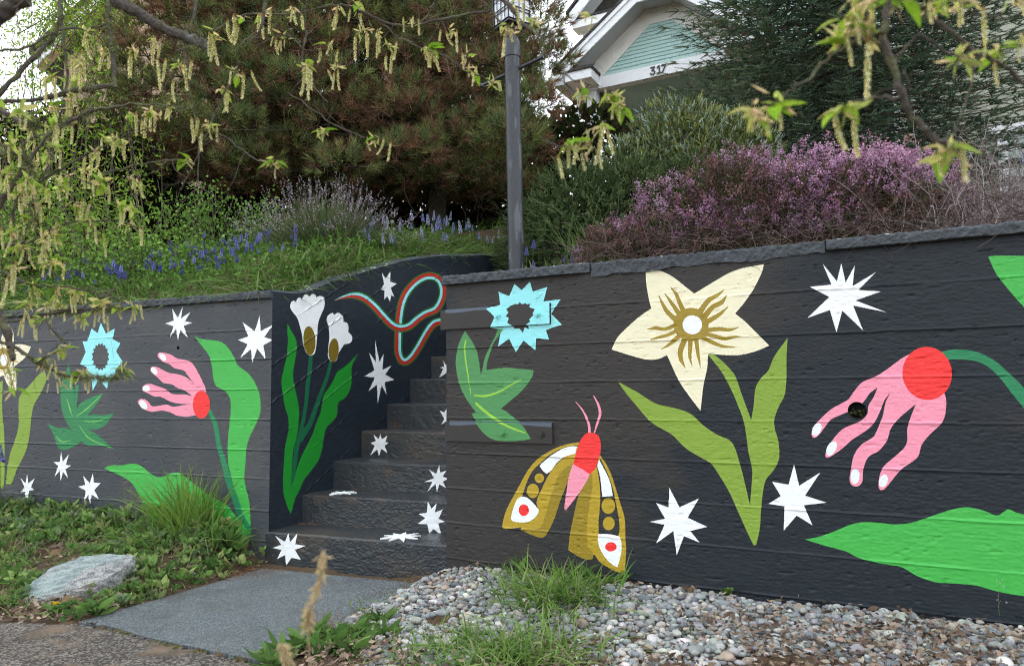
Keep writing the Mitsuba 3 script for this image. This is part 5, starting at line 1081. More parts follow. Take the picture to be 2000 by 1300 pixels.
# hornbeam: twig axes with radii, and the places of catkins (count, length, leaves), in metres
TWIGS = [([(-1.159,2.0,2.128),(-1.057,2.0,2.076),(-0.969,2.0,2.023),(-0.882,2.0,1.985),(-0.836,2.0,1.967)],[0.0139,0.0152,0.0152,0.0139,0.0111]),([(-0.948,1.3,1.678),(-0.885,1.3,1.727)],[0.0144,0.0135]),([(-1.2,1.9,2.067),(-1.204,1.9,1.975),(-1.246,1.9,1.912),(-1.298,1.9,1.856),(-1.362,1.9,1.787)],[0.0046,0.0053,0.0059,0.0066,0.0072]),([(-1.105,1.95,2.094),(-1.09,1.95,1.992),(-1.078,1.95,1.89),(-1.071,1.95,1.83)],[0.0041,0.0054,0.0061,0.0061]),([(-1.397,1.95,1.79),(-1.245,1.95,1.806),(-1.163,1.95,1.827),(-1.071,1.95,1.84)],[0.0054,0.0061,0.0068,0.0061]),([(-1.146,1.6,1.637),(-1.088,1.6,1.609),(-1.055,1.6,1.596)],[0.0072,0.0066,0.005]),([(-1.277,1.8,1.452),(-1.218,1.8,1.548),(-1.158,1.8,1.639),(-1.083,1.8,1.691),(-1.007,1.8,1.716),(-0.905,1.8,1.722),(-0.8,1.8,1.712)],[0.0075,0.0062,0.005,0.0044,0.0037,0.0025,0.0012]),([(-1.357,1.9,1.673),(-1.302,1.9,1.647),(-1.236,1.9,1.686),(-1.169,1.9,1.693)],[0.0039,0.0039,0.0026,0.002]),([(-1.284,1.8,1.601),(-1.22,1.8,1.6),(-1.193,1.8,1.561),(-1.203,1.8,1.496),(-1.175,1.8,1.432)],[0.005,0.0037,0.0031,0.0025,0.0019]),([(-1.476,2.1,1.222),(-1.437,2.1,1.209),(-1.358,2.1,1.227),(-1.255,2.1,1.241),(-1.17,2.1,1.246),(-1.097,2.1,1.247)],[0.0051,0.0044,0.0044,0.0036,0.0029,0.0022]),([(-1.334,1.9,1.228),(-1.322,1.9,1.189),(-1.302,1.9,1.166),(-1.29,1.9,1.121),(-1.283,1.9,1.09)],[0.0118,0.0112,0.0105,0.0092,0.0066]),([(-1.403,2.0,1.15),(-1.346,2.0,1.128),(-1.289,2.0,1.092),(-1.205,2.0,1.054),(-1.135,2.0,1.047),(-1.087,2.0,1.046),(-1.045,2.0,1.067)],[0.0055,0.0048,0.0048,0.0042,0.0028,0.0021,0.0014]),([(-1.289,2.0,1.092),(-1.255,2.0,1.106),(-1.221,2.0,1.126)],[0.0035,0.0028,0.0021]),([(-1.342,2.1,1.227),(-1.314,2.1,1.192),(-1.272,2.1,1.15)],[0.0022,0.0029,0.0036]),([(-1.398,2.0,1.338),(-1.312,2.0,1.302),(-1.228,2.0,1.294),(-1.13,2.0,1.277),(-1.059,2.0,1.251)],[0.0035,0.0035,0.0028,0.0028,0.0014]),([(-1.114,2.1,1.33),(-1.149,2.1,1.293),(-1.2,2.1,1.264),(-1.243,2.1,1.235)],[0.0015,0.0022,0.0022,0.0029]),([(-0.535,2.1,2.14),(-0.467,2.1,2.133),(-0.387,2.1,2.094),(-0.306,2.1,2.071),(-0.2,2.1,2.092),(-0.12,2.1,2.108),(-0.052,2.1,2.12)],[0.0029,0.0036,0.0036,0.0036,0.0044,0.0036,0.0029]),([(-0.213,2.1,2.166),(-0.242,2.1,2.103),(-0.29,2.1,2.071)],[0.0029,0.0029,0.0022]),([(-0.023,1.7,1.945),(0.015,1.7,1.896),(0.037,1.7,1.864),(0.067,1.7,1.841),(0.097,1.7,1.774)],[0.0053,0.0047,0.0041,0.0024,0.0012]),([(-0.07,1.8,1.998),(-0.052,1.8,1.968),(-0.006,1.8,1.92),(0.046,1.8,1.919)],[0.0025,0.0025,0.0019,0.0019]),([(-0.387,2.1,2.094),(-0.308,2.1,2.029),(-0.19,2.1,1.981),(-0.146,2.1,1.948),(-0.115,2.1,1.931),(-0.059,2.1,1.907)],[0.0029,0.0022,0.0022,0.0022,0.0022,0.0015]),([(-0.876,2.0,2.116),(-0.894,2.0,2.02)],[0.0055,0.0028]),([(-0.683,2.0,2.115),(-0.696,2.0,2.024),(-0.727,2.0,1.976)],[0.0055,0.0035,0.0021]),([(-0.919,2.0,1.999),(-0.901,2.0,1.911),(-0.885,2.0,1.811),(-0.862,2.0,1.687),(-0.863,2.0,1.584),(-0.826,2.0,1.55)],[0.0028,0.0021,0.0021,0.0021,0.0014,0.0014]),([(-0.752,2.0,1.925),(-0.765,2.0,1.892),(-0.813,2.0,1.79),(-0.852,2.0,1.687),(-0.908,2.0,1.559)],[0.0035,0.0028,0.0028,0.0021,0.0014]),([(-0.621,2.0,1.835),(-0.551,2.0,1.788),(-0.485,2.0,1.74),(-0.421,2.0,1.709),(-0.371,2.0,1.694)],[0.0014,0.0021,0.0021,0.0021,0.0014]),([(-0.805,1.9,1.705),(-0.748,1.9,1.671),(-0.675,1.9,1.617),(-0.635,1.9,1.608)],[0.0013,0.002,0.002,0.002]),([(-1.073,1.9,1.577),(-0.979,1.9,1.6),(-0.889,1.9,1.615),(-0.849,1.9,1.609)],[0.0026,0.002,0.002,0.0013]),([(-0.745,2.1,2.017),(-0.655,2.1,2.048),(-0.594,2.1,2.0),(-0.534,2.1,2.007)],[0.0022,0.0022,0.0022,0.0015]),([(-0.866,2.1,2.065),(-0.777,2.1,2.111),(-0.656,2.1,2.113),(-0.52,2.1,2.14)],[0.0036,0.0029,0.0029,0.0022]),([(-0.507,2.0,1.805),(-0.565,2.0,1.879),(-0.58,2.0,1.938),(-0.567,2.0,2.012)],[0.0014,0.0021,0.0021,0.0028]),([(-1.426,2.0,1.961),(-1.34,2.0,1.975),(-1.27,2.0,2.019),(-1.184,2.0,2.025),(-1.124,2.0,2.035)],[0.0035,0.0035,0.0028,0.0028,0.0021]),([(-1.259,2.0,2.093),(-1.246,2.0,1.989),(-1.236,2.0,1.87),(-1.259,2.0,1.739),(-1.283,2.0,1.623),(-1.321,2.0,1.523)],[0.0028,0.0035,0.0035,0.0028,0.0028,0.0021]),([(-1.306,1.9,1.443),(-1.283,1.9,1.524),(-1.179,1.9,1.591),(-1.086,1.9,1.646),(-1.007,1.9,1.683),(-0.94,1.9,1.699)],[0.0046,0.0039,0.0033,0.0026,0.002,0.0013]),([(-1.331,1.9,1.389),(-1.251,1.9,1.401),(-1.173,1.9,1.441),(-1.066,1.9,1.454),(-0.986,1.9,1.44)],[0.0033,0.0026,0.0026,0.002,0.0013]),([(-1.264,1.9,1.709),(-1.207,1.9,1.633),(-1.165,1.9,1.578),(-1.069,1.9,1.542)],[0.0033,0.0026,0.002,0.0013]),([(0.51,0.95,1.523),(0.499,0.95,1.465),(0.508,0.95,1.427),(0.52,0.95,1.381),(0.536,0.95,1.351),(0.555,0.95,1.328),(0.582,0.95,1.312)],[0.0043,0.0046,0.0046,0.0043,0.0039,0.0043,0.0049]),([(0.566,1.0,1.549),(0.585,1.0,1.52),(0.621,1.0,1.495),(0.658,1.0,1.464),(0.691,1.0,1.446),(0.723,1.0,1.409)],[0.0028,0.0031,0.0031,0.0031,0.0031,0.0031]),([(0.509,0.95,1.427),(0.514,0.95,1.437),(0.536,0.95,1.461),(0.548,0.95,1.465),(0.578,0.95,1.447),(0.597,0.95,1.437)],[0.002,0.002,0.002,0.0016,0.0016,0.0013]),([(0.517,0.95,1.382),(0.483,0.95,1.381),(0.442,0.95,1.371)],[0.0023,0.002,0.0016]),([(0.327,0.95,1.362),(0.361,0.95,1.385),(0.382,0.95,1.401),(0.41,0.95,1.422),(0.432,0.95,1.445),(0.471,0.95,1.463),(0.5,0.95,1.474)],[0.0013,0.0016,0.002,0.002,0.0023,0.0033,0.0046]),([(0.647,1.0,1.52),(0.694,1.0,1.517),(0.73,1.0,1.523)],[0.0014,0.0014,0.0014]),([(0.665,1.1,1.362),(0.683,1.1,1.402),(0.705,1.1,1.45),(0.715,1.1,1.498)],[0.0015,0.0015,0.0015,0.0015]),([(0.533,0.97,1.429),(0.539,0.97,1.404),(0.501,0.97,1.398),(0.486,0.97,1.391)],[0.0013,0.0013,0.001,0.001]),([(0.096,1.5,1.699),(0.123,1.5,1.654),(0.165,1.5,1.637),(0.202,1.5,1.62)],[0.001,0.0016,0.0016,0.0016]),([(0.063,1.4,1.488),(0.093,1.4,1.472),(0.132,1.4,1.477),(0.172,1.4,1.457),(0.201,1.4,1.436)],[0.001,0.0015,0.0015,0.0015,0.001])]
CLUSTERS = [(-0.997,2.0,1.994,3,0.062,2),(-1.05,2.0,1.957,2,0.066,0),(-0.877,1.9,1.873,5,0.082,4),(-0.807,1.95,1.975,3,0.084,2),(-0.766,2.05,2.077,4,0.068,1),(-0.707,2.05,2.084,3,0.071,1),(-0.662,2.1,2.04,4,0.049,0),(-0.644,2.1,2.126,3,0.061,0),(-0.509,1.8,1.82,3,0.09,5),(-0.534,2.1,2.018,3,0.058,1),(-0.505,2.1,2.128,3,0.064,0),(-0.508,2.1,1.953,3,0.052,1),(-0.457,2.1,2.137,4,0.064,3),(-0.441,2.1,2.058,3,0.067,0),(-0.391,2.1,2.058,3,0.058,0),(-0.358,2.1,2.017,3,0.058,0),(-0.294,2.1,2.088,3,0.052,0),(-0.225,2.0,1.957,5,0.05,7),(-0.173,2.1,2.056,3,0.058,0),(-0.125,2.1,1.98,3,0.047,1),(-0.106,2.1,1.934,2,0.041,1),(-0.046,2.1,1.902,2,0.032,1),(0.004,1.7,1.853,1,0.068,0),(-0.014,1.7,1.866,1,0.038,0),(0.055,1.6,1.826,0,0.0,4),(-0.804,2.0,1.849,3,0.064,1),(-0.762,2.0,1.892,3,0.062,1),(-0.792,1.9,1.708,5,0.055,5),(-0.947,1.9,1.744,3,0.061,2),(-1.001,1.9,1.739,3,0.055,2),(-1.168,1.95,1.909,3,0.07,1),(-1.132,2.0,1.958,2,0.069,2),(-1.184,2.0,2.015,2,0.064,0),(-0.901,1.9,1.755,2,0.047,1),(-1.148,1.8,1.38,3,0.045,2),(-0.517,2.0,1.72,2,0.047,5),(-0.375,2.0,1.694,3,0.05,4),(-0.524,1.6,1.508,1,0.033,6),(-0.851,1.9,1.609,0,0.0,4),(-1.178,1.9,1.564,2,0.053,2),(-1.093,1.9,1.632,3,0.055,1),(-1.04,1.9,1.659,3,0.055,1),(-1.203,1.8,1.496,3,0.062,2),(-1.17,1.8,1.47,3,0.056,1),(-1.135,1.9,1.495,3,0.053,2),(-1.069,1.9,1.542,2,0.053,2),(-0.99,1.9,1.562,2,0.053,2),(-1.186,1.9,1.435,3,0.053,1),(-1.224,1.8,1.406,3,0.055,2),(-1.1,1.9,1.454,2,0.053,1),(-0.992,1.9,1.44,2,0.045,2),(-1.215,1.9,1.841,3,0.063,1),(-1.159,1.9,1.785,2,0.058,1),(-1.227,1.9,1.633,3,0.053,1),(-1.244,1.8,1.561,2,0.055,1),(-1.264,1.9,1.702,3,0.058,1),(-1.237,1.95,1.784,2,0.068,1),(-1.153,1.7,1.299,4,0.082,3),(-1.359,2.1,1.229,3,0.052,4),(-1.242,2.0,1.295,2,0.05,6),(-1.185,2.0,1.273,2,0.05,6),(-1.177,2.1,1.249,4,0.052,6),(-1.129,2.1,1.249,1,0.044,6),(-1.079,2.1,1.248,3,0.049,7),(-1.312,2.0,1.295,3,0.05,5),(-1.269,2.0,1.099,4,0.047,5),(-1.221,2.0,1.05,3,0.039,3),(-1.163,2.0,1.059,4,0.05,4),(-1.221,2.0,1.124,0,0.0,6),(-1.05,2.0,1.067,2,0.028,5),(-1.285,1.9,1.016,0,0.0,3),(-1.296,1.9,1.062,2,0.037,4),(-1.21,1.8,1.368,3,0.056,5),(-1.196,1.9,1.347,1,0.039,5),(-1.317,2.0,1.253,2,0.055,4),(0.461,0.95,1.515,1,0.046,0),(0.486,0.95,1.515,1,0.036,0),(0.481,0.95,1.474,1,0.086,2),(0.474,0.95,1.495,1,0.046,2),(0.451,0.95,1.488,2,0.033,5),(0.446,0.95,1.463,1,0.039,4),(0.524,0.95,1.516,0,0.0,4),(0.629,1.0,1.546,1,0.047,1),(0.65,1.0,1.546,1,0.05,0),(0.716,1.0,1.545,1,0.033,0),(0.445,0.95,1.37,2,0.053,6),(0.588,1.0,1.537,2,0.036,2),(0.574,0.95,1.312,2,0.056,6),(0.564,0.95,1.306,1,0.049,3),(0.687,1.0,1.473,3,0.033,4),(0.627,1.0,1.457,3,0.029,6),(0.324,0.95,1.365,2,0.026,5),(0.349,0.95,1.373,2,0.041,6),(0.213,1.5,1.615,1,0.037,7),(0.173,1.4,1.507,3,0.05,4),(0.122,1.4,1.482,4,0.045,4),(0.152,1.4,1.472,3,0.043,3),(0.154,1.5,1.615,0,0.0,4),(0.019,1.7,1.925,2,0.059,1),(0.19,1.7,1.892,2,0.033,0),(0.228,1.5,1.592,2,0.042,6)]
# ------------------------------------------------------------------ foliage builders
def needle_tufts(mb, rng, B, D, cols, n, length, spread, width, shoot=0.05):
    """at each base B a shoot along D set with n needles"""
    m = len(B)
    D = unit(D)
    t = rng.random((m, n, 1))
    base = B[:, None] + D[:, None] * shoot * t
    r = unit(rng.normal(size=(m, n, 3)))
    d = unit(D[:, None] * (0.35 + 0.6 * t) + r * spread)
    L = length * rng.uniform(0.75, 1.2, (m, n, 1))
    d, base = d.reshape(-1, 3), base.reshape(-1, 3)
    c = np.repeat(cols, n, axis=0) * rng.uniform(0.75, 1.3, (m * n, 1))
    mb.add(*spikes(base, d * L.reshape(-1, 1), perp(rng, d), width, np.clip(c, 0, 0.9)))


def comb_twigs(mb, rng, B, D, Nn, length, cols, n, needle, width):
    """flat conifer twigs: needles in two ranks (and some above) along D, in the plane with normal Nn"""
    m = len(B)
    D = unit(D); S = unit(np.cross(D, Nn)); Nn = unit(np.cross(S, D))
    t = (np.arange(n) + 0.5) / n
    side = np.where(np.arange(n) % 2 == 0, 1.0, -1.0)
    up = (np.arange(n) % 3 == 0) * 0.6
    base = B[:, None] + D[:, None] * (np.reshape(length, (-1, 1, 1)) * t[None, :, None])
    taper = (1.05 - 0.6 * t)
    d = D[:, None] * 0.75 + S[:, None] * side[None, :, None] + Nn[:, None] * up[None, :, None] + 0.25 * rng.normal(size=(m, n, 3))
    d = unit(d) * (needle * taper)[None, :, None] * rng.uniform(0.8, 1.2, (m, n, 1))
    c = np.repeat(cols, n, axis=0).reshape(m, n, 3) * (0.75 + 0.5 * t)[None, :, None] * rng.uniform(0.8, 1.2, (m, n, 1))
    d = d.reshape(-1, 3)
    mb.add(*spikes(base.reshape(-1, 3), d, perp(rng, d), width, np.clip(c.reshape(-1, 3), 0, 0.9)))
    s = np.stack([B, B + D * np.reshape(length, (-1, 1))], 1)
    mb.add(*ribbons(s, np.full((m, 2), needle * 0.28) * np.array([[1.0, 0.5]]), S, cols))


def leaves(mb, rng, B, D, length, width, cols, curl=0.25):
    m = len(B)
    D = unit(D); S = perp(rng, D); N = np.cross(S, D)
    t = np.array([0, 0.3, 0.65, 1.0])
    w = np.array([0.12, 0.95, 0.8, 0.04])
    L = np.reshape(length, (-1, 1, 1)) * np.ones((m, 1, 1))
    P = B[:, None] + D[:, None] * (L * t[None, :, None]) - N[:, None] * (L * curl * (t ** 2)[None, :, None]) * rng.uniform(-0.3, 1, (m, 1, 1))
    mb.add(*ribbons(P, np.reshape(width, (-1, 1)) * w[None] * np.ones((m, 1)), S, cols))


def flecks(mb, rng, B, D, length, width, cols):
    """small diamonds, two triangles each"""
    m = len(B)
    D = unit(D); S = perp(rng, D); N = np.cross(S, D)
    L = np.reshape(length, (-1, 1)) * np.ones((m, 1)); W = np.reshape(width, (-1, 1))
    v = np.stack([B, B + D * L * 0.5 + S * W, B + D * L * 0.5 - S * W + N * W * 0.6, B + D * L], 1).reshape(-1, 3)
    f = (np.array([[0, 1, 2], [1, 3, 2]])[None] + (np.arange(m) * 4)[:, None, None]).reshape(-1, 3)
    mb.add(v, f, np.repeat(cols, 4, axis=0))


def blades(mb, rng, B, D, length, width, cols, droop=0.5, k=5):
    m = len(B)
    D = unit(D)
    t = np.linspace(0, 1, k)
    L = np.reshape(length, (-1, 1, 1)) * np.ones((m, 1, 1))
    H = D * [1, 1, 0]
    H = unit(H + 1e-4 * rng.normal(size=H.shape))
    dr_ = np.reshape(droop, (-1, 1, 1)) * rng.uniform(0.3, 1.3, (m, 1, 1))
    P = B[:, None] + D[:, None] * (L * t[None, :, None]) + (H[:, None] * 0.45 - ZUP * 0.75) * (L * dr_ * (t ** 2.2)[None, :, None])
    S = unit(np.cross(D, H + 0.3 * rng.normal(size=H.shape)) + 0.2 * rng.normal(size=H.shape))
    w = np.reshape(width, (-1, 1)) * (np.array([0.8, 1.0, 0.9, 0.6, 0.05])[None, :k] if k == 5 else np.linspace(1, 0.05, k)[None]) * np.ones((m, 1))
    mb.add(*ribbons(P, w, S, cols))


def strands(mb, rng, B, D, length, width, cols, wander=0.3, k=6):
    m = len(B)
    P = [B]
    d = unit(D)
    st = np.reshape(length, (-1, 1)) / (k - 1)
    for _ in range(k - 1):
        d = unit(d + wander * rng.normal(size=d.shape))
        P.append(P[-1] + d * st)
    P = np.stack(P, 1)
    w = np.reshape(width, (-1, 1)) * np.linspace(1, 0.4, k)[None] * np.ones((m, 1))
    mb.add(*ribbons(P, w, perp(rng, d), cols))
    return P


def lumpy(rng, n, c, r, zmin=-0.3, inner=0.75, seed=1, lump=0.25, freq=2.5):
    """points and outward directions on and just under a lumpy ellipsoid"""
    d = unit(rng.normal(size=(n * 3, 3)))
    d = d[d[:, 2] > zmin][:n]
    k = 1 + lump * (meshkit.fbm(d * freq + seed, 3, seed) - 0.5) * 2
    k = k * (inner + (1 - inner) * rng.random(len(d)) ** 0.5)
    P = np.asarray(c) + d * k[:, None] * np.asarray(r)
    return P, unit(d / np.asarray(r))


def at_bank(x, y):
    return np.stack([x, y, bank_z(np.asarray(x), np.asarray(y))], -1)


def left_spot(u, d):
    P = CORNER + np.asarray(u)[:, None] * UL - np.asarray(d)[:, None] * NL
    return P[:, 0], P[:, 1]


def right_spot(u, d):
    P = RW + np.asarray(u)[:, None] * UR - np.asarray(d)[:, None] * NR
    return P[:, 0], P[:, 1]


# ------------------------------------------------------------------ big pine
rng = np.random.default_rng(11)
pine = thing('pine_tree', 'broad pine with olive and rusty brown needle clumps behind the lamp post', 'tree')
trunk = spline([(-0.85, 8.6, 1.9), (-0.88, 8.65, 3.0), (-0.8, 8.6, 4.4), (-0.9, 8.6, 6.4)], 5)
tb = MB().add(*tube(trunk, np.linspace(0.13, 0.07, len(trunk)), 12))
outline = Polygon([(-4.05, 3.5), (-3.4, 3.25), (-2.6, 3.1), (-1.9, 2.95), (-1.2, 3.02), (-0.5, 3.12), (0.05, 3.0), (0.28, 3.2), (0.40, 3.7), (0.52, 4.2), (0.38, 4.9), (0.26, 5.6), (-0.1, 6.6), (-3.8, 6.6), (-4.1, 5.0)])
cl = []
for layer, (y0, y1, sep, nmax) in enumerate(((6.75, 7.35, 0.345, 150), (7.4, 8.1, 0.34, 140), (8.2, 8.8, 0.29, 200), (8.9, 9.5, 0.29, 200))):
    got = []
    for _ in range(6000):
        x, z = rng.uniform(-4.5, 0.7), rng.uniform(2.9, 6.6)
        gx, gz = x * 7.2 / (y0 + 0.4), 1 + (z - 1) * 1.0
        if not outline.buffer(-0.12 - 0.06 * layer).contains(shapely.Point(x, z)):
            continue
        if layer < 2 and not (abs(x + 0.7) < 0.9 and z < 4.7) and meshkit.fbm(np.array([x * 1.5 + 3 * layer, z * 2.3, layer * 5.0]), 2, 3) < 0.40:
            continue
        if any((x - a) ** 2 + ((z - b) * 1.35) ** 2 < sep ** 2 for a, b in got):
            continue
        got.append((x, z))
        if len(got) >= nmax:
            break
    for x, z in got:
        y = rng.uniform(y0, y1) + 0.10 * (z - 3)
        cl.append((x, y, z, layer))
crown = MB()
for (x, y, z, layer) in cl:
    c0 = np.array([x, y, z])
    k = 1.0 if layer < 2 else 1.25
    n = 70 if layer == 0 else 58
    P, d = lumpy(rng, n, c0, np.array([0.31, 0.26, 0.17]) * k, -0.35, 0.62, int(rng.integers(99)), 0.3)
    rusty = np.clip(meshkit.fbm(np.array([x * 1.1 + 5, z * 1.4, y]), 2, 8) * 1.9 - 0.52 + (0.22 if layer else 0.0) - 0.40 * (z < 3.6), 0.05, 0.85)
    low = d[:, 2] < 0.05
    p = np.where(low, np.clip(rusty + 0.35, 0, 0.95), rusty * 0.75)
    cols = np.where((rng.random(len(P)) < p)[:, None], pick(rng, [(0.185, 0.105, 0.065), (0.23, 0.135, 0.088), (0.125, 0.075, 0.05)], len(P)), pick(rng, [(0.155, 0.185, 0.065), (0.195, 0.215, 0.08), (0.11, 0.15, 0.062)], len(P)))
    needle_tufts(crown, rng, P, d + [0, -0.15, 0.45], cols, 26, 0.100, 0.52, 0.0033, 0.07)
    root = np.array([-0.85, 8.6, z + 0.25])
    mid = root * 0.45 + c0 * 0.55 + [0, 0, 0.12]
    if rng.random() < 0.4:
        br = spline([root, mid, c0], 4)
        tb.add(*tube(br, np.linspace(0.030, 0.006, len(br)), 5, False))
put('trunk', tb.get(), 'bark', pine, smooth=50)
crown.put('crown', 'needle_tint', pine)
dead = MB()
B = np.stack([rng.uniform(-3.9, 0.3, 900), rng.uniform(7.0, 8.6, 900), rng.uniform(2.7, 5.6, 900)], 1)
strands(dead, rng, B, rng.normal(size=(900, 3)) + [0, -0.3, -0.2], rnd(rng, 0.25, 0.7, 900), 0.0028, pick(rng, [(0.06, 0.042, 0.03), (0.11, 0.085, 0.065)], 900), 0.3)
dead.put('dead_twigs', 'matte_tint', pine, kind='stuff')

# ------------------------------------------------------------------ dark hedge added behind the pine to block light, and yews
def broad_hedge(base, label, lumps, cols, seed, leaf=0.03, dens=900):
    r = np.random.default_rng(seed)
    k = thing(base, label, 'hedge')
    m = MB(); st = MB()
    for (c, rad) in lumps:
        n = int(dens * (rad[0] * rad[2] + 0.2))
        P, d = lumpy(r, n, c, rad, -0.5, 0.62, int(r.integers(99)), 0.22)
        flecks(m, r, P, d + 0.9 * r.normal(size=d.shape), rnd(r, 0.7, 1.2, len(P)) * leaf, leaf * 0.30, pick(r, cols, len(P)))
        q = np.array(c) + 0.5 * np.array(rad) * r.normal(size=(14, 3))
        strands(st, r, np.array(c) * [1, 1, 0] + [0, 0, max(0.3, c[2] - rad[2])] + 0.2 * r.normal(size=(14, 3)) * [1, 1, 0], q - (np.array(c) - [0, 0, rad[2]]), rad[2] * 1.3, 0.008, pick(r, [(0.05, 0.04, 0.03)], 14), 0.15)
    m.put('foliage', 'leaf_tint', k); st.put('stems', 'matte_tint', k)
    return k
broad_hedge('shade_hedge', 'dark leafy hedge added to darken the hollow under the pine', [((x, 9.7 + 0.35 * (i % 2), 3.2), (0.75, 0.45, 1.7)) for i, x in enumerate(np.arange(-7.0, 1.1, 0.5))], [(0.020, 0.035, 0.012), (0.035, 0.030, 0.018)], 5, 0.13, 1500)  # unseen hedge with near black leaves, added for the darkness under the pine


def conifer_mound(base, label, lumps, cols, tips, seed, n_per=2300, length=0.10, needle=0.016, cat='shrub', updir=0.7, tipshare=0.25):
    r = np.random.default_rng(seed)
    k = thing(base, label, cat)
    m = MB(); wood = MB()
    for (c, rad) in lumps:
        n = int(n_per * (rad[0] + rad[1]) * rad[2])
        P, d = lumpy(r, n, c, rad, -0.25, 0.80, int(r.integers(99)), 0.26, 3.2)
        D = unit(d + [0, 0, updir] + 0.45 * r.normal(size=d.shape))
        out = unit(d + 0.3 * r.normal(size=d.shape))
        cc = pick(r, cols, len(P))
        tip = (r.random(len(P)) < tipshare) & (d[:, 2] > -0.05)
        cc[tip] = pick(r, tips, int(tip.sum()))
        comb_twigs(m, r, P, D, out, rnd(r, 0.6, 1.3, len(P)) * length, cc, 24, needle, 0.0030)
        q, dq = lumpy(r, n // 2, c, np.array(rad) * 0.84, -0.6, 0.6, 4, 0.2)
        flecks(m, r, q, r.normal(size=q.shape), rnd(r, 0.06, 0.12, len(q)), 0.022, pick(r, cols, len(q)))
        for _ in range(10):
            t = np.array(c) + 0.75 * np.array(rad) * unit(r.normal(size=3) + [0, 0, 0.5])
            b0 = np.array([c[0] + 0.1 * r.normal(), c[1], c[2] - rad[2]])
            wood.add(*tube(spline([b0, b0 * 0.5 + t * 0.5 + 0.08 * r.normal(size=3), t], 4), 0.012, 5, False))
    put('branches', wood.get(), 'bark', k)
    m.put('foliage', 'needle_tint', k)
    return k
conifer_mound('yew_shrub', 'dark green yew shrub between the lamp post and the heather', [((0.60, 6.15, 2.25), (0.46, 0.45, 0.66)), ((1.05, 6.2, 2.30), (0.5, 0.45, 0.70)), ((1.55, 6.0, 2.25), (0.45, 0.45, 0.68)), ((0.30, 6.5, 2.2), (0.4, 0.4, 0.55))],
              [(0.065, 0.100, 0.040), (0.09, 0.125, 0.05), (0.05, 0.08, 0.035)], [(0.16, 0.20, 0.08), (0.13, 0.165, 0.09)], 31, 2300, 0.10, 0.018, updir=0.15, tipshare=0.22)
conifer_mound('juniper_shrub', 'pale tipped juniper in front of the house porch', [((1.55, 6.55, 2.98), (0.52, 0.42, 0.66)), ((1.15, 6.6, 2.78), (0.42, 0.4, 0.52)), ((2.0, 6.5, 2.9), (0.45, 0.4, 0.6))],
              [(0.105, 0.135, 0.048), (0.15, 0.17, 0.055), (0.075, 0.095, 0.042)], [(0.36, 0.45, 0.36), (0.28, 0.36, 0.26), (0.27, 0.29, 0.08)], 32, 3000, 0.06, 0.014, updir=0.8, tipshare=0.5)

# ------------------------------------------------------------------ fir on the right
rng = np.random.default_rng(41)
fir = thing('fir_tree', 'dark blue green fir filling the upper right', 'tree')
FT = np.array([3.45, 7.7, 0.0])
tr = spline([FT + [0, 0, 1.6], FT + [0.02, 0, 4.5], FT + [0, 0, 9.0]], 4)
wood = MB().add(*tube(tr, np.linspace(0.16, 0.06, len(tr)), 10))
ndl = MB()
TB, TD, TN_, TL = [], [], [], []
for z in np.arange(2.3, 7.0, 0.085):
    R_ = min(1.80, (9.2 - z) * 0.44)
    nbr = 19
    for a in np.arange(nbr) * 2 * np.pi / nbr + rng.uniform(0, 6.28):
        if math.sin(a) > 0.55:
            continue
        L = R_ * rng.uniform(0.72, 1.08) * (1.22 if math.cos(a) > 0.3 else 1.0)
        hd = np.array([math.cos(a), math.sin(a), 0])
        s0 = FT + [0, 0, z]
        ax = spline([s0, s0 + hd * L * 0.5 + [0, 0, -0.05 * L], s0 + hd * L + [0, 0, 0.02 * L - 0.12]], 5)
        wood.add(*tube(ax, np.linspace(0.009, 0.002, len(ax)), 4, False))
        sd = np.array([-hd[1], hd[0], 0])
        for t in np.arange(0.40, 1.0, 0.062):
            p = ax[min(int(t * (len(ax) - 1)), len(ax) - 1)] + 0.02 * rng.normal(size=3)
            for s in (-1, 1):
                TB.append(p); TD.append(hd * 0.8 + s * sd * rng.uniform(0.5, 1.1) + [0, 0, rng.uniform(-0.25, 0.2)]); TL.append((0.11 + 0.24 * (1.05 - t)) * rng.uniform(0.7, 1.1))
        TB.append(ax[-2]); TD.append(hd + [0, 0, 0.1]); TL.append(0.14)
TB, TD, TL = np.array(TB), np.array(TD), np.array(TL)
vis = (TB[:, 2] < 5.9)
TB, TD, TL = TB[vis], TD[vis], TL[vis]
cols = pick(rng, [(0.085, 0.140, 0.092), (0.105, 0.16, 0.098), (0.068, 0.115, 0.082)], len(TB), amount=0.25)
tipm = rng.random(len(TB)) < 0.25
cols[tipm] = pick(rng, [(0.18, 0.25, 0.16)], int(tipm.sum()))
comb_twigs(ndl, rng, TB, TD, np.tile([[0, 0, 1.0]], (len(TB), 1)) + 0.35 * rng.normal(size=(len(TB), 3)), TL, cols, 34, 0.028, 0.0030)
nf = 5200
q = FT + np.stack([rng.normal(size=nf) * 0.45, rng.normal(size=nf) * 0.3 + 0.2, rng.uniform(2.2, 5.9, nf)], 1)
flecks(ndl, rng, q, rng.normal(size=(nf, 3)) * [1, 1, 0.4], rnd(rng, 0.08, 0.16, nf), 0.018, pick(rng, [(0.068, 0.115, 0.082), (0.10, 0.085, 0.06)], nf))
put('trunk', wood.get(), 'bark', fir)
ndl.put('crown', 'needle_tint', fir)

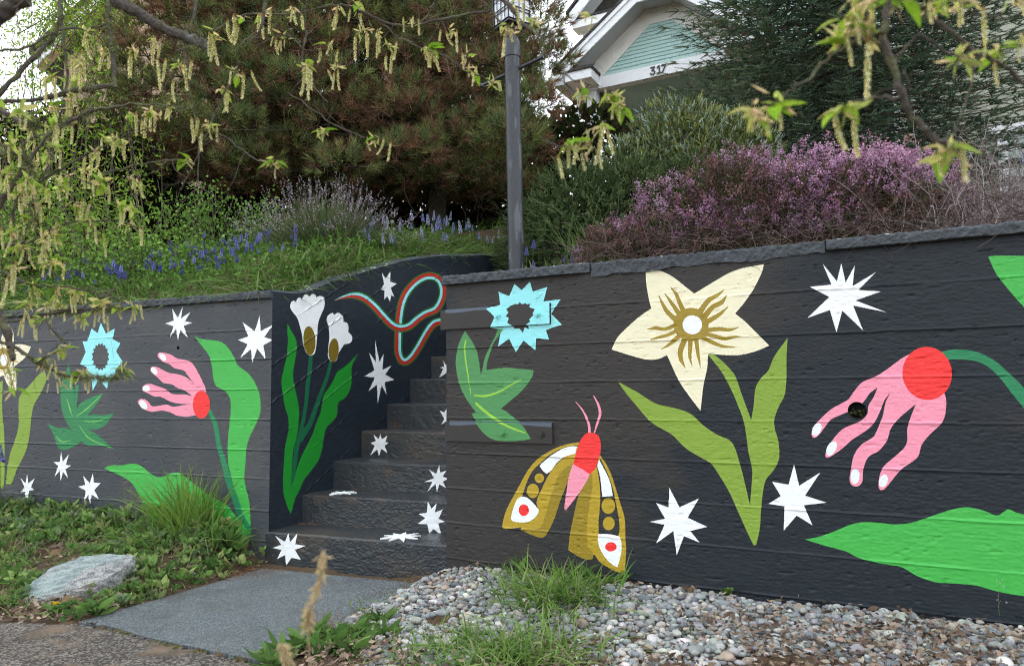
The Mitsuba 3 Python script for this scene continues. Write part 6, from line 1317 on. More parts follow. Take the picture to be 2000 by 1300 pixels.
# ------------------------------------------------------------------ heather on the right wall
rng = np.random.default_rng(51)
heather = thing('heather_shrub', 'mounded purple flowering heather spilling over the right wall top', 'shrub')
HL = [((0.66, 4.20, 1.70), (0.28, 0.24, 0.24)), ((0.98, 4.18, 1.80), (0.33, 0.30, 0.38)), ((1.30, 4.14, 1.90), (0.35, 0.32, 0.43)), ((1.62, 4.02, 1.87), (0.35, 0.32, 0.40)), ((1.93, 3.88, 1.87), (0.34, 0.32, 0.39)),
      ((2.20, 4.04, 1.95), (0.30, 0.28, 0.37)), ((1.50, 4.35, 1.98), (0.42, 0.28, 0.42)), ((1.98, 4.3, 1.98), (0.42, 0.28, 0.40))]
bl, gr, tw = MB(), MB(), MB()
for ci, (c, rad) in enumerate(HL):
    P, d = lumpy(rng, 760, c, rad, -0.25, 0.80, ci + 3, 0.5, 4.2)
    D = unit(d * [1, 1, 0.8] + [0, 0, 0.6] + 0.45 * rng.normal(size=d.shape))
    L = rnd(rng, 0.03, 0.065, len(P))
    nb_ = 13
    t = (np.arange(nb_) + 0.5) / nb_
    base = P[:, None] + D[:, None] * (L[:, None] * t[None])[..., None] + 0.0075 * rng.normal(size=(len(P), nb_, 3))
    patch = meshkit.fbm(P * 3.2, 3, 7)
    tone = np.where((patch + 0.25 * (d[:, 2] - 0.35) + 0.06 * rng.normal(size=len(P)) > 0.49)[:, None], pick(rng, [(0.40, 0.225, 0.345), (0.50, 0.32, 0.44), (0.30, 0.155, 0.25)], len(P)), pick(rng, [(0.21, 0.115, 0.11), (0.27, 0.16, 0.14), (0.15, 0.085, 0.09), (0.09, 0.085, 0.05)], len(P)))
    keep = rng.random(len(P)) < np.clip(0.80 + 1.2 * d[:, 2], 0.12, 0.95)
    bp = base[keep].reshape(-1, 3)
    bc = np.repeat(tone[keep], nb_, axis=0) * rng.uniform(0.5, 1.5, (len(bp), 1))
    dd = unit(rng.normal(size=bp.shape) + [0, 0, -0.2])
    flecks(bl, rng, bp, dd, 0.012, 0.0058, np.clip(bc, 0, 0.9))
    q = P + D * 0.0
    n2 = 16
    b2 = (P[:, None] - D[:, None] * (0.10 * rng.random((len(P), n2, 1))))
    d2 = unit(D[:, None] * 0.5 + rng.normal(size=(len(P), n2, 3)) * 0.6)
    c2 = np.repeat(pick(rng, [(0.045, 0.060, 0.022), (0.07, 0.075, 0.03), (0.055, 0.040, 0.025)], len(P)), n2, axis=0)
    d2 = d2.reshape(-1, 3)
    gr.add(*spikes(b2.reshape(-1, 3), d2 * 0.013, perp(rng, d2), 0.0026, c2))
    n3 = 90
    root = np.array([c[0] + 0.1, c[1] + 0.15, 1.60])
    tb_ = root + rng.normal(size=(n3, 3)) * [0.22, 0.12, 0.02]
    dirn = np.stack([rng.normal(size=n3), rng.uniform(-1.3, 0.2, n3), rng.uniform(-0.1, 0.7, n3)], 1)
    strands(tw, rng, tb_, dirn, rnd(rng, 0.25, 0.5, n3), 0.0022, pick(rng, [(0.036, 0.024, 0.02), (0.065, 0.046, 0.038), (0.022, 0.016, 0.015)], n3), 0.35, 7)
n3 = 800
u = rng.uniform(0.62, 2.9, n3); dd = rng.uniform(0.05, 0.35, n3)
x, y = right_spot(u, dd)
Bq = np.stack([x, y, 1.59 + rng.uniform(0, 0.16, n3)], 1)
strands(tw, rng, Bq, np.stack([rng.normal(size=n3), rng.normal(size=n3) * 0.6 - 0.3, rng.normal(size=n3) * 0.3], 1), rnd(rng, 0.12, 0.4, n3), 0.0018, pick(rng, [(0.055, 0.036, 0.028), (0.10, 0.07, 0.055), (0.035, 0.025, 0.022)], n3), 0.35, 7)
bl.put('blossom', 'petal_tint', heather)
gr.put('foliage', 'needle_tint', heather)
tw.put('twigs', 'matte_tint', heather)

dry = thing('dry_shrub', 'tangle of bare grey twigs at the right end of the wall top', 'shrub')
m = MB()
n3 = 2000
c0 = np.array([2.52, 3.62, 1.62])
B = c0 + rng.normal(size=(n3, 3)) * [0.26, 0.22, 0.05] + [0, 0, 0.05]
strands(m, rng, B, np.stack([rng.uniform(-0.9, 1.2, n3), rng.normal(size=n3) * 0.5, rng.uniform(0.1, 1.5, n3)], 1), rnd(rng, 0.25, 0.72, n3), 0.0020, pick(rng, [(0.23, 0.19, 0.20), (0.15, 0.115, 0.115), (0.30, 0.26, 0.27), (0.10, 0.07, 0.06)], n3), 0.28, 8)
m.put('twigs', 'matte_tint', dry)
m = MB()
p = spline([(2.62, 3.40, 2.14), (2.625, 3.38, 2.0), (2.60, 3.37, 1.9), (2.595, 3.36, 1.78)], 5)
m.add(*tube(p, 0.0028, 5), np.array([0.40, 0.45, 0.28]))
leaves(m, rng, p[[2, 5, 7, 9, 10, 12, 14]], rng.normal(size=(7, 3)) + [0, -0.5, -0.3], rnd(rng, 0.03, 0.06, 7), 0.011, pick(rng, [(0.22, 0.33, 0.10), (0.35, 0.40, 0.12)], 7))
m.put('climbing_stem', 'leaf_tint', dry)

# ------------------------------------------------------------------ lavender-like shrub on the left bank
rng = np.random.default_rng(61)
lav = thing('lavender_shrub', 'greyish lavender clump with faded flower spikes above the bluebells', 'shrub')
m, g2 = MB(), MB()
n = 1500
P, d = lumpy(rng, n, (-1.50, 5.85, 2.20), (0.66, 0.42, 0.40), -0.1, 0.3, 4, 0.2)
D = unit(d + [0, 0, 0.7] + 0.15 * rng.normal(size=d.shape))
base = np.array([-1.50, 5.9, 2.08]) + (P - np.array([-1.50, 5.9, 2.08])) * 0.55
blades(g2, rng, base, D, rnd(rng, 0.14, 0.34, n), 0.0030, pick(rng, [(0.105, 0.165, 0.055), (0.15, 0.19, 0.085), (0.19, 0.18, 0.12), (0.075, 0.12, 0.04)], n), 0.25)
tips = P[:650] + D[:650] * rnd(rng, 0.04, 0.16, 650)[:, None]
blades(m, rng, base[:650], tips - base[:650], np.linalg.norm(tips - base[:650], axis=1), 0.0011, pick(rng, [(0.22, 0.20, 0.17), (0.16, 0.17, 0.10)], 650), 0.05)
for j in range(9):
    q = tips + D[:650] * (0.006 * (j - 3)) + 0.004 * rng.normal(size=tips.shape)
    flecks(m, rng, q, rng.normal(size=q.shape) + [0, 0, 0.6], 0.011, 0.0036, pick(rng, [(0.27, 0.23, 0.27), (0.20, 0.17, 0.18), (0.33, 0.29, 0.30)], 650))
g2.put('foliage', 'leaf_tint', lav)
m.put('flower_spikes', 'matte_tint', lav)

# ------------------------------------------------------------------ leafy shrubs of the left bank
def leafy_shrub(base, label, lumps, cols, seed, leaf, wid, per, stems=24, up=0.3):
    r = np.random.default_rng(seed)
    k = thing(base, label, 'shrub')
    m, st = MB(), MB()
    for (c, rad) in lumps:
        c, rad = np.array(c), np.array(rad)
        for _ in range(stems):
            b0 = np.array([c[0], c[1], c[2] - rad[2]]) + r.normal(size=3) * rad * [0.45, 0.4, 0.0]
            t = c + rad * unit(r.normal(size=3) + [0, 0, 0.5]) * r.uniform(0.5, 1.05)
            ax = spline([b0, 0.5 * (b0 + t) + 0.10 * rad * r.normal(size=3), t], 6)
            st.add(*tube(ax, np.linspace(0.006, 0.002, len(ax)), 4, False), np.array([0.10, 0.085, 0.06]))
            n_ = per
            s = r.random(n_) ** 0.8 * (len(ax) - 1.01)
            i = s.astype(int)
            p = ax[i] + (ax[i + 1] - ax[i]) * (s - i)[:, None]
            q = p + 0.07 * r.normal(size=p.shape)
            leaves(m, r, q, 0.9 * r.normal(size=p.shape) + [0, 0, up], rnd(r, 0.65, 1.2, n_) * leaf, wid, pick(r, cols, n_, amount=0.3), 0.3)
    st.put('stems', 'matte_tint', k)
    m.put('foliage', 'leaf_tint', k)
    return k
leafy_shrub('willow_shrub', 'tall light green willowy shrub against the white sky at far left', [((-4.9, 6.9, 4.2), (0.9, 0.6, 2.0)), ((-4.0, 7.0, 3.9), (0.6, 0.5, 1.7)), ((-5.9, 7.2, 4.4), (0.8, 0.6, 2.2)), ((-4.4, 7.3, 5.4), (0.8, 0.5, 0.9))],
            [(0.22, 0.38, 0.05), (0.30, 0.46, 0.07), (0.15, 0.29, 0.04), (0.42, 0.50, 0.12)], 71, 0.062, 0.0085, 75, 40)
leafy_shrub('willow_shrub', 'bushy mid green shrub low on the left bank behind the hanging twigs', [((-4.2, 6.1, 2.35), (0.7, 0.45, 0.75)), ((-3.3, 6.2, 2.3), (0.6, 0.4, 0.62)), ((-4.9, 6.3, 2.5), (0.6, 0.4, 0.8))],
            [(0.17, 0.31, 0.055), (0.24, 0.39, 0.075), (0.12, 0.23, 0.045)], 72, 0.042, 0.010, 75, 34)
leafy_shrub('bank_shrub', 'small leaved green shrub under the left side of the pine', [((-2.75, 6.4, 2.35), (0.5, 0.35, 0.55)), ((-2.3, 6.6, 2.4), (0.4, 0.3, 0.45)), ((-3.1, 5.85, 2.0), (0.45, 0.3, 0.35)), ((-2.5, 5.75, 2.0), (0.35, 0.25, 0.28))],
            [(0.15, 0.28, 0.055), (0.20, 0.34, 0.08), (0.105, 0.20, 0.045)], 73, 0.032, 0.0105, 85, 34)

# ------------------------------------------------------------------ grass and bulbs on the bank
rng = np.random.default_rng(81)
GREEN = [(0.11, 0.205, 0.045), (0.15, 0.25, 0.065), (0.085, 0.165, 0.035), (0.22, 0.30, 0.12)]
gm = MB()
n = 2900
u = rng.uniform(-3.3, 0.05, n); dd = 0.10 + 0.95 * rng.random(n) ** 1.5
x, y = left_spot(u, dd)
okm = (x - CORNER[0]) * NC[0] + (y - CORNER[1]) * NC[1] < -0.09
B = at_bank(x, y)[okm]
n = len(B)
clump = meshkit.fbm(B * 3.4, 2, 5)
D = np.stack([0.8 * rng.normal(size=n) + NL[0] * 0.3, 0.8 * rng.normal(size=n) + NL[1] * 0.3, 0.5 + 1.2 * clump], 1)
blades(gm, rng, B - [0, 0, 0.02], D, rnd(rng, 0.5, 1.2, n) * (0.06 + 0.42 * clump), rnd(rng, 0.0028, 0.0075, n), pick(rng, GREEN + [(0.24, 0.24, 0.12)], n, amount=0.4), 0.9)
n = 2600
uc = rng.uniform(0.15, 3.2, n); side = 0.12 + 0.45 * rng.random(n) ** 1.6
P = CORNER + uc[:, None] * UC - side[:, None] * NC
B = at_bank(P[:, 0], P[:, 1])
B[:, 2] = np.maximum(B[:, 2], np.interp(uc, ct[:, 0], ct[:, 1]) - 0.03 - 0.1 * (side > 0.3))
clump = meshkit.fbm(B * 3.4 + 7, 2, 5)
D = np.stack([0.7 * rng.normal(size=n) + NC[0] * 0.4, 0.7 * rng.normal(size=n) + NC[1] * 0.4, 0.5 + 1.1 * clump], 1)
blades(gm, rng, B, D, rnd(rng, 0.5, 1.2, n) * (0.07 + 0.36 * clump), rnd(rng, 0.0030, 0.0075, n), pick(rng, GREEN + [(0.24, 0.22, 0.12)], n, amount=0.4), 0.9)
n = 900
u = rng.uniform(0.35, 1.0, n); dd = rng.uniform(0.16, 0.95, n)
x, y = right_spot(u, dd)
B = at_bank(x, y)
D = np.stack([0.5 * rng.normal(size=n), 0.5 * rng.normal(size=n) - 0.1, np.ones(n)], 1)
blades(gm, rng, B, D, rnd(rng, 0.08, 0.22, n), rnd(rng, 0.002, 0.0045, n), pick(rng, GREEN + [(0.22, 0.20, 0.11)], n), 0.7)
n = 2600
x = rng.uniform(-5.5, 2.5, n); y = rng.uniform(5.6, 8.8, n)
c_ok = ((x - CORNER[0]) * NC[0] + (y - CORNER[1]) * NC[1] < -0.1) | (y > 6.9)
B = at_bank(x, y)[c_ok]
n = len(B)
blades(gm, rng, B, np.stack([0.5 * rng.normal(size=n), 0.5 * rng.normal(size=n), np.ones(n)], 1), rnd(rng, 0.10, 0.26, n), 0.004, pick(rng, GREEN[:3], n) * 0.8, 0.6)
gm.put('bank_grass', 'leaf_tint', label='grass and bulb leaves arching over the wall tops', cat='grass', kind='stuff')
cm = MB()
n = 4600
u = rng.uniform(-3.3, -0.1, n); dd = 0.2 + 1.3 * rng.random(n)
x, y = left_spot(u, dd)
okm = (x - CORNER[0]) * NC[0] + (y - CORNER[1]) * NC[1] < -0.15
B = at_bank(x, y)[okm]; n = len(B)
B[:, 2] += rng.uniform(0, 0.16, n)
leaves(cm, rng, B, rng.normal(size=(n, 3)) + [0, 0, 0.6], rnd(rng, 0.018, 0.050, n), rnd(rng, 0.005, 0.013, n), pick(rng, [(0.10, 0.20, 0.04), (0.15, 0.27, 0.065), (0.075, 0.15, 0.035)], n, amount=0.3))
cm.put('bank_ground_cover', 'leaf_tint', label='low leafy ground cover among the bluebells', cat='ground cover', kind='stuff')

flag = thing('iris_clump', 'upright sword leaved clump right of the lamp post', 'plant')
m = MB()
n = 75
B = np.stack([0.56 + 0.10 * rng.normal(size=n), 5.0 + 0.08 * rng.normal(size=n), np.full(n, 1.82)], 1)
blades(m, rng, B, np.stack([0.30 * rng.normal(size=n) - 0.06, 0.25 * rng.normal(size=n), np.ones(n)], 1), rnd(rng, 0.25, 0.50, n), 0.0055, pick(rng, [(0.085, 0.165, 0.04), (0.115, 0.19, 0.06)], n), 0.25)
n = 60
B = np.stack([0.98 + 0.09 * rng.normal(size=n), 5.0 + 0.08 * rng.normal(size=n), np.full(n, 1.95)], 1)
blades(m, rng, B, np.stack([0.45 * rng.normal(size=n), 0.35 * rng.normal(size=n), np.ones(n)], 1), rnd(rng, 0.25, 0.42, n), 0.0040, pick(rng, [(0.10, 0.19, 0.05), (0.17, 0.24, 0.09)], n), 0.7)
m.put('leaves', 'leaf_tint', flag)

# bulbs in flower: one mesh each
def bulb_variant(seed, blue, h, spike):
    r = np.random.default_rng(seed)
    m = MB()
    lean = r.normal(size=2) * 0.08
    ax = np.stack([np.linspace(0, lean[0] * h, 6), np.linspace(0, lean[1] * h, 6), np.linspace(0, h, 6)], 1)
    m.add(*tube(ax, 0.0022, 4, False), np.array([0.13, 0.22, 0.06]))
    o = trimesh.creation.icosphere(0, 1.0)
    nbell = 20
    for i in range(nbell):
        t = i / nbell
        a = i * 2.4
        rr = 0.0105 * (1 - 0.75 * t) + 0.002
        c = ax[-1] * (1 - spike * (1 - t) / h) + [rr * math.cos(a), rr * math.sin(a), 0]
        s = np.array([0.0055, 0.0055, 0.0075]) * (1.05 - 0.55 * t)
        m.add(np.array(o.vertices) * s + c, o.faces, np.clip(np.array(blue) * r.uniform(0.7, 1.35), 0, 0.9))
    n = 5
    blades(m, r, np.zeros((n, 3)), np.stack([0.6 * r.normal(size=n), 0.6 * r.normal(size=n), np.ones(n)], 1), rnd(r, 0.10, 0.2, n), 0.0035, pick(r, GREEN, n), 0.7)
    v, f = m.get()
    return mikit.ply((v, f), 'petal_tint', smooth=False, color=np.vstack(m.c))
BLUE = [bulb_variant(s, c, h, sp) for s, c, h, sp in ((1, (0.19, 0.185, 0.50), 0.20, 0.05), (2, (0.24, 0.235, 0.56), 0.24, 0.06), (3, (0.155, 0.16, 0.46), 0.17, 0.045), (4, (0.32, 0.32, 0.60), 0.22, 0.055))]
PALE = [bulb_variant(s, c, h, sp) for s, c, h, sp in ((5, (0.42, 0.44, 0.68), 0.22, 0.08), (6, (0.52, 0.54, 0.72), 0.25, 0.09), (7, (0.34, 0.36, 0.62), 0.20, 0.07))]
def plant_bulb(base, variants, P, rng, label, group, s=1.0):
    k = name_of(base)
    d = dict(variants[int(rng.integers(len(variants)))])
    d['to_world'] = T().translate(np.asarray(P).tolist()).rotate([0, 0, 1], float(rng.uniform(0, 360))).scale(float(s * rng.uniform(0.8, 1.2)))
    scene[k] = d
    tag(k, label, 'flower', group)
rng = np.random.default_rng(91)
for _ in range(105):
    u_ = -0.50 - 1.55 * rng.random() ** 0.9
    d_ = 0.25 + 1.05 * rng.beta(1.6, 1.6)
    x, y = left_spot(np.array([u_]), np.array([d_]))
    plant_bulb('grape_hyacinth', BLUE, at_bank(x, y)[0] + [0, 0, 0.02], rng, 'blue grape hyacinth in the drift behind the left wall top', 'grape hyacinths behind the left wall', 0.92)
for _ in range(26):
    x, y = left_spot(rng.uniform(-3.0, -1.4, 1), rng.uniform(0.3, 1.0, 1))
    plant_bulb('grape_hyacinth', BLUE, at_bank(x, y)[0] + [0, 0, 0.02], rng, 'blue grape hyacinth in the drift behind the left wall top', 'grape hyacinths behind the left wall', 0.95)
for _ in range(46):
    u_, s_ = rng.uniform(1.25, 3.1), 0.18 + 0.5 * rng.random()
    P = CORNER + u_ * UC - s_ * NC
    P[2] = max(bank_z(P[0], P[1]), np.interp(u_, ct[:, 0], ct[:, 1]) - 0.03)
    plant_bulb('bluebell', PALE, P, rng, 'pale bluebell along the top of the curved stair wall', 'pale bluebells above the stair wall', 1.0)
for x, y, h in ((0.09, 4.62, 1.86), (0.13, 4.66, 1.92), (0.35, 4.70, 1.88), (0.40, 4.72, 1.84), (0.14, 4.5, 1.70), (0.16, 4.52, 1.75), (0.09, 4.45, 1.66), (0.46, 4.75, 1.80), (0.56, 4.8, 1.8), (0.62, 4.75, 1.8), (0.12, 4.42, 1.64), (0.69, 4.9, 1.84)):
    plant_bulb('grape_hyacinth', BLUE, (x, y, h - 0.17), rng, 'blue grape hyacinth just right of the lamp post', 'grape hyacinths by the lamp post', 0.95)
plant_bulb('grape_hyacinth', BLUE, (-3.46, 5.06, 0.20), rng, 'bluebell at the foot of the left wall by the picture edge', None, 1.7)
plant_bulb('bluebell', PALE, (2.62, 3.66, 1.98), rng, 'single bluebell above the dry twigs at the right', None, 1.1)

# ------------------------------------------------------------------ verge: pebbles, litter, weeds, boulder
rng = np.random.default_rng(101)
zone = Polygon([(-0.86, 2.4), (-0.92, 2.86), (-0.74, 3.28), (-0.50, 3.78), (-0.40, 3.93), (-0.30, 3.95), (2.6, 2.40), (2.6, 2.3)])
pm = MB()
templ = []
for i in range(6):
    s = trimesh.creation.icosphere(1, 1.0)
    v = np.array(s.vertices)
    v *= 1 + 0.22 * (meshkit.fbm(v * 1.3 + i * 7, 2, i) - 0.5)[:, None]
    templ.append((v, np.array(s.faces)))
stone_cols = [(0.26, 0.266, 0.267), (0.20, 0.213, 0.22), (0.32, 0.32, 0.31), (0.36, 0.34, 0.305), (0.29, 0.235, 0.19), (0.14, 0.15, 0.16), (0.47, 0.46, 0.43), (0.23, 0.245, 0.235)]
count = 0
for layer in range(2):
    step = 0.0230 if layer == 0 else 0.034
    gx, gy = np.meshgrid(np.arange(-0.95, 2.6, step), np.arange(2.45, 4.0, step), indexing='ij')
    gx = (gx + rng.uniform(-0.5, 0.5, gx.shape) * step * 0.9).ravel(); gy = (gy + rng.uniform(-0.5, 0.5, gy.shape) * step * 0.9).ravel()
    ok = inside(np.stack([gx, gy], -1), zone) & (d_right(gx, gy) < -0.008)
    sparse = meshkit.fbm(np.stack([gx * 3.1, gy * 3.1, gx * 0], -1), 3, 12)
    lim = 0.30 + 0.36 * sm(2.95, 2.55, gy + 0.12 * gx) + 0.10 * sm(-0.35, -0.75, gx)
    ok &= (sparse > lim - 0.08 * (layer == 0))
    ok &= (np.abs(gx) < gy * 0.74 + 0.1)
    gx, gy = gx[ok], gy[ok]
    gz = low_z(gx, gy)
    n = len(gx)
    r0 = rng.lognormal(math.log(0.0118), 0.34, n).clip(0.006, 0.029)
    ang = rng.uniform(0, 6.28, n)
    tint = pick(rng, stone_cols, n, [3, 3, 3, 2, 1.3, 2, 1.3, 2], 0.22)
    for i in range(n):
        v, f = templ[int(rng.integers(6))]
        a, b, c = r0[i] * rng.uniform(1.0, 1.35), r0[i] * rng.uniform(0.8, 1.0), r0[i] * rng.uniform(0.5, 0.8)
        w = v * [a, b, c]
        tl = rng.normal() * 0.3
        w = w @ np.array([[1, 0, 0], [0, math.cos(tl), -math.sin(tl)], [0, math.sin(tl), math.cos(tl)]])
        ca, sa_ = math.cos(ang[i]), math.sin(ang[i])
        w = w @ np.array([[ca, sa_, 0], [-sa_, ca, 0], [0, 0, 1]])
        zc = gz[i] + 0.4 * c + (0.013 if layer else 0.0)
        band = 1 + 0.12 * np.sin(v[:, :1] * 4 + i)
        pm.add(w + [gx[i], gy[i], zc], f, np.clip(tint[i] * band, 0, 0.9))
    count += n
pm.put('pebbles', 'matte_tint', smooth=True, label='rounded grey beach pebbles bedded along the foot of the right wall', cat='pebbles', kind='stuff')

fl = MB()
def flakes(n, xr, yr, cols, lmin, lmax, cond=None, lift=0.02, wr=0.3):
    x, y = rng.uniform(*xr, n), rng.uniform(*yr, n)
    if cond is not None:
        k = cond(x, y); x, y = x[k], y[k]
    n = len(x)
    B = np.stack([x, y, low_z(x, y) + rng.uniform(0.004, lift, n) + 0.012 * (x > -0.9)], 1)
    L = rnd(rng, lmin, lmax, n)
    leaves(fl, rng, B, np.stack([rng.normal(size=n), rng.normal(size=n), 0.25 * rng.normal(size=n)], 1), L, L * rng.uniform(0.12, wr, n), pick(rng, cols, n, amount=0.3), 0.4)
BROWN = [(0.15, 0.10, 0.068), (0.10, 0.066, 0.045), (0.22, 0.155, 0.11), (0.07, 0.048, 0.037), (0.30, 0.235, 0.175)]
flakes(7000, (-1.0, 2.4), (2.45, 3.05), BROWN, 0.008, 0.036, lambda x, y: inside(np.stack([x, y], -1), zone) & (meshkit.fbm(np.stack([x * 4, y * 4, x * 0], -1), 2, 3) + 0.5 * (2.85 - y) > 0.47), 0.03)
flakes(2600, (-0.9, 2.6), (2.5, 4.0), BROWN, 0.008, 0.032, lambda x, y: inside(np.stack([x, y], -1), zone) & (d_right(x, y) < -0.01), 0.03)
flakes(700, (-0.5, 2.6), (2.5, 4.0), BROWN, 0.02, 0.05, lambda x, y: (d_right(x, y) < -0.01) & (d_right(x, y) > -0.13), 0.03)
flakes(1800, (-2.9, -1.8), (3.34, 3.62), BROWN, 0.008, 0.03, lambda x, y: ~inside(np.stack([x, y], -1), PATH) & ~inside(np.stack([x, y], -1), ROAD), 0.02)
flakes(4600, (-3.7, -1.1), (3.3, 5.3), BROWN, 0.012, 0.045, lambda x, y: (d_left(x, y) < -0.01) & ~inside(np.stack([x, y], -1), PATH) & (x < -1.42), 0.03)
flakes(260, (-2.2, -0.7), (2.75, 3.45), BROWN, 0.008, 0.022, lambda x, y: np.abs(shapely.distance(PATH.exterior, shapely.points(x, y))) < 0.03, 0.012)
fl.put('leaf_litter', 'matte_tint', label='brown dead leaves and bark chips scattered over the verge', cat='leaf litter', kind='stuff')
nd = MB()
n = 700
x = np.concatenate([rng.normal(-1.52, 0.10, 350), rng.normal(-0.42, 0.12, 350)]); y = np.concatenate([rng.normal(4.22, 0.09, 350), rng.normal(3.78, 0.09, 350)])
k = (d_left(x, y) < -0.01) | (x > -1.3)
k &= (d_right(x, y) < -0.005) | (x < -0.5)
x, y = x[k], y[k]; n = len(x)
B = np.stack([x, y, np.maximum(low_z(x, y), 0.0) + rng.uniform(0.004, 0.02, n)], 1)
blades(nd, rng, B, np.stack([rng.normal(size=n), rng.normal(size=n), 0.1 * rng.normal(size=n)], 1), rnd(rng, 0.03, 0.09, n), 0.0009, pick(rng, [(0.24, 0.12, 0.06), (0.17, 0.085, 0.045)], n), 0.05, 4)
tx = rng.uniform(0, 1.0, 60)
B = STEP0 + GOING * 0.97 + tx[:, None] ** 2 * ES * 0.5 + np.array([0, 0, Z1 + 0.008]) - GS * rng.uniform(0.0, 0.05, 60)[:, None]
blades(nd, rng, B, np.stack([rng.normal(size=60), rng.normal(size=60), 0.1 * np.abs(rng.normal(size=60))], 1), rnd(rng, 0.03, 0.08, 60), 0.0009, pick(rng, [(0.24, 0.12, 0.06), (0.17, 0.085, 0.045)], 60), 0.02, 4)
nd.put('pine_needle_litter', 'matte_tint', label='rust brown fallen pine needles beside the lowest step', cat='leaf litter', kind='stuff')

# boulder
hullp = np.array([(-0.25, -0.03, 0.055), (-0.19, -0.14, 0.01), (-0.05, -0.16, 0.045), (0.08, -0.15, 0.075), (0.17, -0.08, 0.10), (0.215, 0.03, 0.135), (0.20, 0.14, 0.165), (0.06, 0.17, 0.185), (-0.08, 0.15, 0.175), (-0.19, 0.08, 0.135),
                  (-0.27, -0.06, -0.06), (-0.14, -0.18, -0.06), (0.10, -0.19, -0.06), (0.22, -0.06, -0.06), (0.26, 0.14, -0.06), (0.08, 0.22, -0.06), (-0.24, 0.14, -0.06), (0.23, 0.1, 0.12)])
m = trimesh.convex.convex_hull(hullp)
for _ in range(8):
    e = m.edges_unique_length.max()
    if e < 0.015:
        break
    m = m.subdivide()
m = trimesh.Trimesh(m.vertices, m.faces)
trimesh.smoothing.filter_taubin(m, iterations=8)
v = np.array(m.vertices); nn = np.array(m.vertex_normals)
lay = meshkit.fbm(np.stack([v[:, 0] * 7 + v[:, 1] * 5, v[:, 1] * 26 - v[:, 0] * 9, v[:, 2] * 30], -1), 4, 5) - 0.5
v = v + nn * (0.022 * lay + 0.035 * (meshkit.fbm(v * 6 + 2, 3, 7) - 0.5))[:, None]
put('boulder', (v * [1, 1, 0.86] + [-2.185, 3.79, 0.012], np.array(m.faces)), 'boulder_rock', smooth=35, label='pale flat topped boulder with turquoise stains in the weeds', cat='boulder')
ROCK = Polygon([(-2.46, 3.72), (-2.32, 3.60), (-2.08, 3.59), (-1.94, 3.72), (-1.92, 3.93), (-2.1, 4.02), (-2.42, 3.95)])
put('edging_stone', (lambda a: (np.array(a.vertices) * [0.22, 0.07, 0.035] * (1 + 0.1 * (meshkit.fbm(np.array(a.vertices) * 2, 2, 3) - 0.5))[:, None] + [-3.33, 4.93, 0.17], a.faces))(trimesh.creation.icosphere(3, 1.0)), 'path_concrete', smooth=True, label='small grey edging stone at the left edge of the verge', cat='stone')

wm = MB()
VERGE = lambda x, y: (d_left(x, y) < -0.015) & ~inside(np.stack([x, y], -1), PATH.buffer(0.004)) & ~inside(np.stack([x, y], -1), ROCK.buffer(-0.05)) & (x < -1.40) & (y > 3.36) & (~inside(np.stack([x, y], -1), ROAD.buffer(0.01)))
n = 12000
x, y = rng.uniform(-4.1, -1.35, n), rng.uniform(3.36, 5.6, n)
dens = meshkit.fbm(np.stack([x * 3.2, y * 3.2, x * 0], -1), 3, 19)
k = VERGE(x, y) & (dens + 0.28 * np.exp(d_left(x, y) / 0.4) > 0.38)
x, y = x[k], y[k]
WG = [(0.13, 0.225, 0.060), (0.18, 0.285, 0.085), (0.095, 0.175, 0.050), (0.25, 0.31, 0.11), (0.16, 0.21, 0.11)]
for xx, yy in zip(x[:3300], y[:3300]):
    kleaf = int(rng.integers(4, 9))
    near = math.exp(float(d_left(xx, yy)) / 0.35)
    L = rng.choice([0.012, 0.018, 0.026, 0.040]) * rng.uniform(0.8, 1.2) * (1 + 0.5 * near)
    a = rng.uniform(0, 6.28, kleaf)
    up = rng.uniform(0.15, 0.9) + 0.7 * near
    B = np.array([xx, yy, float(low_z(np.array([xx]), np.array([yy]))[0]) + rng.uniform(0.0, 0.03 + 0.08 * near)]) + 0.006 * rng.normal(size=(kleaf, 3))
    leaves(wm, rng, B, np.stack([np.cos(a), np.sin(a), up + 0.3 * rng.normal(size=kleaf)], 1), rnd(rng, 0.7, 1.25, kleaf) * L, L * rng.uniform(0.20, 0.36), np.tile(pick(rng, WG, 1, amount=0.3), (kleaf, 1)) * rng.uniform(0.8, 1.2, (kleaf, 1)), 0.5)
n = 4200
x, y = rng.uniform(-4.1, -1.4, n), rng.uniform(3.36, 5.6, n)
k = VERGE(x, y); x, y = x[k], y[k]; n = len(x)
B = np.stack([x, y, low_z(x, y)], 1)
blades(wm, rng, B, np.stack([0.6 * rng.normal(size=n), 0.6 * rng.normal(size=n), np.ones(n)], 1), rnd(rng, 0.04, 0.15, n), 0.0022, pick(rng, WG + [(0.34, 0.30, 0.18), (0.28, 0.33, 0.14)], n), 0.6)
n = 420
t_ = rng.uniform(0, 1, n) ** 0.9
ex = np.interp(t_, [0, 0.15, 0.4, 0.75, 1], [-1.94, -1.76, -1.49, -1.15, -0.95]); ey = np.interp(t_, [0, 0.15, 0.4, 0.75, 1], [3.355, 3.285, 3.115, 2.95, 2.845])
k = meshkit.fbm(np.stack([t_ * 14, t_ * 0, t_ * 0], -1), 2, 4) > 0.45
ex, ey = ex[k], ey[k]; n = len(ex)
B = np.stack([ex + 0.010 * rng.normal(size=n), ey - 0.012 + 0.012 * rng.normal(size=n), np.full(n, -0.004)], 1)
leaves(wm, rng, B, rng.normal(size=(n, 3)) * [1, 1, 0.5] + [0, 0, 0.4], rnd(rng, 0.006, 0.016, n), 0.0032, pick(rng, [(0.14, 0.16, 0.04), (0.20, 0.21, 0.07), (0.10, 0.12, 0.03)], n))
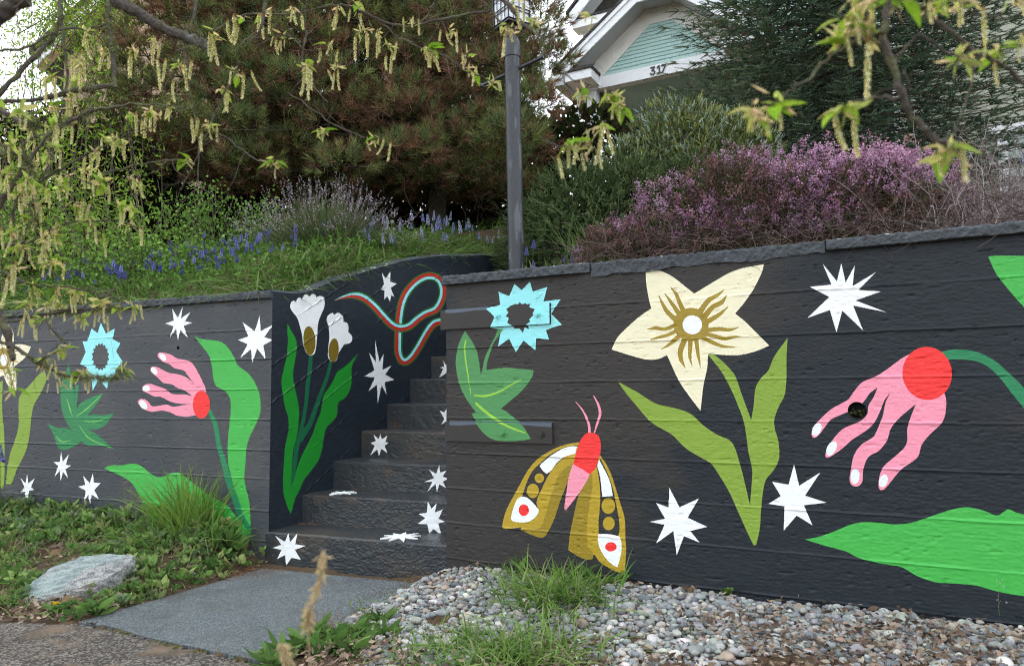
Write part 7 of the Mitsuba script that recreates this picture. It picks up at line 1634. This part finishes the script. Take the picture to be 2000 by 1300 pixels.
wm.put('verge_weeds', 'leaf_tint', label='low green weeds and clover covering the left verge', cat='weeds', kind='stuff')

def grass_tuft(base, label, x, y, z, n, rad, lo, hi, width, cols, seed, spread=0.55, droop=0.6, group=None):
    r = np.random.default_rng(seed)
    m = MB()
    o = r.normal(size=(n, 2)) * rad
    B = np.stack([x + o[:, 0], y + o[:, 1], np.full(n, z - 0.01)], 1)
    D = np.stack([o[:, 0] / max(rad, 1e-3) * 0.25 + spread * r.normal(size=n), o[:, 1] / max(rad, 1e-3) * 0.25 + spread * r.normal(size=n), np.ones(n)], 1)
    blades(m, r, B, D, rnd(r, lo, hi, n), rnd(r, 0.6, 1.3, n) * width, pick(r, cols, n), droop)
    return m.put(base, 'leaf_tint', label=label, cat='grass', group=group)
LG = [(0.14, 0.25, 0.050), (0.18, 0.30, 0.075), (0.10, 0.19, 0.04), (0.26, 0.33, 0.13)]
q = CORNER - 0.50 * UL + 0.10 * NL
grass_tuft('grass_tuft', 'tall grass tuft before the big green leaf on the left wall', q[0], q[1], 0.17, 260, 0.075, 0.28, 0.54, 0.0042, [(0.18, 0.30, 0.055), (0.23, 0.35, 0.075), (0.14, 0.24, 0.05)], 1, 0.26, 0.30)
grass_tuft('grass_tuft', 'low spreading grass around the foot of the tall tuft', q[0] - 0.03, q[1] - 0.08, 0.17, 300, 0.14, 0.14, 0.34, 0.0025, LG, 2, 0.7, 0.9)
grass_tuft('grass_tuft', 'largest grass tuft in the pebbles below the moth', 0.19, 3.37, 0.06, 700, 0.105, 0.12, 0.31, 0.0040, LG, 3, 0.50, 0.70)
grass_tuft('grass_tuft', 'grass tuft at the bottom edge below the moth tuft', 0.02, 2.74, 0.04, 560, 0.13, 0.09, 0.23, 0.0032, LG, 4, 0.6, 0.7)
grass_tuft('grass_tuft', 'thin grass at the bottom edge left of the pebbles', -0.22, 2.68, 0.04, 420, 0.13, 0.07, 0.18, 0.0028, LG, 5, 0.7, 0.7)
grass_tuft('grass_tuft', 'small grass sprig where the path meets the pebbles', -0.43, 3.80, 0.02, 80, 0.05, 0.04, 0.10, 0.0018, LG, 6, 0.6, 0.5)
grass_tuft('grass_tuft', 'grass strip along the right side of the path', -0.50, 3.42, 0.02, 200, 0.12, 0.04, 0.11, 0.0022, LG, 7, 0.8, 0.7)
grass_tuft('grass_tuft', 'wispy dry grass tuft at the right side of the path', -0.76, 3.17, 0.02, 70, 0.035, 0.06, 0.16, 0.0012, [(0.30, 0.20, 0.16), (0.22, 0.14, 0.11), (0.36, 0.28, 0.20)], 8, 0.6, 0.25)
grass_tuft('grass_tuft', 'grass at the wall foot beside the moth wing', -0.02, 3.72, 0.07, 90, 0.07, 0.06, 0.16, 0.0022, LG, 9, 0.5, 0.5)
grass_tuft('grass_tuft', 'single short grass clump among the bark chips', 0.69, 2.88, 0.05, 26, 0.03, 0.05, 0.11, 0.003, [(0.06, 0.13, 0.03)], 10, 0.5, 0.4)
grass_tuft('grass_tuft', 'sparse short grass in the middle of the pebbles', -0.16, 3.05, 0.05, 120, 0.16, 0.03, 0.09, 0.0018, LG, 12, 0.8, 0.6)
grass_tuft('grass_tuft', 'grass spray beside the boulder at the left edge', -2.72, 3.75, 0.05, 60, 0.05, 0.06, 0.17, 0.0025, LG, 13, 0.5, 0.5)

def rosette(base, label, x, y, z, n, lo, hi, wid, cols, seed, up=0.5, cat='plant', toothed=False, flower=None):
    r = np.random.default_rng(seed)
    k = thing(base, label, cat)
    m = MB()
    a = r.uniform(0, 6.28, n)
    D = np.stack([np.cos(a), np.sin(a), up * r.uniform(0.3, 1.4, n)], 1)
    B = np.tile([[x, y, z]], (n, 1)) + 0.01 * r.normal(size=(n, 3))
    L = rnd(r, lo, hi, n)
    c = pick(r, cols, n)
    leaves(m, r, B, D, L, wid, c, 0.45)
    if toothed:
        for t in (0.3, 0.45, 0.6, 0.75, 0.9):
            for s in (-1, 1):
                Dn = unit(D); S = unit(np.cross(Dn, ZUP))
                leaves(m, r, B + Dn * (L * t)[:, None] - [0, 0, 0.0] , s * S * 0.9 - Dn * 0.35, L * 0.22, wid * 0.45, c, 0.2)
    m.put('leaves', 'leaf_tint', k)
    for (fx, fy, fz) in flower or []:
        m = MB()
        m.add(*tube(spline([(x, y, z), (fx * 0.6 + x * 0.4, fy * 0.6 + y * 0.4, fz), (fx, fy, fz)], 5), 0.002, 5), np.array([0.20, 0.27, 0.10]))
        m.put('stem', 'leaf_tint', k)
        m = MB(); nf = 46
        d = unit(r.normal(size=(nf, 3)) * [1, 1, 0.35] + [0, 0, 0.35])
        leaves(m, r, np.tile([[fx, fy, fz]], (nf, 1)), d, rnd(r, 0.010, 0.016, nf), 0.0028, pick(r, [(0.80, 0.58, 0.02), (0.72, 0.46, 0.01)], nf), 0.3)
        m.put('flower_head', 'petal_tint', k)
    return k
WL = [(0.11, 0.205, 0.05), (0.15, 0.25, 0.07), (0.085, 0.165, 0.045)]
rosette('dandelion', 'dandelion leaves under the right moth wing', 0.42, 3.52, 0.08, 12, 0.09, 0.17, 0.016, WL, 1, 0.8, toothed=True)
rosette('dandelion', 'small dandelion at the wall foot right of the daffodil', 0.92, 3.29, 0.10, 9, 0.05, 0.11, 0.011, WL, 2, 1.1, toothed=True)
rosette('dandelion', 'dandelion with a yellow flower at the lower right corner', 1.98, 2.83, 0.11, 10, 0.06, 0.12, 0.014, WL, 3, 0.7, toothed=True, flower=[(1.93, 2.78, 0.13), (1.90, 2.85, 0.17)])
rosette('dandelion', 'dandelion leaves at the wall foot left of the moth', 0.02, 3.70, 0.08, 9, 0.06, 0.12, 0.016, WL, 4, 1.0, toothed=True)
rosette('plantain', 'broad leaved plantain clump at the right corner of the path', -0.80, 2.93, 0.02, 34, 0.06, 0.13, 0.017, WL, 5, 0.6)
rosette('plantain', 'narrow leaved plantain right of the path corner', -0.62, 2.95, 0.03, 26, 0.05, 0.11, 0.012, WL, 6, 0.7)
for i, (x, y) in enumerate(((-0.88, 2.86), (-0.72, 3.02), (-0.70, 2.88), (-0.80, 3.06), (-0.66, 3.10), (-0.60, 2.84), (-0.52, 3.04), (-0.86, 2.74))):
    rosette('plantain', 'plantain rosette in the green patch between path and pebbles', x, y, 0.02, 26, 0.05, 0.12, 0.013 + 0.002 * (i % 3), WL, 60 + i, 0.7)
    labels[[k for k in labels if k.startswith('plantain') and '__' not in k][-1]]['group'] = 'plantains between the path and the pebbles'
rosette('plantain', 'plantain tuft beside the grass strip of the path', -0.56, 3.22, 0.03, 26, 0.04, 0.09, 0.011, WL, 7, 0.7)
rosette('plantain', 'leafy weed at the front edge of the verge near the path', -1.90, 3.44, 0.02, 22, 0.05, 0.11, 0.014, WL, 8, 0.6)
rosette('plantain', 'round leaved weed right of the boulder', -1.84, 3.76, 0.03, 24, 0.04, 0.08, 0.017, WL, 9, 0.5)
rosette('dandelion', 'flat dandelion with one yellow flower left of the path', -2.10, 3.47, 0.02, 10, 0.05, 0.10, 0.012, WL, 10, 0.4, toothed=True, flower=[(-2.08, 3.44, 0.06)])
ORD = ('first', 'second', 'third', 'fourth', 'fifth', 'sixth', 'seventh')
for i, (x, y) in enumerate(sorted(((-2.35, 4.62), (-2.05, 4.50), (-1.75, 4.32), (-2.75, 4.72), (-1.62, 4.30), (-2.5, 4.75), (-2.2, 4.62)), reverse=True)):
    rosette('dock_weed', ORD[i] + ' dock weed from the steps along the foot of the left wall', x, y, 0.15, 16, 0.07, 0.15, 0.019, WL, 20 + i, 1.2)
    labels[[k for k in labels if k.startswith('dock_weed') and '__' not in k][-1]]['group'] = 'dock weeds along the left wall foot'
ir = thing('bluebell_clump', 'dark strap leaved clump at the left edge of the wall foot', 'plant')
r_ = np.random.default_rng(5)
m = MB(); n = 70
B = np.stack([-3.46 + 0.10 * r_.normal(size=n), 5.10 + 0.04 * r_.normal(size=n), np.full(n, 0.17)], 1)
blades(m, r_, B, np.stack([0.7 * r_.normal(size=n), 0.5 * r_.normal(size=n) - 0.2, np.ones(n)], 1), rnd(r_, 0.18, 0.38, n), 0.0065, pick(r_, [(0.045, 0.095, 0.028), (0.07, 0.13, 0.04)], n), 0.55)
m.put('leaves', 'leaf_tint', ir)
wd = thing('flowering_weed', 'thin weed with tiny pale flowers against the wall right of the green leaf tip', 'plant')
m = MB()
st0 = np.array([1.815, 3.02 - 0.19, 0.09])
P = strands(m, r_, np.tile(st0, (7, 1)), np.array([[0.05 * i - 0.15, -0.05, 1.0] for i in range(7)]), rnd(r_, 0.10, 0.21, 7), 0.0012, pick(r_, [(0.20, 0.26, 0.12)], 7), 0.12)
leaves(m, r_, P[:, -1].repeat(4, 0) + 0.006 * r_.normal(size=(28, 3)), r_.normal(size=(28, 3)), 0.007, 0.003, pick(r_, [(0.6, 0.62, 0.5)], 28))
m.put('stems', 'leaf_tint', wd)
# thin seeding stems before the left wall
sd = thing('seeding_weed', 'reddish seeding stems before the green leaf on the left wall', 'plant')
m = MB()
n = 16
u_ = rng.uniform(-1.05, -0.45, n)
B = CORNER + u_[:, None] * UL + rng.uniform(0.05, 0.15, n)[:, None] * NL + np.array([0, 0, 0.16])
P = strands(m, rng, B, np.stack([0.15 * rng.normal(size=n), 0.1 * rng.normal(size=n), np.ones(n)], 1), rnd(rng, 0.2, 0.40, n), 0.0010, pick(rng, [(0.22, 0.13, 0.09), (0.18, 0.2, 0.09)], n), 0.06)
for i in range(n):
    s_ = P[i, 2:].repeat(4, 0) + 0.001 * rng.normal(size=(16, 3))
    strands(m, rng, s_, rng.normal(size=(16, 3)) + [0, 0, 0.7], rnd(rng, 0.02, 0.06, 16), 0.0006, pick(rng, [(0.25, 0.15, 0.11)], 16), 0.15, 4)
m.put('stems', 'matte_tint', sd)
# pine cones, fallen leaves, a dandelion clock
def cone(label, x, y, z, rz, tilt, seed):
    r = np.random.default_rng(seed)
    m = MB(); n = 90
    t = (np.arange(n) + 0.5) / n
    a = np.arange(n) * 2.4
    rad = 0.013 * np.sin(np.pi * (0.12 + 0.85 * t)) ** 0.7
    c = np.stack([rad * np.cos(a) * 0.5, rad * np.sin(a) * 0.5, 0.046 * t - 0.02], 1)
    d = np.stack([np.cos(a), np.sin(a), 0.5 + t], 1)
    leaves(m, r, c, d, 0.011, 0.0055, pick(r, [(0.10, 0.055, 0.035), (0.14, 0.08, 0.05), (0.07, 0.04, 0.028)], n), -0.4)
    v, f = m.get()
    ct_, st_ = math.cos(tilt), math.sin(tilt); cz, sz = math.cos(rz), math.sin(rz)
    v = v @ np.array([[ct_, 0, -st_], [0, 1, 0], [st_, 0, ct_]]) @ np.array([[cz, sz, 0], [-sz, cz, 0], [0, 0, 1]]) + [x, y, z + 0.014]
    put('pine_cone', (v, f), 'matte_tint', color=np.vstack(m.c), label=label, cat='pine cone')
cone('brown pine cone beside the right end of the lowest step', -0.44, 3.76, float(low_z(-0.44, 3.76)), 0.6, 1.4, 1)
cone('darker pine cone nearer the wall corner than the other', -0.36, 3.83, float(low_z(-0.36, 3.83)), 2.2, 1.3, 2)
def dead_leaf(label, x, y, L, rz, seed):
    r = np.random.default_rng(seed)
    m = MB()
    for a in (-0.9, -0.4, 0.0, 0.45, 0.95):
        D = np.array([[math.cos(rz + a), math.sin(rz + a), 0.12 + 0.2 * r.random()]])
        leaves(m, r, np.array([[x, y, float(low_z(x, y)) + 0.018]]), D, L * (1 - 0.25 * abs(a)), L * 0.2, pick(r, [(0.26, 0.17, 0.11), (0.32, 0.23, 0.16)], 1), 0.3)
    m.put('fallen_leaf', 'leaf_tint', label=label, cat='leaf')
dead_leaf('curled tan maple leaf on the pebbles at the wall foot', 0.80, 3.33, 0.075, 2.6, 1)
dead_leaf('brown dead leaf in front of the boulder', -2.13, 3.56, 0.09, 0.4, 2)
dead_leaf('pale dead leaf behind the boulder on the left', -2.62, 4.25, 0.08, 1.4, 3)
clock = thing('dandelion_clock', 'white dandelion clock on a thin stalk above the curved stair wall', 'flower')
m = MB().add(*tube(spline([(-0.98, 5.9, 2.0), (-0.97, 5.9, 2.2), (-0.965, 5.9, 2.36)], 4), 0.0018, 5), np.array([0.25, 0.28, 0.14]))
m.put('stalk', 'matte_tint', clock)
m = MB(); d = unit(np.random.default_rng(3).normal(size=(160, 3)))
m.add(*spikes(np.tile([[-0.965, 5.9, 2.375]], (160, 1)), d * 0.020, perp(np.random.default_rng(4), d), 0.0014, np.tile([[0.62, 0.60, 0.56]], (160, 1))))
m.put('seed_ball', 'petal_tint', clock)
# dry seed heads close to the camera
def seed_head(label, pts, r0, r1, seed):
    r = np.random.default_rng(seed)
    k = thing('dry_grass_stalk', label, 'grass')
    p = spline(pts, 8)
    m = MB(); n = 230
    i = r.integers(0, len(p) - 1, n)
    c = p[i] + (p[i + 1] - p[i]) * r.random((n, 1))
    d = unit(unit(np.gradient(p, axis=0))[i] * 1.0 + 0.5 * r.normal(size=(n, 3)))
    leaves(m, r, c + r0 * 0.3 * r.normal(size=(n, 3)), d, r1, 0.0012, pick(r, [(0.52, 0.43, 0.26), (0.44, 0.35, 0.20), (0.60, 0.51, 0.33)], n))
    m.put('seed_head', 'petal_tint', k)
    m = MB().add(*tube(spline([pts[-1], np.array(pts[-1]) + [0.0, 0.05, -0.25], (pts[-1][0] - 0.02, pts[-1][1] + 0.1, -0.04)], 5), 0.0007, 5), np.array([0.42, 0.34, 0.18]))
    m.put('stem', 'matte_tint', k)
seed_head('blurred dry seed head standing before the lowest step', [(-0.228, 0.90, 0.812), (-0.232, 0.90, 0.775), (-0.243, 0.90, 0.742), (-0.245, 0.90, 0.726)], 0.007, 0.011, 3)
seed_head('blurred dry seed head near the bottom edge before the path', [(-0.276, 0.90, 0.706), (-0.270, 0.90, 0.688), (-0.265, 0.90, 0.672)], 0.006, 0.010, 4)

# ------------------------------------------------------------------ hornbeam branches hanging before everything
rng = np.random.default_rng(121)
horn = thing('hornbeam_tree', 'hornbeam branches with pale hanging catkins and fresh leaves reaching in from above', 'tree')
NEAR = 36
for i, (P, R_) in enumerate(TWIGS):
    p = spline(P, 5)
    r = np.interp(np.linspace(0, 1, len(p)), np.linspace(0, 1, len(R_)), R_)
    p = p + 0.0016 * rng.normal(size=p.shape) * (np.arange(len(p)) > 0)[:, None]
    r = r * (1 + 0.14 * rng.normal(size=len(r)))
    big = max(R_) > 0.011
    lab = 'thick lichen covered limb' if i == 0 else None
    kw = {'label': lab} if lab else {}
    put('limb' if big else 'twig', tube(p, r, 8 if big else 6), 'bark_lichen' if i in (0, 1) else 'bark', horn, smooth=50, **kw)
# moss beards and side twiglets
ms = MB(); tl = MB()
for (P, R_) in TWIGS[:12]:
    p = spline(P, 8)
    if max(R_) < 0.005:
        continue
    n = 150
    i = rng.integers(0, len(p), n)
    keep = meshkit.noise(p[i] * 14, 3) > 0.55
    b = p[i][keep] + 0.004 * rng.normal(size=(keep.sum(), 3))
    needle_tufts(ms, rng, b, rng.normal(size=b.shape) + [0, 0, -0.3], pick(rng, [(0.13, 0.15, 0.055), (0.18, 0.19, 0.085), (0.09, 0.10, 0.04)], len(b)), 14, 0.016, 0.9, 0.0007, 0.004)
for (P, R_) in TWIGS[:NEAR]:
    p = spline(P, 6)
    n = 7
    i = rng.integers(1, len(p), n)
    strands(tl, rng, p[i], rng.normal(size=(n, 3)) * [1, 0.5, 1] + [0, 0, -0.3], rnd(rng, 0.04, 0.16, n), 0.0011, pick(rng, [(0.07, 0.055, 0.045), (0.10, 0.08, 0.06)], n), 0.22)
ms.put('moss', 'matte_tint', horn, kind='stuff')
tl.put('twiglets', 'matte_tint', horn, kind='stuff')

def catkin_variant(seed):
    r = np.random.default_rng(seed)
    m = MB()
    t = np.linspace(0, 1, 7)
    bend = r.normal(size=2) * 0.14
    ax = np.stack([bend[0] * t ** 2, bend[1] * t ** 2, -t], 1)
    m.add(*tube(ax, np.array([0.03, 0.05, 0.055, 0.055, 0.05, 0.04, 0.015]), 6), np.array([0.45, 0.44, 0.17]))
    n = 74
    tt = (np.arange(n) + 0.5) / n
    a = np.arange(n) * 2.4
    c = np.stack([np.interp(tt, t, ax[:, 0]), np.interp(tt, t, ax[:, 1]), -tt], 1)
    rad = np.stack([np.cos(a), np.sin(a), np.zeros(n)], 1)
    D = unit(rad + [0, 0, -0.75] + 0.2 * r.normal(size=(n, 3)))
    S = np.stack([-np.sin(a), np.cos(a), np.zeros(n)], 1)
    L = 0.125 * (1 - 0.35 * np.abs(tt - 0.45)) * r.uniform(0.85, 1.2, n)
    k = np.array([0, 0.4, 0.75, 1.0])
    P = (c + rad * 0.035)[:, None] + D[:, None] * (L[:, None] * k[None])[..., None]
    W = 0.036 * np.array([0.8, 1.0, 0.75, 0.08])[None] * np.ones((n, 1))
    col = np.where((r.random(n) < 0.5)[:, None], pick(r, [(0.70, 0.68, 0.31), (0.64, 0.65, 0.26)], n), pick(r, [(0.82, 0.76, 0.50), (0.85, 0.80, 0.56)], n))
    top = tt < 0.10
    col[top] = (0.30, 0.17, 0.08)
    m.add(*ribbons(P, W, S, col))
    v, f = m.get()
    return mikit.ply((v, f), 'petal_tint', smooth=False, color=np.vstack(m.c))


def leaf_variant(seed, col):
    r = np.random.default_rng(seed)
    t = np.linspace(0, 1, 9)
    w = 0.27 * np.sin(np.pi * t ** 0.8) ** 0.85 * (1 - 0.25 * t) + 0.004
    rise = -0.28 * t ** 2
    mid = np.stack([t, t * 0, rise], 1)
    L = np.stack([t, w, rise + 0.35 * w], 1); R_ = np.stack([t, -w, rise + 0.35 * w], 1)
    L[1:-1, 2] += 0.012 * (-1) ** np.arange(7); R_[1:-1, 2] += 0.012 * (-1) ** np.arange(7)
    v = np.stack([L, mid, R_], 1).reshape(-1, 3)
    f = []
    for i in range(8):
        a = 3 * i
        f += [[a, a + 1, a + 4], [a, a + 4, a + 3], [a + 1, a + 2, a + 5], [a + 1, a + 5, a + 4]]
    c = np.tile(np.array(col)[None], (27, 1)) * r.uniform(0.9, 1.1, (27, 1))
    c[1::3] *= 1.18
    return mikit.ply((v, np.array(f)), 'leaf_tint', smooth=True, color=np.clip(c, 0, 0.9))
CAT = [catkin_variant(s) for s in range(5)]
LEAF = [leaf_variant(s, c) for s, c in enumerate(((0.20, 0.36, 0.030), (0.25, 0.40, 0.045), (0.15, 0.29, 0.030), (0.30, 0.42, 0.08)))]
YOUNG = [leaf_variant(s + 9, c) for s, c in enumerate(((0.36, 0.42, 0.13), (0.42, 0.42, 0.17), (0.28, 0.37, 0.08)))]


def basis(d, up_hint=(0, 0, 1)):
    d = unit(np.asarray(d, float)); s = unit(np.cross(up_hint, d)); n = np.cross(d, s)
    return d, s, n


def place(base, variant, M):
    k = name_of(base, horn)
    scene[k] = {**variant, 'to_world': T(M.tolist())}


def put_catkin(o, L, fat=1.0):
    a = rng.uniform(0, 6.28); tx, ty = 0.13 * rng.normal(size=2)
    Rz = np.array([[math.cos(a), -math.sin(a), 0], [math.sin(a), math.cos(a), 0], [0, 0, 1]])
    Sh = np.array([[1, 0, -tx], [0, 1, -ty], [0, 0, 1.0]])
    M = np.eye(4); wd_ = fat * min(0.66 * L, 0.040)
    M[:3, :3] = Sh @ Rz @ np.diag([wd_, wd_, L]); M[:3, 3] = o
    place('catkin', CAT[int(rng.integers(5))], M)


def put_leaf(o, d, L, young):
    D, S, N = basis(d, (0.2 * rng.normal(), 0.2 * rng.normal(), 1))
    w = L * (0.62 if young else 1.0) * rng.uniform(0.8, 1.1)
    M = np.eye(4); M[:3, 0], M[:3, 1], M[:3, 2] = D * L, S * w, N * L; M[:3, 3] = o
    place('leaf', (YOUNG if young else LEAF)[int(rng.integers(3 if young else 4))], M)


allp = np.vstack([spline(P, 6) for P, _ in TWIGS])
sp = MB()
for (x, y, z, nc_, L, nl) in CLUSTERS:
    o = np.array([x, y, z])
    d2 = np.linalg.norm(allp - o, axis=1); j = int(np.argmin(d2))
    if 0.004 < d2[j] < 0.14:
        sp.add(*tube(np.array([allp[j], 0.5 * (allp[j] + o) + 0.004 * rng.normal(size=3), o]), [0.0011, 0.001, 0.0009], 4, False), np.array([0.10, 0.08, 0.055]))
    size = float(y) / 1.9
    for i in range(nc_):
        q = o + np.array([rng.normal() * 0.010, rng.normal() * 0.010, rng.normal() * 0.007]) * (0.6 + 0.3 * nc_)
        put_catkin(q, max(L, 0.02) * rng.uniform(0.65, 1.12), rng.uniform(0.85, 1.1))
    for i in range(int(round(nl * 0.7))):
        a = rng.uniform(0, 6.28)
        young = rng.random() < 0.45
        d = np.array([math.cos(a), 0.8 * math.sin(a), rng.uniform(-0.75, 0.45)])
        put_leaf(o + 0.004 * rng.normal(size=3), d, (rng.uniform(0.026, 0.042) if young else rng.uniform(0.036, 0.056)) * (0.85 if y > 1.2 else 0.9), young)
    n = 10
    leaves(sp, rng, np.tile(o, (n, 1)) + 0.006 * rng.normal(size=(n, 3)), rng.normal(size=(n, 3)) + [0, 0, -0.5], rnd(rng, 0.012, 0.034, n), 0.0030, pick(rng, [(0.45, 0.43, 0.19), (0.55, 0.44, 0.26), (0.33, 0.40, 0.11)], n))
sp.put('bud_scales', 'petal_tint', horn, kind='stuff')
# more catkins further along the left twigs, too many to tell apart
fm = MB()
v0s = [meshkit.WRITTEN[c['filename']] for c in CAT]
for (P, R_) in [TWIGS[i] for i in (5, 6, 7, 8, 9, 14, 32, 33, 34, 35, 36)]:
    if P[0][1] < 1.2:
        continue
    p = spline(P, 8)
    for _ in range(4):
        o0 = p[int(rng.integers(len(p)))]
        o = o0 + np.array([rng.normal() * 0.05, rng.normal() * 0.09, rng.normal() * 0.05])
        fm.add(*tube(spline([o0, 0.5 * (o0 + o) + [0, 0, 0.015], o], 4), 0.0010, 4, False), np.array([0.08, 0.065, 0.05]))
        for _ in range(int(rng.integers(1, 4))):
            v, f, _, _, c = v0s[int(rng.integers(5))]
            Lc = rng.uniform(0.026, 0.054)
            fm.add(v * [0.6 * Lc, 0.6 * Lc, Lc] + o + rng.normal(size=3) * [0.012, 0.012, 0.006], f, np.array(c))
        n = 8
        leaves(fm, rng, np.tile(o, (n, 1)), rng.normal(size=(n, 3)) + [0, 0, -0.2], rnd(rng, 0.014, 0.036, n), 0.0065, pick(rng, [(0.33, 0.42, 0.10), (0.45, 0.44, 0.18), (0.22, 0.36, 0.05)], n))
fm.put('far_catkins', 'petal_tint', horn, kind='stuff')
